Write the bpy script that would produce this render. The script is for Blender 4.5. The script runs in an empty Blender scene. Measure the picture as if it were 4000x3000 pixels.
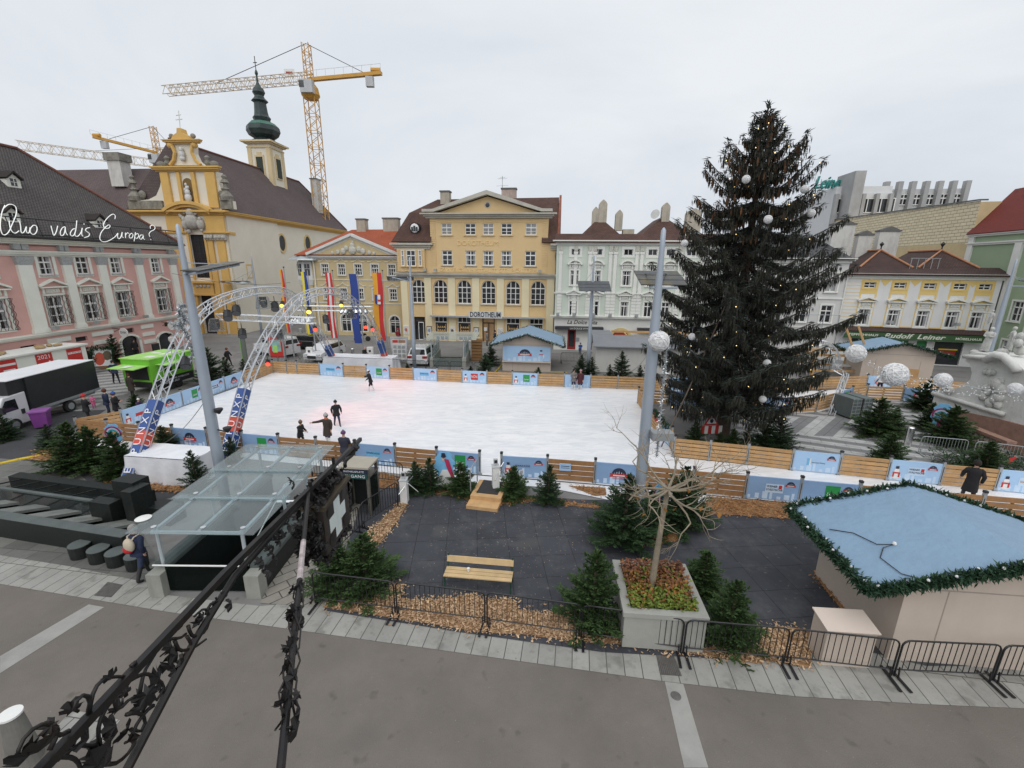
import bpy, math, random
import numpy as np
from mathutils import Vector, Matrix
SC = bpy.context.scene
COL = SC.collection
PI = math.pi
rnd = random.Random(7)
# ---------------------------------------------------------------- camera model (used to place things where the photo shows them)
FPX, PITCH, ROLL, CAMZ = 1745.0, math.radians(15.0), math.radians(0.55), 9.0
_f = Vector((0, math.cos(PITCH), -math.sin(PITCH)))
_u0 = Vector((0, math.sin(PITCH), math.cos(PITCH)))
_r0 = Vector((1, 0, 0))
CR = _r0 * math.cos(ROLL) + _u0 * math.sin(ROLL)
CU = -_r0 * math.sin(ROLL) + _u0 * math.cos(ROLL)
CP = Vector((0, 0, CAMZ))
def ray(px, py):
    return _f + CR * ((px - 2000) / FPX) - CU * ((py - 1500) / FPX)
def G(px, py, z=0.0):
    d = ray(px, py); t = (z - CAMZ) / d.z
    return CP + d * t
def AT(px, py, Y):
    d = ray(px, py); return CP + d * (Y / d.y)
def crop(ox, oy, w, rw=2212):
    s = w / rw
    return lambda x, y: (ox + x * s, oy + y * s)
class Plane:
    """a vertical facade plane: local x runs to the right, local y away from the viewer"""
    def __init__(s, p, yaw):
        s.p = Vector((p[0], p[1], 0)); s.yaw = math.radians(yaw)
        s.x = Vector((math.cos(s.yaw), math.sin(s.yaw), 0)); s.y = Vector((-math.sin(s.yaw), math.cos(s.yaw), 0))
    def hit(s, px, py, off=0.0):
        d = ray(px, py); t = ((s.p + s.y * off - CP).dot(s.y)) / d.dot(s.y)
        return CP + d * t
    def uv(s, px, py, off=0.0):
        h = s.hit(px, py, off)
        return (h - s.p).dot(s.x), h.z
    def pt(s, u, off, z=0):
        return s.p + s.x * u + s.y * off + Vector((0, 0, z))
# ---------------------------------------------------------------- object helpers
def link(o, parent=None):
    COL.objects.link(o)
    if parent is not None: o.parent = parent
    return o
def tag(o, label=None, cat=None, group=None, kind=None):
    if label: o['label'] = label
    if cat: o['category'] = cat
    if group: o['group'] = group
    if kind: o['kind'] = kind
    return o
def thing(name, label, cat, loc=(0, 0, 0), rz=0.0, group=None):
    o = bpy.data.objects.new(name, None); link(o)
    o.location = loc; o.rotation_euler = (0, 0, rz); o.empty_display_size = 0.3
    return tag(o, label, cat, group)
def kids(o): return [c for c in COL.objects if c.parent == o]
def dup(root, loc, rz=0.0, label=None, group=None, scale=None, _map={}):
    key = root.name
    if key not in _map:
        _map[key] = [(c, kids(c)) for c in kids(root)]
    r = root.copy(); COL.objects.link(r); r.location = loc; r.rotation_euler = (0, 0, rz)
    if scale: r.scale = (scale,) * 3 if isinstance(scale, (int, float)) else scale
    if label: r['label'] = label
    if group: r['group'] = group
    for c, gs in _map[key]:
        d = c.copy(); COL.objects.link(d); d.parent = r
        for g in gs:
            e = g.copy(); COL.objects.link(e); e.parent = d
    return r
class MB:
    def __init__(s):
        s.v = []; s.f = []; s.mi = []; s.mats = []; s.cur = 0; s.T = None
    def m(s, mat):
        if mat not in s.mats: s.mats.append(mat)
        s.cur = s.mats.index(mat); return s
    def add(s, vs, fs):
        n = len(s.v)
        if s.T is not None: vs = [s.T @ Vector(p) for p in vs]
        s.v.extend([tuple(p) for p in vs])
        s.f.extend([tuple(i + n for i in f) for f in fs]); s.mi.extend([s.cur] * len(fs)); return s
    def box(s, x0, x1, y0, y1, z0, z1):
        if x0 > x1: x0, x1 = x1, x0
        if y0 > y1: y0, y1 = y1, y0
        if z0 > z1: z0, z1 = z1, z0
        return s.add([(x0,y0,z0),(x1,y0,z0),(x1,y1,z0),(x0,y1,z0),(x0,y0,z1),(x1,y0,z1),(x1,y1,z1),(x0,y1,z1)],
                     [(0,3,2,1),(4,5,6,7),(0,1,5,4),(1,2,6,5),(2,3,7,6),(3,0,4,7)])
    def poly(s, pts): return s.add(pts, [tuple(range(len(pts)))])
    def prism(s, pts, y0, y1):
        """outline in x,z (counter-clockwise seen from -y) run from y0 to y1"""
        n = len(pts)
        vs = [(p[0], y0, p[1]) for p in pts] + [(p[0], y1, p[1]) for p in pts]
        fs = [tuple(range(n)), tuple(range(2*n-1, n-1, -1))] + [(i, i+n, (i+1) % n + n, (i+1) % n) for i in range(n)]
        return s.add(vs, fs)
    def slab(s, pts, z0, z1):
        """outline in x,y (counter-clockwise from above) between z0 and z1"""
        n = len(pts)
        vs = [(p[0], p[1], z0) for p in pts] + [(p[0], p[1], z1) for p in pts]
        fs = [tuple(range(n-1, -1, -1)), tuple(range(n, 2*n))] + [(i, (i+1) % n, (i+1) % n + n, i+n) for i in range(n)]
        return s.add(vs, fs)
    def tube(s, pts, r, n=6, cap=True):
        pts = [Vector(p) for p in pts]; m = len(pts); rr = r if isinstance(r, (list, tuple)) else [r] * m
        vs = []; fs = []
        ref = None
        for i, p in enumerate(pts):
            d = (pts[min(i+1, m-1)] - pts[max(i-1, 0)])
            if d.length < 1e-9: d = Vector((0, 0, 1))
            d.normalize()
            a = ref - d * ref.dot(d) if ref is not None else (Vector((0,0,1)) if abs(d.z) < .9 else Vector((1,0,0))).cross(d)
            if a.length < 1e-6: a = Vector((1,0,0)).cross(d)
            a.normalize(); ref = a; b = d.cross(a)
            for k in range(n):
                t = 2*PI*(k+.5)/n; vs.append(p + (a*math.cos(t) + b*math.sin(t)) * rr[i])
        for i in range(m-1):
            for k in range(n):
                k2 = (k+1) % n; fs.append((i*n+k, i*n+k2, (i+1)*n+k2, (i+1)*n+k))
        if cap: fs += [tuple(range(n-1, -1, -1)), tuple((m-1)*n+k for k in range(n))]
        return s.add(vs, fs)
    def bar(s, p, q, r, n=6): return s.tube([p, q], r, n)
    def beam(s, p, q, w, h, up=(0,0,1)):
        """a square-section bar: w across, h along up"""
        p = Vector(p); q = Vector(q); d = (q-p).normalized(); up = Vector(up)
        a = d.cross(up)
        if a.length < 1e-5: a = d.cross(Vector((1,0,0)))
        a.normalize(); b = a.cross(d).normalized(); vs = []
        for c in (p, q):
            for i, j in ((-1,-1),(1,-1),(1,1),(-1,1)): vs.append(c + a*(i*w/2) + b*(j*h/2))
        return s.add(vs, [(0,1,2,3),(7,6,5,4),(0,4,5,1),(1,5,6,2),(2,6,7,3),(3,7,4,0)])
    def lathe(s, prof, n=16, c=(0,0,0), sx=1, sy=1, a0=0):
        """prof: list of (radius, z) from bottom to top"""
        vs = []; fs = []; m = len(prof)
        for r, z in prof:
            for k in range(n):
                t = 2*PI*k/n + a0; vs.append((c[0]+r*math.cos(t)*sx, c[1]+r*math.sin(t)*sy, c[2]+z))
        for i in range(m-1):
            for k in range(n):
                k2 = (k+1) % n; fs.append((i*n+k, i*n+k2, (i+1)*n+k2, (i+1)*n+k))
        fs += [tuple(range(n-1,-1,-1)), tuple((m-1)*n+k for k in range(n))]
        return s.add(vs, fs)
    def ball(s, c, r, n=10, m=7, sx=1, sy=1, sz=1):
        pr = [(max(r*math.sin(PI*i/m), r*.02), -r*sz*math.cos(PI*i/m)) for i in range(m+1)]
        return s.lathe(pr, n, c, sx, sy)
    def build(s, name, parent=None, smooth=False, uv=False, loc=None, rot=None, data=None):
        me = bpy.data.meshes.new(name)
        me.from_pydata(s.v, [], s.f)
        for mt in s.mats: me.materials.append(mt)
        if len(s.mats) > 1: me.polygons.foreach_set('material_index', s.mi)
        if smooth: me.polygons.foreach_set('use_smooth', [True]*len(s.f))
        if uv: planar_uv(me)
        me.update()
        o = bpy.data.objects.new(name, me); link(o, parent)
        if loc is not None: o.location = loc
        if rot is not None: o.rotation_euler = rot
        return o
def planar_uv(me):
    lay = me.uv_layers.new(name='UVMap')
    n = len(me.loops); out = np.zeros((n, 2), np.float32)
    co = np.zeros(len(me.vertices)*3, np.float32); me.vertices.foreach_get('co', co); co = co.reshape(-1, 3)
    li = np.zeros(n, np.int32); me.loops.foreach_get('vertex_index', li)
    for p in me.polygons:
        nn = p.normal
        u = Vector((1,0,0)) if abs(nn.z) > .995 else Vector((-nn.y, nn.x, 0)).normalized()
        w = nn.cross(u)
        if abs(nn.z) > .995: w = Vector((0,1,0))
        idx = li[p.loop_start:p.loop_start+p.loop_total]
        pts = co[idx]; out[p.loop_start:p.loop_start+p.loop_total, 0] = pts @ np.array(u, np.float32)
        out[p.loop_start:p.loop_start+p.loop_total, 1] = pts @ np.array(w, np.float32)
    lay.data.foreach_set('uv', out.ravel())
def inst(name, src, parent, loc, rot=(0,0,0), scale=None):
    o = bpy.data.objects.new(name, src if isinstance(src, bpy.types.Mesh) else src.data); link(o, parent)
    o.location = loc; o.rotation_euler = rot
    if scale: o.scale = scale
    return o
def text(name, body, mat, parent, loc, rot, size=1.0, width=None, ext=.01, off=0.0, shear=0.0, align='CENTER'):
    c = bpy.data.curves.new(name, 'FONT'); c.body = body; c.size = size; c.extrude = ext; c.offset = off; c.shear = shear
    c.align_x = align; c.align_y = 'CENTER'; c.resolution_u = 2
    t = bpy.data.objects.new(name, c); COL.objects.link(t)
    bpy.context.view_layer.update()
    me = bpy.data.meshes.new_from_object(t.evaluated_get(bpy.context.evaluated_depsgraph_get()))
    bpy.data.objects.remove(t)
    me.materials.clear(); me.materials.append(mat)
    o = bpy.data.objects.new(name, me); link(o, parent); o.location = loc; o.rotation_euler = rot
    if width:
        xs = [v.co.x for v in me.vertices]; w = max(xs)-min(xs); k = width/w
        for v in me.vertices: v.co.x *= k
    return o
# ---------------------------------------------------------------- materials
MATS = {}
def _nt(name):
    m = bpy.data.materials.new(name); m.use_nodes = True; nt = m.node_tree
    return m, nt, nt.nodes['Principled BSDF']
def N(nt, t, **kw):
    n = nt.nodes.new(t)
    for k, v in kw.items():
        if k in n.inputs: n.inputs[k].default_value = v
        else: setattr(n, k, v)
    return n
def rgb(c): return (c[0], c[1], c[2], 1)
def mul(c, k): return tuple(min(max(x*k, 0), 1) for x in c)
def mk(name, col, rough=.8, var=.12, scale=1.5, bump=0.0, bscale=30, metal=0.0, spec=.5, dirt=0.0, dcol=(.12,.11,.1), island=0.0, emit=None, coat=0.0):
    if name in MATS: return MATS[name]
    m, nt, b = _nt(name); L = nt.links.new
    b.inputs['Roughness'].default_value = rough; b.inputs['Metallic'].default_value = metal
    b.inputs['Specular IOR Level'].default_value = spec; b.inputs['Coat Weight'].default_value = coat
    tc = N(nt, 'ShaderNodeTexCoord')
    n1 = N(nt, 'ShaderNodeTexNoise', Scale=scale, Detail=6.0, Roughness=.65); L(tc.outputs['Object'], n1.inputs['Vector'])
    mr = N(nt, 'ShaderNodeMapRange'); mr.inputs['From Min'].default_value = .3; mr.inputs['From Max'].default_value = .7
    L(n1.outputs['Fac'], mr.inputs['Value'])
    mx = N(nt, 'ShaderNodeMix', data_type='RGBA'); mx.inputs['A'].default_value = rgb(mul(col, 1-var)); mx.inputs['B'].default_value = rgb(mul(col, 1+var))
    L(mr.outputs[0], mx.inputs['Factor']); out = mx.outputs['Result']
    if dirt > 0:
        n2 = N(nt, 'ShaderNodeTexNoise', Scale=scale*.37, Detail=8.0, Roughness=.7); 
        mp = N(nt, 'ShaderNodeMapping'); mp.inputs['Scale'].default_value = (2.2, 2.2, .5); L(tc.outputs['Object'], mp.inputs['Vector']); L(mp.outputs[0], n2.inputs['Vector'])
        r2 = N(nt, 'ShaderNodeMapRange'); r2.inputs['From Min'].default_value = .5; r2.inputs['From Max'].default_value = .78; r2.inputs['To Max'].default_value = dirt
        L(n2.outputs['Fac'], r2.inputs['Value'])
        m2 = N(nt, 'ShaderNodeMix', data_type='RGBA'); m2.inputs['B'].default_value = rgb(dcol); L(out, m2.inputs['A']); L(r2.outputs[0], m2.inputs['Factor']); out = m2.outputs['Result']
    if island > 0:
        g = N(nt, 'ShaderNodeNewGeometry'); m3 = N(nt, 'ShaderNodeHueSaturation')
        r3 = N(nt, 'ShaderNodeMapRange'); r3.inputs['To Min'].default_value = 1-island; r3.inputs['To Max'].default_value = 1+island
        L(g.outputs['Random Per Island'], r3.inputs['Value']); L(r3.outputs[0], m3.inputs['Value']); L(out, m3.inputs['Color']); out = m3.outputs['Color']
    L(out, b.inputs['Base Color'])
    if bump > 0:
        n4 = N(nt, 'ShaderNodeTexNoise', Scale=bscale, Detail=4.0); L(tc.outputs['Object'], n4.inputs['Vector'])
        bp = N(nt, 'ShaderNodeBump', Strength=bump, Distance=.05); L(n4.outputs['Fac'], bp.inputs['Height']); L(bp.outputs[0], b.inputs['Normal'])
    if emit:
        b.inputs['Emission Color'].default_value = rgb(emit[:3]); b.inputs['Emission Strength'].default_value = emit[3]
    MATS[name] = m; return m
def tiles(name, c1, c2, cm, w=.3, h=.2, mortar=.02, rough=.85, bump=.4, var=.25, nscale=.6, patch=None, off=.5, uvrot=0.0, dirt=.35, dcol=(.05,.05,.05), src='UV'):
    """brick-texture surface (roof tiles, paving slabs, rubber mats) on metric UVs"""
    if name in MATS: return MATS[name]
    m, nt, b = _nt(name); L = nt.links.new
    b.inputs['Roughness'].default_value = rough
    tc = N(nt, 'ShaderNodeTexCoord'); mp = N(nt, 'ShaderNodeMapping'); mp.inputs['Rotation'].default_value = (0, 0, uvrot); L(tc.outputs[src], mp.inputs['Vector'])
    br = N(nt, 'ShaderNodeTexBrick', offset=off); L(mp.outputs[0], br.inputs['Vector'])
    br.inputs['Color1'].default_value = rgb(c1); br.inputs['Color2'].default_value = rgb(c2); br.inputs['Mortar'].default_value = rgb(cm)
    br.inputs['Scale'].default_value = 1.0; br.inputs['Brick Width'].default_value = w; br.inputs['Row Height'].default_value = h
    br.inputs['Mortar Size'].default_value = mortar; br.inputs['Mortar Smooth'].default_value = .3
    n1 = N(nt, 'ShaderNodeTexNoise', Scale=nscale, Detail=8.0, Roughness=.7); L(tc.outputs['Object'], n1.inputs['Vector'])
    mr = N(nt, 'ShaderNodeMapRange'); mr.inputs['From Min'].default_value = .3; mr.inputs['From Max'].default_value = .7; mr.inputs['To Min'].default_value = 1-var; mr.inputs['To Max'].default_value = 1+var
    L(n1.outputs['Fac'], mr.inputs['Value'])
    hs = N(nt, 'ShaderNodeHueSaturation'); L(br.outputs['Color'], hs.inputs['Color']); L(mr.outputs[0], hs.inputs['Value']); out = hs.outputs['Color']
    if dirt > 0:
        n2 = N(nt, 'ShaderNodeTexNoise', Scale=nscale*4.3, Detail=9.0, Roughness=.75); L(tc.outputs['Object'], n2.inputs['Vector'])
        r2 = N(nt, 'ShaderNodeMapRange'); r2.inputs['From Min'].default_value = .5; r2.inputs['From Max'].default_value = .75; r2.inputs['To Max'].default_value = dirt
        L(n2.outputs['Fac'], r2.inputs['Value'])
        m2 = N(nt, 'ShaderNodeMix', data_type='RGBA'); m2.inputs['B'].default_value = rgb(dcol); L(out, m2.inputs['A']); L(r2.outputs[0], m2.inputs['Factor']); out = m2.outputs['Result']
    L(out, b.inputs['Base Color'])
    if bump > 0:
        iv = N(nt, 'ShaderNodeMath', operation='SUBTRACT'); iv.inputs[0].default_value = 1.0; L(br.outputs['Fac'], iv.inputs[1])
        bp = N(nt, 'ShaderNodeBump', Strength=bump, Distance=.03); L(iv.outputs[0], bp.inputs['Height']); L(bp.outputs[0], b.inputs['Normal'])
    MATS[name] = m; return m
def glassmat(name, tint=(.75,.88,.86), alpha=.35, rough=.03):
    if name in MATS: return MATS[name]
    m, nt, b = _nt(name); L = nt.links.new
    tr = N(nt, 'ShaderNodeBsdfTransparent'); tr.inputs['Color'].default_value = rgb(tint)
    b.inputs['Base Color'].default_value = rgb(mul(tint, .45)); b.inputs['Roughness'].default_value = rough
    lw = N(nt, 'ShaderNodeLayerWeight', Blend=.5); fr = N(nt, 'ShaderNodeMath', operation='POWER'); fr.inputs[1].default_value = 4.0; L(lw.outputs['Facing'], fr.inputs[0]); ad = N(nt, 'ShaderNodeMath', operation='ADD'); ad.use_clamp = True; ad.inputs[1].default_value = alpha
    L(fr.outputs[0], ad.inputs[0])
    ms = N(nt, 'ShaderNodeMixShader'); L(ad.outputs[0], ms.inputs['Fac']); L(tr.outputs[0], ms.inputs[1]); L(b.outputs[0], ms.inputs[2])
    L(ms.outputs[0], nt.nodes['Material Output'].inputs['Surface'])
    MATS[name] = m; return m
WHITE = mk('white_paint', (.72,.72,.70), .6, .05, 2, dirt=.15, dcol=(.4,.38,.35))
FRAMEW = mk('window_white', (.75,.75,.73), .5, .04, 3)
GLASSD = mk('window_glass', (.028,.03,.034), .06, .5, .5, spec=.6)
CURT = mk('curtain', (.30,.30,.30), .8, .35, 2.5)
STEEL = mk('mast_steel', (.36,.41,.47), .45, .06, 1.2, metal=.3)
ALU = mk('aluminium', (.62,.64,.66), .32, .08, 4, metal=.85)
GALV = mk('galvanised', (.36,.38,.39), .5, .12, 6, metal=.5)
BLACK = mk('black_metal', (.012,.012,.014), .4, .3, 8)
DARK = mk('dark_stuff', (.02,.02,.022), .6, .3, 5)
RUBBER = mk('tyre_rubber', (.018,.018,.018), .8, .2, 8)
LEAD = mk('lead_sheet', (.16,.19,.20), .45, .15, 1)
# ---------------------------------------------------------------- camera, sky, sun
cam = bpy.data.cameras.new('camera'); co = bpy.data.objects.new('camera', cam); COL.objects.link(co); SC.camera = co
cam.sensor_width = 36; cam.lens = 36*FPX/4000; cam.clip_start = .05; cam.clip_end = 3000
mt = Matrix((CR, CU, -_f)).transposed().to_4x4(); mt.translation = CP; co.matrix_world = mt
w = bpy.data.worlds.new('World'); SC.world = w; w.use_nodes = True; nt = w.node_tree; L = nt.links.new
bg = nt.nodes['Background']; bg.inputs['Strength'].default_value = .1
SUN_EL, SUN_AZ = math.radians(55), math.radians(185)
sky = N(nt, 'ShaderNodeTexSky', sky_type='NISHITA', sun_disc=False, sun_elevation=SUN_EL, sun_rotation=SUN_AZ, air_density=1.0, dust_density=4.0, ozone_density=1.0)
tc = N(nt, 'ShaderNodeTexCoord'); sp = N(nt, 'ShaderNodeSeparateXYZ'); L(tc.outputs['Generated'], sp.inputs[0])
ad = N(nt, 'ShaderNodeMath', operation='ADD'); ad.inputs[1].default_value = .35; L(sp.outputs['Z'], ad.inputs[0])
dv = N(nt, 'ShaderNodeVectorMath', operation='DIVIDE'); L(tc.outputs['Generated'], dv.inputs[0])
cb = N(nt, 'ShaderNodeCombineXYZ'); [L(ad.outputs[0], cb.inputs[i]) for i in (0, 1, 2)]; L(cb.outputs[0], dv.inputs[1])
n1 = N(nt, 'ShaderNodeTexNoise', Scale=.75, Detail=6.0, Roughness=.55, Distortion=.5); L(dv.outputs[0], n1.inputs['Vector'])
rp = N(nt, 'ShaderNodeValToRGB'); L(n1.outputs['Fac'], rp.inputs['Fac'])
rp.color_ramp.elements[0].position = .34; rp.color_ramp.elements[0].color = (5.9, 6.35, 6.95, 1)
rp.color_ramp.elements[1].position = .66; rp.color_ramp.elements[1].color = (7.7, 8.0, 8.35, 1)
mx = N(nt, 'ShaderNodeMix', data_type='RGBA'); mx.inputs['Factor'].default_value = .96
L(sky.outputs[0], mx.inputs['A']); L(rp.outputs[0], mx.inputs['B']); L(mx.outputs['Result'], bg.inputs['Color'])
sl = bpy.data.lights.new('sun', 'SUN'); sl.energy = 1.5; sl.angle = math.radians(80); sl.color = (1, .97, .93)
so = bpy.data.objects.new('sun', sl); COL.objects.link(so)
sd = Vector((math.sin(SUN_AZ)*math.cos(SUN_EL), math.cos(SUN_AZ)*math.cos(SUN_EL), math.sin(SUN_EL)))
so.rotation_euler = sd.to_track_quat('Z', 'Y').to_euler()
vs = SC.view_settings; SC.display_settings.display_device = 'sRGB'; vs.view_transform = 'Standard'; vs.look = 'None'; vs.exposure = .16; vs.gamma = 1; vs.use_curve_mapping = False
# ---------------------------------------------------------------- ground
ASPH = mk('asphalt', (.185,.18,.175), .85, .16, .35, bump=.25, bscale=60, dirt=.5, dcol=(.11,.108,.10))
ASPHB = mk('asphalt_street', (.148,.130,.113), .85, .16, .45, bump=.25, bscale=60, dirt=.55, dcol=(.12,.11,.10))
ASPHD = mk('asphalt_dark', (.045,.046,.05), .85, .2, .5, bump=.25, bscale=60, dirt=.4, dcol=(.09,.09,.09))
SLAB = tiles('granite_slabs', (.32,.315,.29), (.265,.26,.24), (.07,.07,.06), .40, 1.9, .012, .75, .2, .14, .5, off=.3, uvrot=.14, dirt=.65, dcol=(.13,.128,.115))
SLABD = tiles('granite_slabs_dark', (.15,.15,.135), (.11,.11,.10), (.05,.05,.05), .9, .6, .012, .7, .2, .3, .5, off=.5, uvrot=.1, dirt=.4, dcol=(.06,.06,.055))
PAVER = tiles('stone_pavers', (.27,.25,.215), (.21,.195,.17), (.06,.055,.05), .62, .34, .018, .8, .35, .2, .8, off=.5, uvrot=-.75, dirt=.5, dcol=(.10,.09,.08))
MATS_R = tiles('rubber_mat', (.044,.047,.056), (.035,.038,.047), (.018,.018,.02), 1.02, 1.02, .014, .85, .3, .35, .22, off=0.0, uvrot=-.085, dirt=.65, dcol=(.105,.108,.11))
def stripes(name, ang, period, a, b_, along=3.0):
    m, nt, b = _nt(name); L = nt.links.new; b.inputs['Roughness'].default_value = .75
    tc = N(nt, 'ShaderNodeTexCoord'); mp = N(nt, 'ShaderNodeMapping'); mp.inputs['Rotation'].default_value = (0, 0, ang); L(tc.outputs['UV'], mp.inputs['Vector'])
    s = N(nt, 'ShaderNodeSeparateXYZ'); L(mp.outputs[0], s.inputs[0])
    pp = N(nt, 'ShaderNodeMath', operation='PINGPONG'); pp.inputs[1].default_value = period; L(s.outputs['Y'], pp.inputs[0])
    gt = N(nt, 'ShaderNodeMath', operation='GREATER_THAN'); gt.inputs[1].default_value = period*.5; L(pp.outputs[0], gt.inputs[0])
    mx = N(nt, 'ShaderNodeMix', data_type='RGBA'); mx.inputs['A'].default_value = rgb(a); mx.inputs['B'].default_value = rgb(b_); L(gt.outputs[0], mx.inputs['Factor'])
    br = N(nt, 'ShaderNodeTexBrick', offset=.5); L(mp.outputs[0], br.inputs['Vector']); br.inputs['Scale'].default_value = 1; br.inputs['Brick Width'].default_value = 1.1; br.inputs['Row Height'].default_value = period
    br.inputs['Mortar Size'].default_value = .012; br.inputs['Color1'].default_value = (1,1,1,1); br.inputs['Color2'].default_value = (.86,.86,.86,1); br.inputs['Mortar'].default_value = (.35,.35,.35,1)
    m2 = N(nt, 'ShaderNodeMix', data_type='RGBA', blend_type='MULTIPLY'); m2.inputs['Factor'].default_value = 1; L(mx.outputs['Result'], m2.inputs['A']); L(br.outputs['Color'], m2.inputs['B'])
    n2 = N(nt, 'ShaderNodeTexNoise', Scale=1.5, Detail=9.0, Roughness=.75); L(tc.outputs['Object'], n2.inputs['Vector'])
    r2 = N(nt, 'ShaderNodeMapRange'); r2.inputs['From Min'].default_value = .45; r2.inputs['From Max'].default_value = .8; r2.inputs['To Max'].default_value = .6; L(n2.outputs['Fac'], r2.inputs['Value'])
    m3 = N(nt, 'ShaderNodeMix', data_type='RGBA'); m3.inputs['B'].default_value = (.12,.12,.115,1); L(m2.outputs['Result'], m3.inputs['A']); L(r2.outputs[0], m3.inputs['Factor'])
    L(m3.outputs['Result'], b.inputs['Base Color']); return m
STRA = stripes('paving_stripes', -.55, .55, (.40,.40,.39), (.20,.20,.20))
_b6 = crop(3000, 1200, 1000, 2074)
def _dir(a, b): p, q = G(*_b6(*a)), G(*_b6(*b)); return -math.atan2(q.y-p.y, q.x-p.x)
STRB = stripes('paving_stripes_cross', _dir((160,1100),(800,1192)), .5, (.46,.46,.45), (.20,.20,.20)); STRC = stripes('paving_stripes_diagonal', _dir((180,1010),(330,900)), .75, (.46,.46,.45), (.20,.20,.20))
ICE, nt, b = _nt('ice'); L = nt.links.new; b.inputs['Roughness'].default_value = .38; b.inputs['Specular IOR Level'].default_value = .35
tc = N(nt, 'ShaderNodeTexCoord'); mp = N(nt, 'ShaderNodeMapping'); mp.inputs['Scale'].default_value = (.5, 1.6, 1); mp.inputs['Rotation'].default_value = (0,0,.12); L(tc.outputs['Object'], mp.inputs['Vector'])
n1 = N(nt, 'ShaderNodeTexNoise', Scale=1.3, Detail=12.0, Roughness=.72, Distortion=1.2); L(mp.outputs[0], n1.inputs['Vector'])
rp = N(nt, 'ShaderNodeValToRGB'); L(n1.outputs['Fac'], rp.inputs['Fac'])
rp.color_ramp.elements[0].position = .3; rp.color_ramp.elements[0].color = (.62,.65,.69,1); rp.color_ramp.elements[1].position = .62; rp.color_ramp.elements[1].color = (.82,.82,.83,1)
L(rp.outputs[0], b.inputs['Base Color'])
n2 = N(nt, 'ShaderNodeTexWave', Scale=.9, Distortion=9.0, Detail=5.0); n2.inputs['Detail Scale'].default_value = 1.7; L(mp.outputs[0], n2.inputs['Vector'])
bp = N(nt, 'ShaderNodeBump', Strength=.25, Distance=.04); L(n1.outputs['Fac'], bp.inputs['Height']); L(bp.outputs[0], b.inputs['Normal'])
SNOW = mk('snow', (.72,.73,.75), .8, .06, 3, bump=.4, bscale=9)
def sheet(name, pts, z, mat, uv=True):
    mb = MB().m(mat); mb.poly([(p[0], p[1], z) for p in pts]); o = mb.build(name, uv=uv); o['kind'] = 'structure'; return o
D2 = lambda x, y: (x*4000/2212, y*4000/2212)
def GD(*q): return [G(*D2(x, y)) for x, y in q]
PX0, PX1, PY0, PY1 = -9.6, -7.25, 10.75, 15.7        # the open stairwell
mb = MB().m(ASPH)
for a, b, c, d in ((-900, PX0, -200, 900), (PX1, 900, -200, 900), (PX0, PX1, -200, PY0), (PX0, PX1, PY1, 900)): mb.poly([(a,c,0),(b,c,0),(b,d,0),(a,d,0)])
mb.build('ground', uv=True)['kind'] = 'structure'
low = GD((0,1262),(180,1292),(360,1322),(700,1370),(1060,1420),(1430,1472),(1720,1505),(2000,1522),(2212,1531))
lowx = [(-21, low[0].y+1.2)] + [(p.x, p.y) for p in low] + [(14, low[-1].y-.9)]
sheet('street', [(-40, -6), (40, -6), (40, lowx[-1][1]-6)] + [(p[0], p[1]) for p in reversed(lowx)] + [(-40, lowx[0][1]+2)], .004, ASPHB)
upx = GD((2330,1400),(2212,1430),(1700,1400),(1200,1330),(690,1275),(600,1306),(565,1310),(335,1283),(318,1200),(300,1150),(140,1120),(0,1120))
sheet('pavement', [(p[0], p[1]) for p in lowx] + [(p.x, p.y) for p in upx] + [(-21, upx[-1].y+.3)], .012, SLAB)
sheet('paved_terrace', [tuple(p[:2]) for p in GD((-60,1195),(0,1200),(150,1224),(333,1262),(335,1200),(300,1140),(150,1005),(-60,985))], .016, SLABD)
sheet('stone_paving', [tuple(p[:2]) for p in GD((562,1304),(690,1312),(700,1210),(860,1085),(905,1000),(800,985),(640,1140))], .020, PAVER)
# pale stone strips crossing the street
for q in ([(0,1418),(0,1455),(225,1312),(192,1306)], [(1436,1473),(1476,1478),(1530,1659),(1478,1659)]):
    p = GD(*q); sheet('stone_strip', [tuple(v[:2]) for v in p], .009, mk('pale_stone', (.30,.295,.275), .8, .12, 1.5, dirt=.5, dcol=(.14,.14,.13)))
sheet('play_mat', [tuple(p[:2]) for p in GD((700,1320),(1000,1368),(1300,1410),(1560,1425),(1840,1400),(2000,1440),(2212,1440),(2100,1180),(2000,1110),(1680,1100),(1480,1085),(1250,1080),(1000,1060),(860,1030),(800,1020),(760,1150))], .024, MATS_R)
sheet('dark_path', [tuple(p[:2]) for p in GD((-60,1075),(330,1085),(470,1050),(420,980),(120,955),(230,885),(130,890),(-60,930))], .010, ASPHD)
sheet('striped_paving', [tuple(p[:2]) for p in GD((60,960),(225,868),(330,830),(330,790),(200,790),(-60,850),(-60,960))], .008, STRA)
sheet('striped_square', [tuple(p[:2]) for p in GD((1560,985),(2260,1120),(2300,960),(2060,840),(1820,875),(1600,900))], .008, STRB)
sheet('far_pavement', [(-60,57.2),(-16,52.6),(4.4,46.3),(20,44.6),(46,38.5),(48,44),(20,50),(4.4,50),(-16,58),(-60,62)], .010, mk('far_slabs', (.21,.21,.205), .8, .12, .8, dirt=.4))
_b6 = crop(3000, 1200, 1000, 2074)
sheet('diagonal_paving', [tuple(G(*_b6(*q))[:2]) for q in ((60,960),(160,1030),(520,1050),(890,1065),(860,1000),(690,900),(470,880),(200,900))], .0125, STRC)
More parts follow.
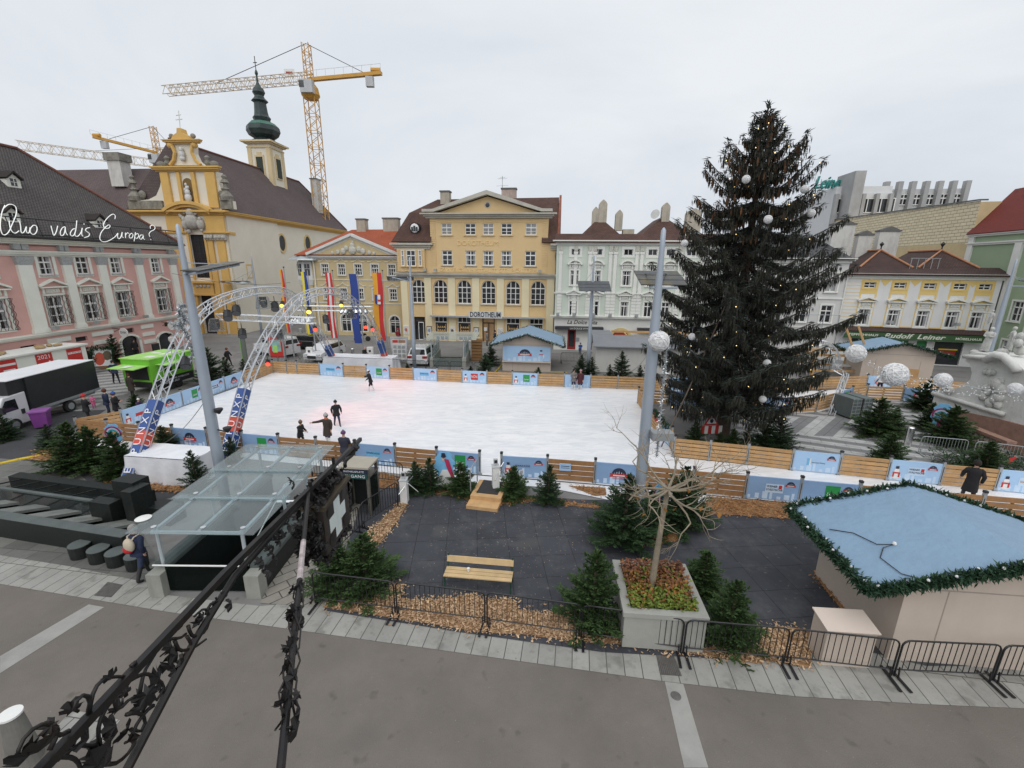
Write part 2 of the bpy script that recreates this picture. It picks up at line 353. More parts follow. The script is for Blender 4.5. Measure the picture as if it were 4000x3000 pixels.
def speckle(mat, lo, sc, dark):
    nt = mat.node_tree; L = nt.links.new; b = nt.nodes['Principled BSDF']; src = b.inputs['Base Color'].links[0].from_socket; tc = N(nt, 'ShaderNodeTexCoord')
    v = N(nt, 'ShaderNodeTexNoise', Scale=sc, Detail=2.0, Roughness=.5); L(tc.outputs['Object'], v.inputs['Vector']); r = N(nt, 'ShaderNodeMapRange'); r.inputs['From Min'].default_value = lo; r.inputs['From Max'].default_value = lo+.09; r.inputs['To Max'].default_value = .5; L(v.outputs['Fac'], r.inputs['Value'])
    mx = N(nt, 'ShaderNodeMix', data_type='RGBA'); mx.inputs['B'].default_value = rgb(dark); L(src, mx.inputs['A']); L(r.outputs[0], mx.inputs['Factor']); L(mx.outputs['Result'], b.inputs['Base Color'])
for _m in (ASPHB, ASPH): speckle(_m, .655, 2.3, (.072,.064,.056)); speckle(_m, .71, 19, (.34,.32,.29)); speckle(_m, .60, .55, (.115,.105,.095)); speckle(_m, .67, 45, (.06,.056,.05))
speckle(SLAB, .60, 2.2, (.12,.118,.105)); speckle(SLAB, .68, 9, (.10,.10,.09)); speckle(MATS_R, .60, .6, (.085,.084,.078)); speckle(MATS_R, .66, 6, (.16,.155,.14)); speckle(ICE, .72, 1.4, (.60,.64,.68))
_s2 = crop(0, 2250, 1300)
sheet('stone_inset', [tuple(G(*_s2(*q))[:2]) for q in ((290,1100),(640,1160),(800,960),(480,890))], .0105, SLAB)
# ---------------------------------------------------------------- facades
def pl_wall(u0, u1, z0, z1, holes, mb, rev=.2):
    us = sorted({u0, u1, *[v for h in holes for v in h[:2]]}); zs = sorted({z0, z1, *[v for h in holes for v in h[2:4]]})
    us = [u for u in us if u0 <= u <= u1]; zs = [z for z in zs if z0 <= z <= z1]
    for i in range(len(us)-1):
        for j in range(len(zs)-1):
            uc, zc = (us[i]+us[i+1])/2, (zs[j]+zs[j+1])/2
            if any(h[0] < uc < h[1] and h[2] < zc < h[3] for h in holes): continue
            mb.poly([(us[i],0,zs[j]),(us[i+1],0,zs[j]),(us[i+1],0,zs[j+1]),(us[i],0,zs[j+1])])
    for a, b, c, d in [h[:4] for h in holes]:
        mb.poly([(a,0,c),(a,0,d),(a,rev,d),(a,rev,c)]); mb.poly([(b,0,c),(b,rev,c),(b,rev,d),(b,0,d)])
        mb.poly([(a,0,c),(a,rev,c),(b,rev,c),(b,0,c)]); mb.poly([(a,0,d),(b,0,d),(b,rev,d),(a,rev,d)])
_WC = {}
def arc(cx, cz, r, a0, a1, n): return [(cx+r*math.cos(a0+(a1-a0)*i/n), cz+r*math.sin(a0+(a1-a0)*i/n)) for i in range(n+1)]
def window(parent, uc, z0, w, h, cols=2, rows=(.62,), arch=0, sur=None, sw=.14, sill=None, ped=None, pm=None, cv=None, wallm=None, fm=None, rev=.2, fw=.07, grille=False, label=None, dark=None, y=0, cab=0):
    """one window: surround, frame and sill in one mesh, the glass (with what hangs behind it) a sub-part"""
    w = round(w, 2); h = round(h, 2)
    if cv is None: cv = rnd.choice((0, 1, 1, 2))
    key = (w, h, cols, rows, arch, sur and sur.name, sw, sill and sill.name, ped, cv, wallm and wallm.name, rev, grille, fm and fm.name, cab)
    if key not in _WC:
        a = MB(); fmn = fm or FRAMEW; hw = w/2; zs = h - (hw if arch == 1 else 0)
        a.m(fmn); ya, yb = rev-.09, rev-.01
        a.box(-hw, -hw+fw, ya, yb, 0, h); a.box(hw-fw, hw, ya, yb, 0, h); a.box(-hw+fw, hw-fw, ya, yb, 0, fw)
        if not arch: a.box(-hw+fw, hw-fw, ya, yb, h-fw, h)
        for i in range(1, cols): x = -hw + w*i/cols; a.box(x-fw*.5, x+fw*.5, ya+.004, yb-.004, fw, h-fw*.5)
        for r in rows: a.box(-hw+fw, hw-fw, ya+.008, yb-.008, h*r-fw*(.7 if r == rows[0] else .28), h*r+fw*(.7 if r == rows[0] else .28))
        if arch == 1:
            o = arc(0, zs, hw, 0, PI, 14); inn = arc(0, zs, hw-fw, 0, PI, 14)
            for i in range(14): a.prism([o[i], o[i+1], inn[i+1], inn[i]], ya, yb)
            a.box(-hw+fw, hw-fw, ya+.012, yb-.012, zs-fw*.6, zs+fw*.6)
            if wallm:
                a.m(wallm)
                for sgn in (-1, 1):
                    pts = [(sgn*hw, zs), (sgn*hw, h)] + [(0, h)] + [(sgn*q[0], q[1]) for q in arc(0, zs, hw, PI/2, 0, 7)]
                    a.prism(pts if sgn > 0 else pts[::-1], 0.0 if rev < .05 else .001, rev-.1)
        if sur:
            a.m(sur)
            if arch == 1:
                a.box(-hw-sw, -hw, -.05, .03, 0, zs); a.box(hw, hw+sw, -.05, .03, 0, zs)
                o = arc(0, zs, hw+sw, 0, PI, 14); inn = arc(0, zs, hw, 0, PI, 14)
                for i in range(14): a.prism([o[i], o[i+1], inn[i+1], inn[i]], -.05, .03)
            else:
                a.box(-hw-sw, -hw, -.05, .03, -sw, h+sw); a.box(hw, hw+sw, -.05, .03, -sw, h+sw); a.box(-hw, hw, -.05, .03, h, h+sw); a.box(-hw, hw, -.05, .03, -sw, 0)
        if sill: a.m(sill); a.box(-hw-.12, hw+.12, -.16, .06, -.1, -.001)
        if ped:
            kind, gap, pw, ph = ped; a.m(sur or WHITE); zb = h + gap; hp = pw/2
            if kind == 't':
                a.box(-hp, hp, -.28, 0, zb, zb+.1)
                a.prism([(-hp-.06, zb+.1), (0, zb+ph-.16), (hp+.06, zb+.1), (hp+.06, zb+.24), (0, zb+ph), (-hp-.06, zb+.24)], -.34, 0)
                a.m(pm or WHITE); a.prism([(-hp+.1, zb+.1), (hp-.1, zb+.1), (0, zb+ph-.18)], -.06, -.001)
            elif kind == 's':
                a.box(-hp, hp, -.26, 0, zb, zb+.09); R = (hp*hp+ph*ph)/(2*ph); th = math.asin(min(1, hp/R)); cz = zb+ph-R
                o = arc(0, cz, R, PI/2-th, PI/2+th, 12); inn = arc(0, cz, R-.16, PI/2-th, PI/2+th, 12)
                for i in range(12): a.prism([o[i], o[i+1], inn[i+1], inn[i]], -.3, 0)
                a.m(pm or WHITE); a.prism([(-hp+.12, zb+.09)] + [(hp-.12, zb+.09)] + arc(0, cz, R-.17, PI/2-th*.85, PI/2+th*.85, 10), -.05, -.001)
            elif kind == 'l':   # slender raised line bent to a gable
                a.prism([(-hp, zb), (-hp*.55, zb), (0, zb+ph-.1), (hp*.55, zb), (hp, zb), (hp, zb+.09), (hp*.5, zb+.09), (0, zb+ph), (-hp*.5, zb+.09), (-hp, zb+.09)], -.07, 0)
            if gap > .35:
                a.m(sur or WHITE)
                for sx in (-1, 1): a.box(sx*hw-(.0 if sx > 0 else .16), sx*hw+(.16 if sx > 0 else 0), -.1, -.002, h+sw+.02, zb-.004)
                a.box(-hw*.78, hw*.78, -.05, -.002, h+sw+.07, zb-.06)
                for k in range(5): a.ball(((k-2)*hw*.3, -.06, h+(gap+sw)*.5+.03*(k % 2)), .085, 6, 4)
        g = MB().m(dark or GLASSD); yp = rev
        if arch == 1: g.poly([(p[0], yp, p[1]) for p in [(-hw, 0), (hw, 0)] + arc(0, zs, hw, 0, PI, 14)])
        else: g.poly([(-hw, yp, 0), (hw, yp, 0), (hw, yp, h), (-hw, yp, h)])
        g.m(CURT); y2 = yp - .006; hh = zs if arch else h
        if cv == 1:
            for sx in (-1, 1):
                g.poly([(sx*hw*.96, y2, .05), (sx*hw*.52, y2, .05), (sx*hw*.40, y2, hh-.05), (sx*hw*.96, y2, hh-.05)][::-sx])
        elif cv == 2: g.poly([(-hw*.95, y2, hh*.55), (hw*.95, y2, hh*.55), (hw*.95, y2, hh-.03), (-hw*.95, y2, hh-.03)])
        elif cv == 3: g.poly([(-hw*.95, y2, .05), (hw*.95, y2, .05), (hw*.95, y2, hh-.03), (-hw*.95, y2, hh-.03)])
        gr = None
        if grille:
            gr = MB().m(BLACK); n = 7; st = (w+.3)/n; nz = int((h+.1)/st/1.25); y0 = -.34
            for k in range(n+1):
                x = -hw-.15+st*k
                gr.tube([(x + (.06 if (i+k) % 2 else -.06), y0, i*(h+.1)/nz/1.0-.05) for i in range(nz+1)], .017, 4)
            for z in (-.05, h+.05):
                gr.bar((-hw-.15, y0, z), (hw+.15, y0, z), .02, 4)
                for sx in (-1, 1): gr.bar((sx*(hw+.15), y0, z), (sx*(hw+.15), 0, z), .02, 4)
            for sx in (-1, 1):
                for k in range(1, 3):
                    x = sx*(hw+.15); gr.tube([(x, y0+.11*k + (.03 if i % 2 else -.03), i*(h+.1)/nz-.05) for i in range(nz+1)], .016, 4)
        def md(m_, nm):
            me = bpy.data.meshes.new(nm); me.from_pydata(m_.v, [], m_.f)
            for q in m_.mats: me.materials.append(q)
            me.polygons.foreach_set('material_index', m_.mi); me.update(); return me
        _WC[key] = (md(a, 'window'), md(g, 'pane'), md(gr, 'grille') if gr else None)
    a, g, gr = _WC[key]
    o = inst('window', a, parent, (uc, y, z0)); inst('pane', g, o, (0, 0, 0))
    if gr: inst('grille', gr, o, (0, 0, 0))
    if label: o['label'] = label
    return (uc-w/2, uc+w/2, z0, z0+h)
def cornice(mb, u0, u1, z, prof, ends=True):
    """prof: list of (depth out, height) stacked upwards from z"""
    for i, (d, h) in enumerate(prof):
        e = d if ends else 0
        mb.box(u0-e, u1+e, -d, .02+.002*i, z, z+h-.001); z += h
def roof_poly(mb, pts, th=.12):
    """a roof face with thickness: pts counter-clockwise seen from outside"""
    pts = [Vector(p) for p in pts]; n = (pts[1]-pts[0]).cross(pts[2]-pts[0]).normalized()
    k = len(pts); vs = pts + [p - n*th for p in pts]
    mb.add(vs, [tuple(range(k)), tuple(range(2*k-1, k-1, -1))] + [(i, i+k, (i+1) % k + k, (i+1) % k) for i in range(k)])
def chimney(parent, u, y, z0, z1, w, d, m1, cap=None, round_=False):
    mb = MB().m(m1); mb.box(-w/2, w/2, -d/2, d/2, 0, z1-z0)
    if cap: mb.m(cap); mb.box(-w/2-.08, w/2+.08, -d/2-.08, d/2+.08, z1-z0, z1-z0+.16)
    if round_:
        for i in range(5): mb.prism([(-w/2*math.cos(i*.3), (z1-z0)+.1*i), (w/2*math.cos(i*.3), (z1-z0)+.1*i), (w/2*math.cos((i+1)*.3), (z1-z0)+.1*(i+1)), (-w/2*math.cos((i+1)*.3), (z1-z0)+.1*(i+1))], -d/2+.001*i, d/2-.001*i)
    return mb.build('chimney', parent, loc=(u, y, z0))
def spot(parent, u, z):
    mb = MB().m(GALV); mb.bar((u, 0, z), (u, -.55, z+.1), .03, 5); mb.box(u-.16, u+.16, -.85, -.5, z+.05, z+.32); mb.build('spotlight', parent)
def boxes(name, parent, mat, L, **k):
    mb = MB().m(mat)
    for q in L: mb.box(*q)
    return mb.build(name, parent, **k)
PLY = mk('plaster_yellow', (.65,.475,.25), .85, .05, .5, bump=.15, bscale=25, dirt=.22, dcol=(.42,.31,.16))
PLC = mk('plaster_cream', (.70,.62,.42), .85, .05, .6, dirt=.2, dcol=(.45,.40,.28))
STO = mk('stone_grey', (.46,.44,.38), .85, .1, 1.2, dirt=.4, dcol=(.2,.19,.16))
REND = mk('chimney_render', (.42,.38,.31), .9, .15, 2, dirt=.6, dcol=(.12,.11,.1))
REND2 = mk('chimney_pale', (.55,.54,.51), .9, .1, 1.5, dirt=.55, dcol=(.16,.155,.14))
COPE = mk('coping', (.12,.12,.115), .8, .2, 3)
TBR = tiles('tiles_brown', (.115,.05,.034), (.075,.034,.026), (.02,.012,.01), .2, .16, .02, .85, .5, .35, .5)
TRED = tiles('tiles_red', (.38,.085,.030), (.31,.068,.026), (.14,.035,.016), .22, .17, .014, .8, .4, .15, .5, dirt=.2)
TGREY = tiles('tiles_greybrown', (.115,.100,.095), (.085,.074,.071), (.022,.02,.02), .22, .19, .035, .85, .6, .22, .35, dirt=.25)
TPURP = tiles('tiles_purple', (.125,.090,.088), (.098,.070,.070), (.045,.033,.033), .25, .18, .02, .85, .3, .15, .3, dirt=.2)
TDK = tiles('tiles_dark', (.085,.042,.034), (.06,.032,.028), (.02,.014,.012), .22, .18, .025, .85, .5, .3, .5)
# ================= the long yellow auction house with a gable
DP = Plane((-13.3276, 54.028), -6.5)
T = thing('auction_house', 'broad ochre yellow house with a wide gable, arched windows and a grey DOROTHEUM sign', 'building', DP.p, DP.yaw)
hol = []
for i, u in enumerate((5.78, 8.52, 10.56, 12.63, 15.37)):
    hol.append(window(T, u, 12.16, 1.24, 1.25, 2, (.62, .3), sill=PLY, cv=(3, 0, 3, 0, 3)[i], sw=.08, fw=.09))
    hol.append(window(T, u-.01, 8.83, 1.22, 1.64, 2, (.70, .36), cv=(0, 1, 1, 1, 0)[i], fw=.09, sill=STO))
u6 = (2.2, 4.85, 7.69, 10.55, 13.43, 16.3)
for i, u in enumerate(u6): hol.append(window(T, u, 4.47, 1.66, 2.7, 3, (.69, .46, .23), arch=1, cv=(0, 0, 0, 0, 0, 3)[i] if i < 5 else 0, wallm=PLY, fw=.08, sill=STO, rev=.3))
shops = [(3.99, 5.56), (6.82, 8.45), (12.66, 14.25), (15.4, 17.0)]
for a, b in shops: hol.append((a, b, .05, 2.84))
hol.append((1.5, 2.85, .02, 2.82)); hol.append((9.8, 11.3, .02, 2.82))
mb = MB().m(PLY); pl_wall(0, 18.2, 0, 11.4, [h for h in hol if h[2] < 11], mb, .3); pl_wall(3.9, 17.28, 11.4, 13.9, [h for h in hol if h[2] > 11], mb, .3)
mb.box(.02, 18.18, .32, 10, 0, 11.5); mb.box(3.9, 17.28, .32, 6.2, 11.5, 13.92); 
mb.poly([(0,0,0),(0,0,11.5),(0,.32,11.5),(0,.32,0)]); mb.poly([(18.2,0,0),(18.2,.32,0),(18.2,.32,11.5),(18.2,0,11.5)])
# gable triangle and quoins
mb.prism([(4.8, 14.5), (16.3, 14.5), (10.5, 16.2)], .0, 1.2)
for z in [x*.24 for x in range(0, 25)]:
    for u in (3.88, 16.66): mb.box(u, u+.62, -.05-.01*((int(z*10)) % 2), .0, 8.1+z, 8.1+z+.2)
for k in range(44): mb.box(4.6+k*.275, 4.6+k*.275+.17, -.05, 0, 13.5, 13.88)
mb.m(PLY); mb.box(3.95, 17.2, -.06, -.001, 8.02, 8.62)
w_ = mb.build('wall', T, uv=False)
# wall above the arched storey that is lower than the block is trimmed by the roofs
for a, b in ((.12, .90), (2.96, 3.77), (5.79, 6.64), (8.66, 9.5), (11.55, 12.38), (14.45, 15.29), (17.31, 18.15)): boxes('pilaster', T, PLC, [(a, b, -.12, .0, 0, 7.4)])
mb = MB().m(STO)
cornice(mb, -.05, 18.2, 7.4, [(.16, .2), (.28, .14), (.46, .14), (.5, .08)])
cornice(mb, 3.75, 17.4, 13.92, [(.3, .18), (.5, .2), (.8, .14)])
mb.prism([(3.2, 14.56), (4.5, 14.56), (10.5, 16.32), (16.5, 14.56), (17.7, 14.56), (17.7, 14.84), (16.6, 14.86), (10.5, 16.75), (4.4, 14.86), (3.2, 14.84)], -.75, .02)
cornice(mb, -.2, 3.6, 10.6, [(.2, .2), (.35, .25), (.6, .2)], True); cornice(mb, 17.6, 18.25, 10.6, [(.2, .2), (.35, .25), (.6, .2)], False)
mb.build('cornice', T)
# oriel of three windows
ob = MB().m(PLY); ob.box(-.05, 3.2, -.35, -.002, 8.05, 10.6)
for k in range(10):
    for u in (-.06, 1.0-.2, 2.33, 2.95): ob.box(u, u+.27, -.4, -.351, 8.1+k*.25, 8.1+k*.25+.2)
ob.build('oriel', T)
for u, w2 in ((.63, .36), (1.63, 1.05), (2.7, .36)): window(T, u, 8.7, w2, 1.75, 2 if w2 > .5 else 1, (.66, .34), fw=.07, rev=.06, cv=0 if w2 > .5 else 3, y=-.43, sill=PLY)
mb = MB().m(STO); mb.ball((10.5, -.02, 15.3), .36, 14, 6, 1, .12, 1); o = mb.build('window_ring', T); mb = MB().m(GLASSD); mb.ball((10.5, -.05, 15.3), .25, 12, 6, 1, .12, 1); mb.build('pane', o)
# roofs: mansard on the left, plain slope and gable end on the right
mb = MB().m(TBR)
roof_poly(mb, [(-.6,-.5,11.4),(4.0,-.5,11.4),(4.0,2.2,14.8),(.75,2.2,14.75)]); roof_poly(mb, [(-.6,9,11.4),(-.6,-.5,11.4),(.75,2.2,14.75),(.75,7,14.75)])
roof_poly(mb, [(.75,2.2,14.75),(18.25,2.2,14.75),(18.25,5.2,16.75),(3.4,5.2,16.6)]); roof_poly(mb, [(.75,7.5,14.75),(.75,2.2,14.75),(3.4,5.2,16.6)])
roof_poly(mb, [(16.6,-.4,11.4),(18.3,-.4,11.4),(18.3,2.2,14.75),(16.6,2.2,14.75)]); roof_poly(mb, [(18.25,8.5,13.5),(.75,8.5,13.5),(3.4,5.2,16.6),(18.25,5.2,16.75)])
mb.m(TBR); roof_poly(mb, [(4.2,-.5,14.86),(10.5,-.5,16.72),(10.5,4.8,16.72),(4.2,2.4,14.9)][::1]); roof_poly(mb, [(10.5,-.5,16.72),(16.8,-.5,14.86),(16.8,2.4,14.9),(10.5,4.8,16.72)])
rf = mb.build('roof', T, uv=True)
mb = MB().m(mk('brick_end', (.22,.08,.05), .9, .25, 2)); mb.prism([(0,0),(1,0),(1,1),(0,1)], 0, 0) if 0 else None
mb.add([(18.3,-.4,11.4),(18.3,9,11.4),(18.3,5.2,17.0),(18.3,2.1,14.95),(18.55,-.4,11.4),(18.55,9,11.4),(18.55,5.2,17.0),(18.55,2.1,14.95)], [(0,1,2,3),(7,6,5,4),(0,3,7,4),(3,2,6,7),(2,1,5,6)]); mb.build('gable_end', T)
chimney(rf, 4.6, 4.6, 15.6, 17.3, 1.1, 1.0, REND, COPE); chimney(rf, 12.2, 5.6, 16, 17.7, 1.75, .9, mk('chimney_pink', (.45,.36,.31), .9, .2, 2, dirt=.4), COPE)
# eyebrow dormer and aerial
mb = MB().m(TBR); mb.tube([(2.0, .2+k*.3, 12.9) for k in range(8)], [.62]*8, 12); dm = mb.build('dormer', rf)
mb = MB().m(FRAMEW); mb.ball((2.0,.16,12.9), .5, 14, 6, 1, .1, 1); mb.m(GLASSD)
for dx in (-.27,0,.27): mb.box(2.0+dx-.11, 2.0+dx+.11, .06, .10, 12.55, 13.15-abs(dx)*.5)
mb.build('dormer_window', rf)
mb = MB().m(GALV); mb.bar((11.4,5.4,16.6),(11.4,5.4,19.2),.03); 
for z, ln in ((18.9,.6),(18.1,.7),(19.0,.35)): mb.bar((11.4-ln,5.4,z),(11.4+ln,5.4,z+.05),.018,4); mb.bar((11.4,5.1,z),(11.4,5.8,z),.018,4)
mb.build('aerial', T)
# shop fronts
BRZ = mk('bronze', (.07,.045,.03), .4, .2, 4, metal=.3); WARM = mk('shop_display', (.42,.27,.12), .6, .5, 2.2, emit=(.9,.55,.22,.12))
for i, (a, b) in enumerate(shops):
    m_ = MB().m(FRAMEW); m_.box(a, a+.08, .12, .2, .05, 2.84); m_.box(b-.08, b, .12, .2, .05, 2.84); m_.box(a+.08, b-.08, .12, .2, 2.2, 2.3); m_.box(a+.08, b-.08, .12, .2, .05, .15)
    for k in (1, 2): m_.box(a+(b-a)*k/3-.03, a+(b-a)*k/3+.03, .124, .196, 2.3, 2.84)
    sw_ = m_.build('shop_window', T)
    m_ = MB().m(GLASSD); m_.poly([(a, .26, .05), (b, .26, .05), (b, .26, 2.84), (a, .26, 2.84)])
    m_.m(WARM); c = (a+b)/2
    for k in range(4): m_.box(c-.5, c+.5, .2, .255, .35+k*.4, .40+k*.4); [m_.ball((c-.38+q*.25, .22, .48+k*.4), .08, 6, 4) for q in range(4)]
    m_.box(c-.55, c-.5, .2, .255, .2, 2.0); m_.box(c+.5, c+.55, .2, .255, .2, 2.0)
    m_.build('pane', sw_)
m_ = MB().m(BRZ); m_.box(1.5, 1.6, .1, .25, 0, 2.82); m_.box(2.75, 2.85, .1, .25, 0, 2.82); m_.box(1.6, 2.75, .1, .25, 2.25, 2.35); m_.m(GLASSD); m_.box(1.6, 2.75, .27, .29, 0, 2.82); m_.m(FRAMEW); m_.box(2.0, 2.05, .0, .08, 0.05, 2.2); m_.box(2.6, 2.65, .0, .08, .05, 2.2); m_.box(2.05, 2.6, .0, .08, 2.12, 2.2); m_.box(2.05, 2.6, .0, .08, .05, .12); m_.build('door', T)
m_ = MB().m(BRZ); m_.box(9.8, 9.92, .1, .25, 0, 2.82); m_.box(11.18, 11.3, .1, .25, 0, 2.82); m_.box(9.92, 11.18, .1, .25, 2.2, 2.32); m_.box(10.5, 10.6, .1, .25, 0, 2.2); m_.m(mk('lit_shop', (.22,.14,.08), .5, .4, 2, emit=(1,.6,.25,.08))); m_.box(9.92, 11.18, .27, .29, 0, 2.82)
m_.m(WHITE); m_.box(10.0, 10.35, .08, .095, 1.3, 1.75); m_.build('door', T)
m_ = MB().m(mk('awning_white', (.62,.60,.56), .7, .06, 2)); m_.box(3.75, 17.15, -.9, -.13, 3.0, 3.1); m_.m(GALV); m_.box(3.75, 17.15, -.95, -.9, 2.95, 3.14); m_.build('awning', T)
m_ = MB().m(mk('sign_board', (.56,.58,.60), .5, .05, 2)); m_.box(8.4, 12.3, -1.02, -.962, 2.95, 3.72); sg = m_.build('sign_board', T)
BLK = mk('ink_black', (.015,.015,.018), .6, .1, 5)
text('lettering', 'DOROTHEUM', BLK, sg, (10.35, -1.035, 3.33), (PI/2, 0, 0), .82, 3.55, .012, .012)
text('lettering', 'DOROTHEUM', mk('plaster_relief', (.74,.54,.27), .85, .05, 1), T, (9.35, -.03, 11.25), (PI/2, 0, 0), .78, 4.7, .03)
text('lettering', 'ZWEIG-ANSTALT ST. PÖLTEN', MATS['plaster_relief'], T, (10.6, -.085, 8.3), (PI/2, 0, 0), .55, 11.3, .03)
PSTR = mk('poster', (.6,.58,.55), .6, .35, 3)
for k, (u, z) in enumerate(((.5, 1.0), (3.38, 1.0), (6.2, 1.0), (9.1, 1.0), (11.95, 1.0), (14.87, 1.0))):
    m_ = MB().m(FRAMEW if k % 2 == 0 else BRZ); m_.box(u-.32, u+.32, -.19, -.125, z-.3, z+.75); m_.m(PSTR); m_.box(u-.26, u+.26, -.2, -.192, z-.22, z+.67)
    m_.m(mk('poster_ink%d' % k, ((.45,.12,.1),(.2,.28,.4),(.08,.06,.05),(.35,.45,.55),(.5,.52,.55),(.4,.1,.08))[k], .6, .3, 6)); m_.ball((u, -.2, z+.25), .17, 8, 5, 1, .05, 1.3); m_.build('poster', T)
for u in (3.3, 4.5, 16.5): spot(T, u, 8.1)
mb = MB().m(COPE); mb.tube([(18.28,-.3,10.6),(18.2,-.25,9.9),(18.3,-.15,9.2),(18.28,-.15,0)], .09, 6); mb.build('downpipe', T)
# ================= the mint green and white house
GRN = mk('plaster_mint', (.53,.585,.51), .85, .05, .5, dirt=.15, dcol=(.4,.46,.38)); WST = mk('stucco_white', (.70,.70,.66), .8, .05, .8, dirt=.22, dcol=(.42,.42,.39))
REL = mk('stucco_relief', (.50,.49,.43), .85, .2, 7, bump=.5, bscale=14)
EP = Plane((4.5047, 48.3795), -5.7)
T = thing('guest_house', 'mint green and white house with red doors and two brown hipped roofs', 'building', EP.p, EP.yaw)
hol = []
cE = crop(2150, 800, 600)
ue = [EP.uv(*cE(x, 620))[0] for x in (368, 690, 1130)] + [9.75, 11.55, 13.6, 15.4]
for i, u in enumerate(ue):
    hol.append(window(T, u, 10.0, .88, .6, 2, (), sur=WST, sw=.24, cv=0, fm=FRAMEW, fw=.05))
    hol.append(window(T, u-.02, 6.95, .86, 1.5, 2, (.70,), sur=WST, sw=.16, sill=WST, ped=('s', .62, 1.55, .5), pm=REL, cv=1))
    hol.append(window(T, u-.03, 3.75, .8, 1.55, 2, (.70,), sur=WST, sw=.15, ped=('t', .62, 1.55, .62), pm=REL, cv=(0, 0, 1)[i % 3]))
E4 = crop(2000, 700, 1000, 2074)
drs = [EP.uv(*E4(x, 1300))[0] for x in (482, 672)]
for d in drs: hol.append((d-.45, d+.45, .05, 2.3))
mb = MB().m(GRN); pl_wall(0, 17, 3.5, 11.2, [h for h in hol if h[2] > 3], mb)
mb.m(WST); pl_wall(0, 17, 0, 3.5, [h for h in hol if h[2] < 3], mb); mb.box(.02, 16.98, .22, 9, 0, 11.2)
mb.poly([(0,0,0),(0,0,11.2),(0,.22,11.2),(0,.22,0)]); mb.build('wall', T)
mb = MB().m(WST); cornice(mb, 0, 17, 11.0, [(.12, .2), (.3, .14), (.42, .12)], True); cornice(mb, 0, 17, 6.02, [(.1, .1), (.16, .08)]); cornice(mb, 0, 17, 3.45, [(.15, .12), (.4, .14), (.46, .06)]); mb.build('cornice', T)
for u in (.45, 2.0, 3.45, 3.95, 5.55, 6.05, 8.2, 8.7, 10.6, 12.5, 14.6):
    mb = MB().m(WST); mb.box(u-.16, u+.16, -.1, 0, 6.2, 10.1); mb.box(u-.22, u+.22, -.14, 0, 10.1, 10.35); mb.box(u-.2, u+.2, -.13, 0, 6.2, 6.6)
    mb.m(REL); mb.box(u-.18, u+.18, -.12, 0, 10.4, 10.95)
    mb.m(WST)
    for k in range(7): mb.box(u-.24, u+.24, -.08, 0, 3.72+k*.33, 3.72+k*.33+.29)
    mb.build('pilaster', T)
rf = MB().m(TBR)
roof_poly(rf, [(-.3,-.5,11.3),(17,-.5,11.3),(17,1.0,12.15),(-.1,1.0,12.15)])
for ux, w2, zt in ((4.5, 1.95, 14.05), (11.2, 2.5, 14.1)):
    roof_poly(rf, [(ux-w2,.95,12.1),(ux+w2,.95,12.1),(ux,3.6,zt)]); roof_poly(rf, [(ux-w2,9,12.1),(ux-w2,.95,12.1),(ux,3.6,zt),(ux,9,zt)]); roof_poly(rf, [(ux+w2,.95,12.1),(ux+w2,9,12.1),(ux,9,zt),(ux,3.6,zt)])
rf = rf.build('roof', T, uv=True)
for u, z0, z1, w2, d in ((4.0, 12.8, 14.5, .7, .8), (4.75, 13.2, 15.2, .85, .9), (6.5, 12.6, 14.2, .75, .8), (11.3, 13.2, 14.9, .8, .8), (14.2, 12.5, 14.3, 1.5, 1.0)):
    chimney(rf, u, 3.2, z0, z1, w2, d, REND, None, True)
boxes('wall', T, mk('mortar', (.4,.36,.28), .9, .2, 2), [(7.0, 8.2, 3, 3.9, 12, 12.75)])
mb = MB().m(mk('dish', (.5,.5,.48), .4, .1, 3)); mb.lathe([(.05,0),(.35,.08),(.5,.2)], 14); o = mb.build('satellite_dish', T, loc=(10.3, 3, 14.2), rot=(1.3, 0, -.6))
REDD = mk('door_red', (.27,.02,.02), .4, .15, 2); 
for d in drs:
    a = boxes('door', T, REDD, [(d-.45, d-.3, .1, .18, .05, 2.3), (d+.3, d+.45, .1, .18, .05, 2.3), (d-.3, d+.3, .1, .18, 2.1, 2.3), (d-.3, d+.3, .1, .18, .05, .35)])
    boxes('pane', a, GLASSD, [(d-.3, d+.3, .14, .16, .35, 2.1)])
mb = MB().m(mk('portal_yellow', (.58,.47,.20), .8, .08, 2)); ar = arc(7.1, 1.3, 1.25, 0, PI, 16); ai = arc(7.1, 1.3, .98, 0, PI, 16)
for i in range(16): mb.prism([ar[i], ar[i+1], ai[i+1], ai[i]], -.12, 0)
mb.box(5.85, 6.12, -.12, 0, 0, 1.3); mb.box(8.08, 8.35, -.12, 0, 0, 1.3); mb.m(REDD); mb.prism([(6.12, .02), (8.08, .02)] + arc(7.1, 1.3, .98, 0, PI, 16), -.05, -.002); mb.build('portal', T)
DGREY = mk('awning_dark', (.03,.032,.036), .7, .15, 3)
for a, b, tx in ((.1, 5.2, 'LA DOLCE VITA'), (8.8, 13.2, 'CAFE ROMA')):
    o = boxes('awning', T, DGREY, [(a, b, -.9, -.01, 2.35, 2.62)])
    text('lettering', tx, WHITE, o, ((a+b)/2, -.91, 2.48), (PI/2, 0, 0), .26, (b-a)*.38, .008)
text('lettering', 'La Dolce Vita', mk('script_brown', (.06,.03,.025), .6, .1, 4), T, (2.95, -.02, 3.05), (PI/2, 0, 0), .62, 3.2, .012, .004, .35)
for k in range(5): spot(T, (.35, 2.05, 4.1, 5.8, 8.5)[k], 3.75)
boxes('menu_board', T, GALV, [(.2, .9, -.12, -.01, 1.1, 1.5), (2.35, 2.75, -.12, -.01, 1.0, 1.4)])
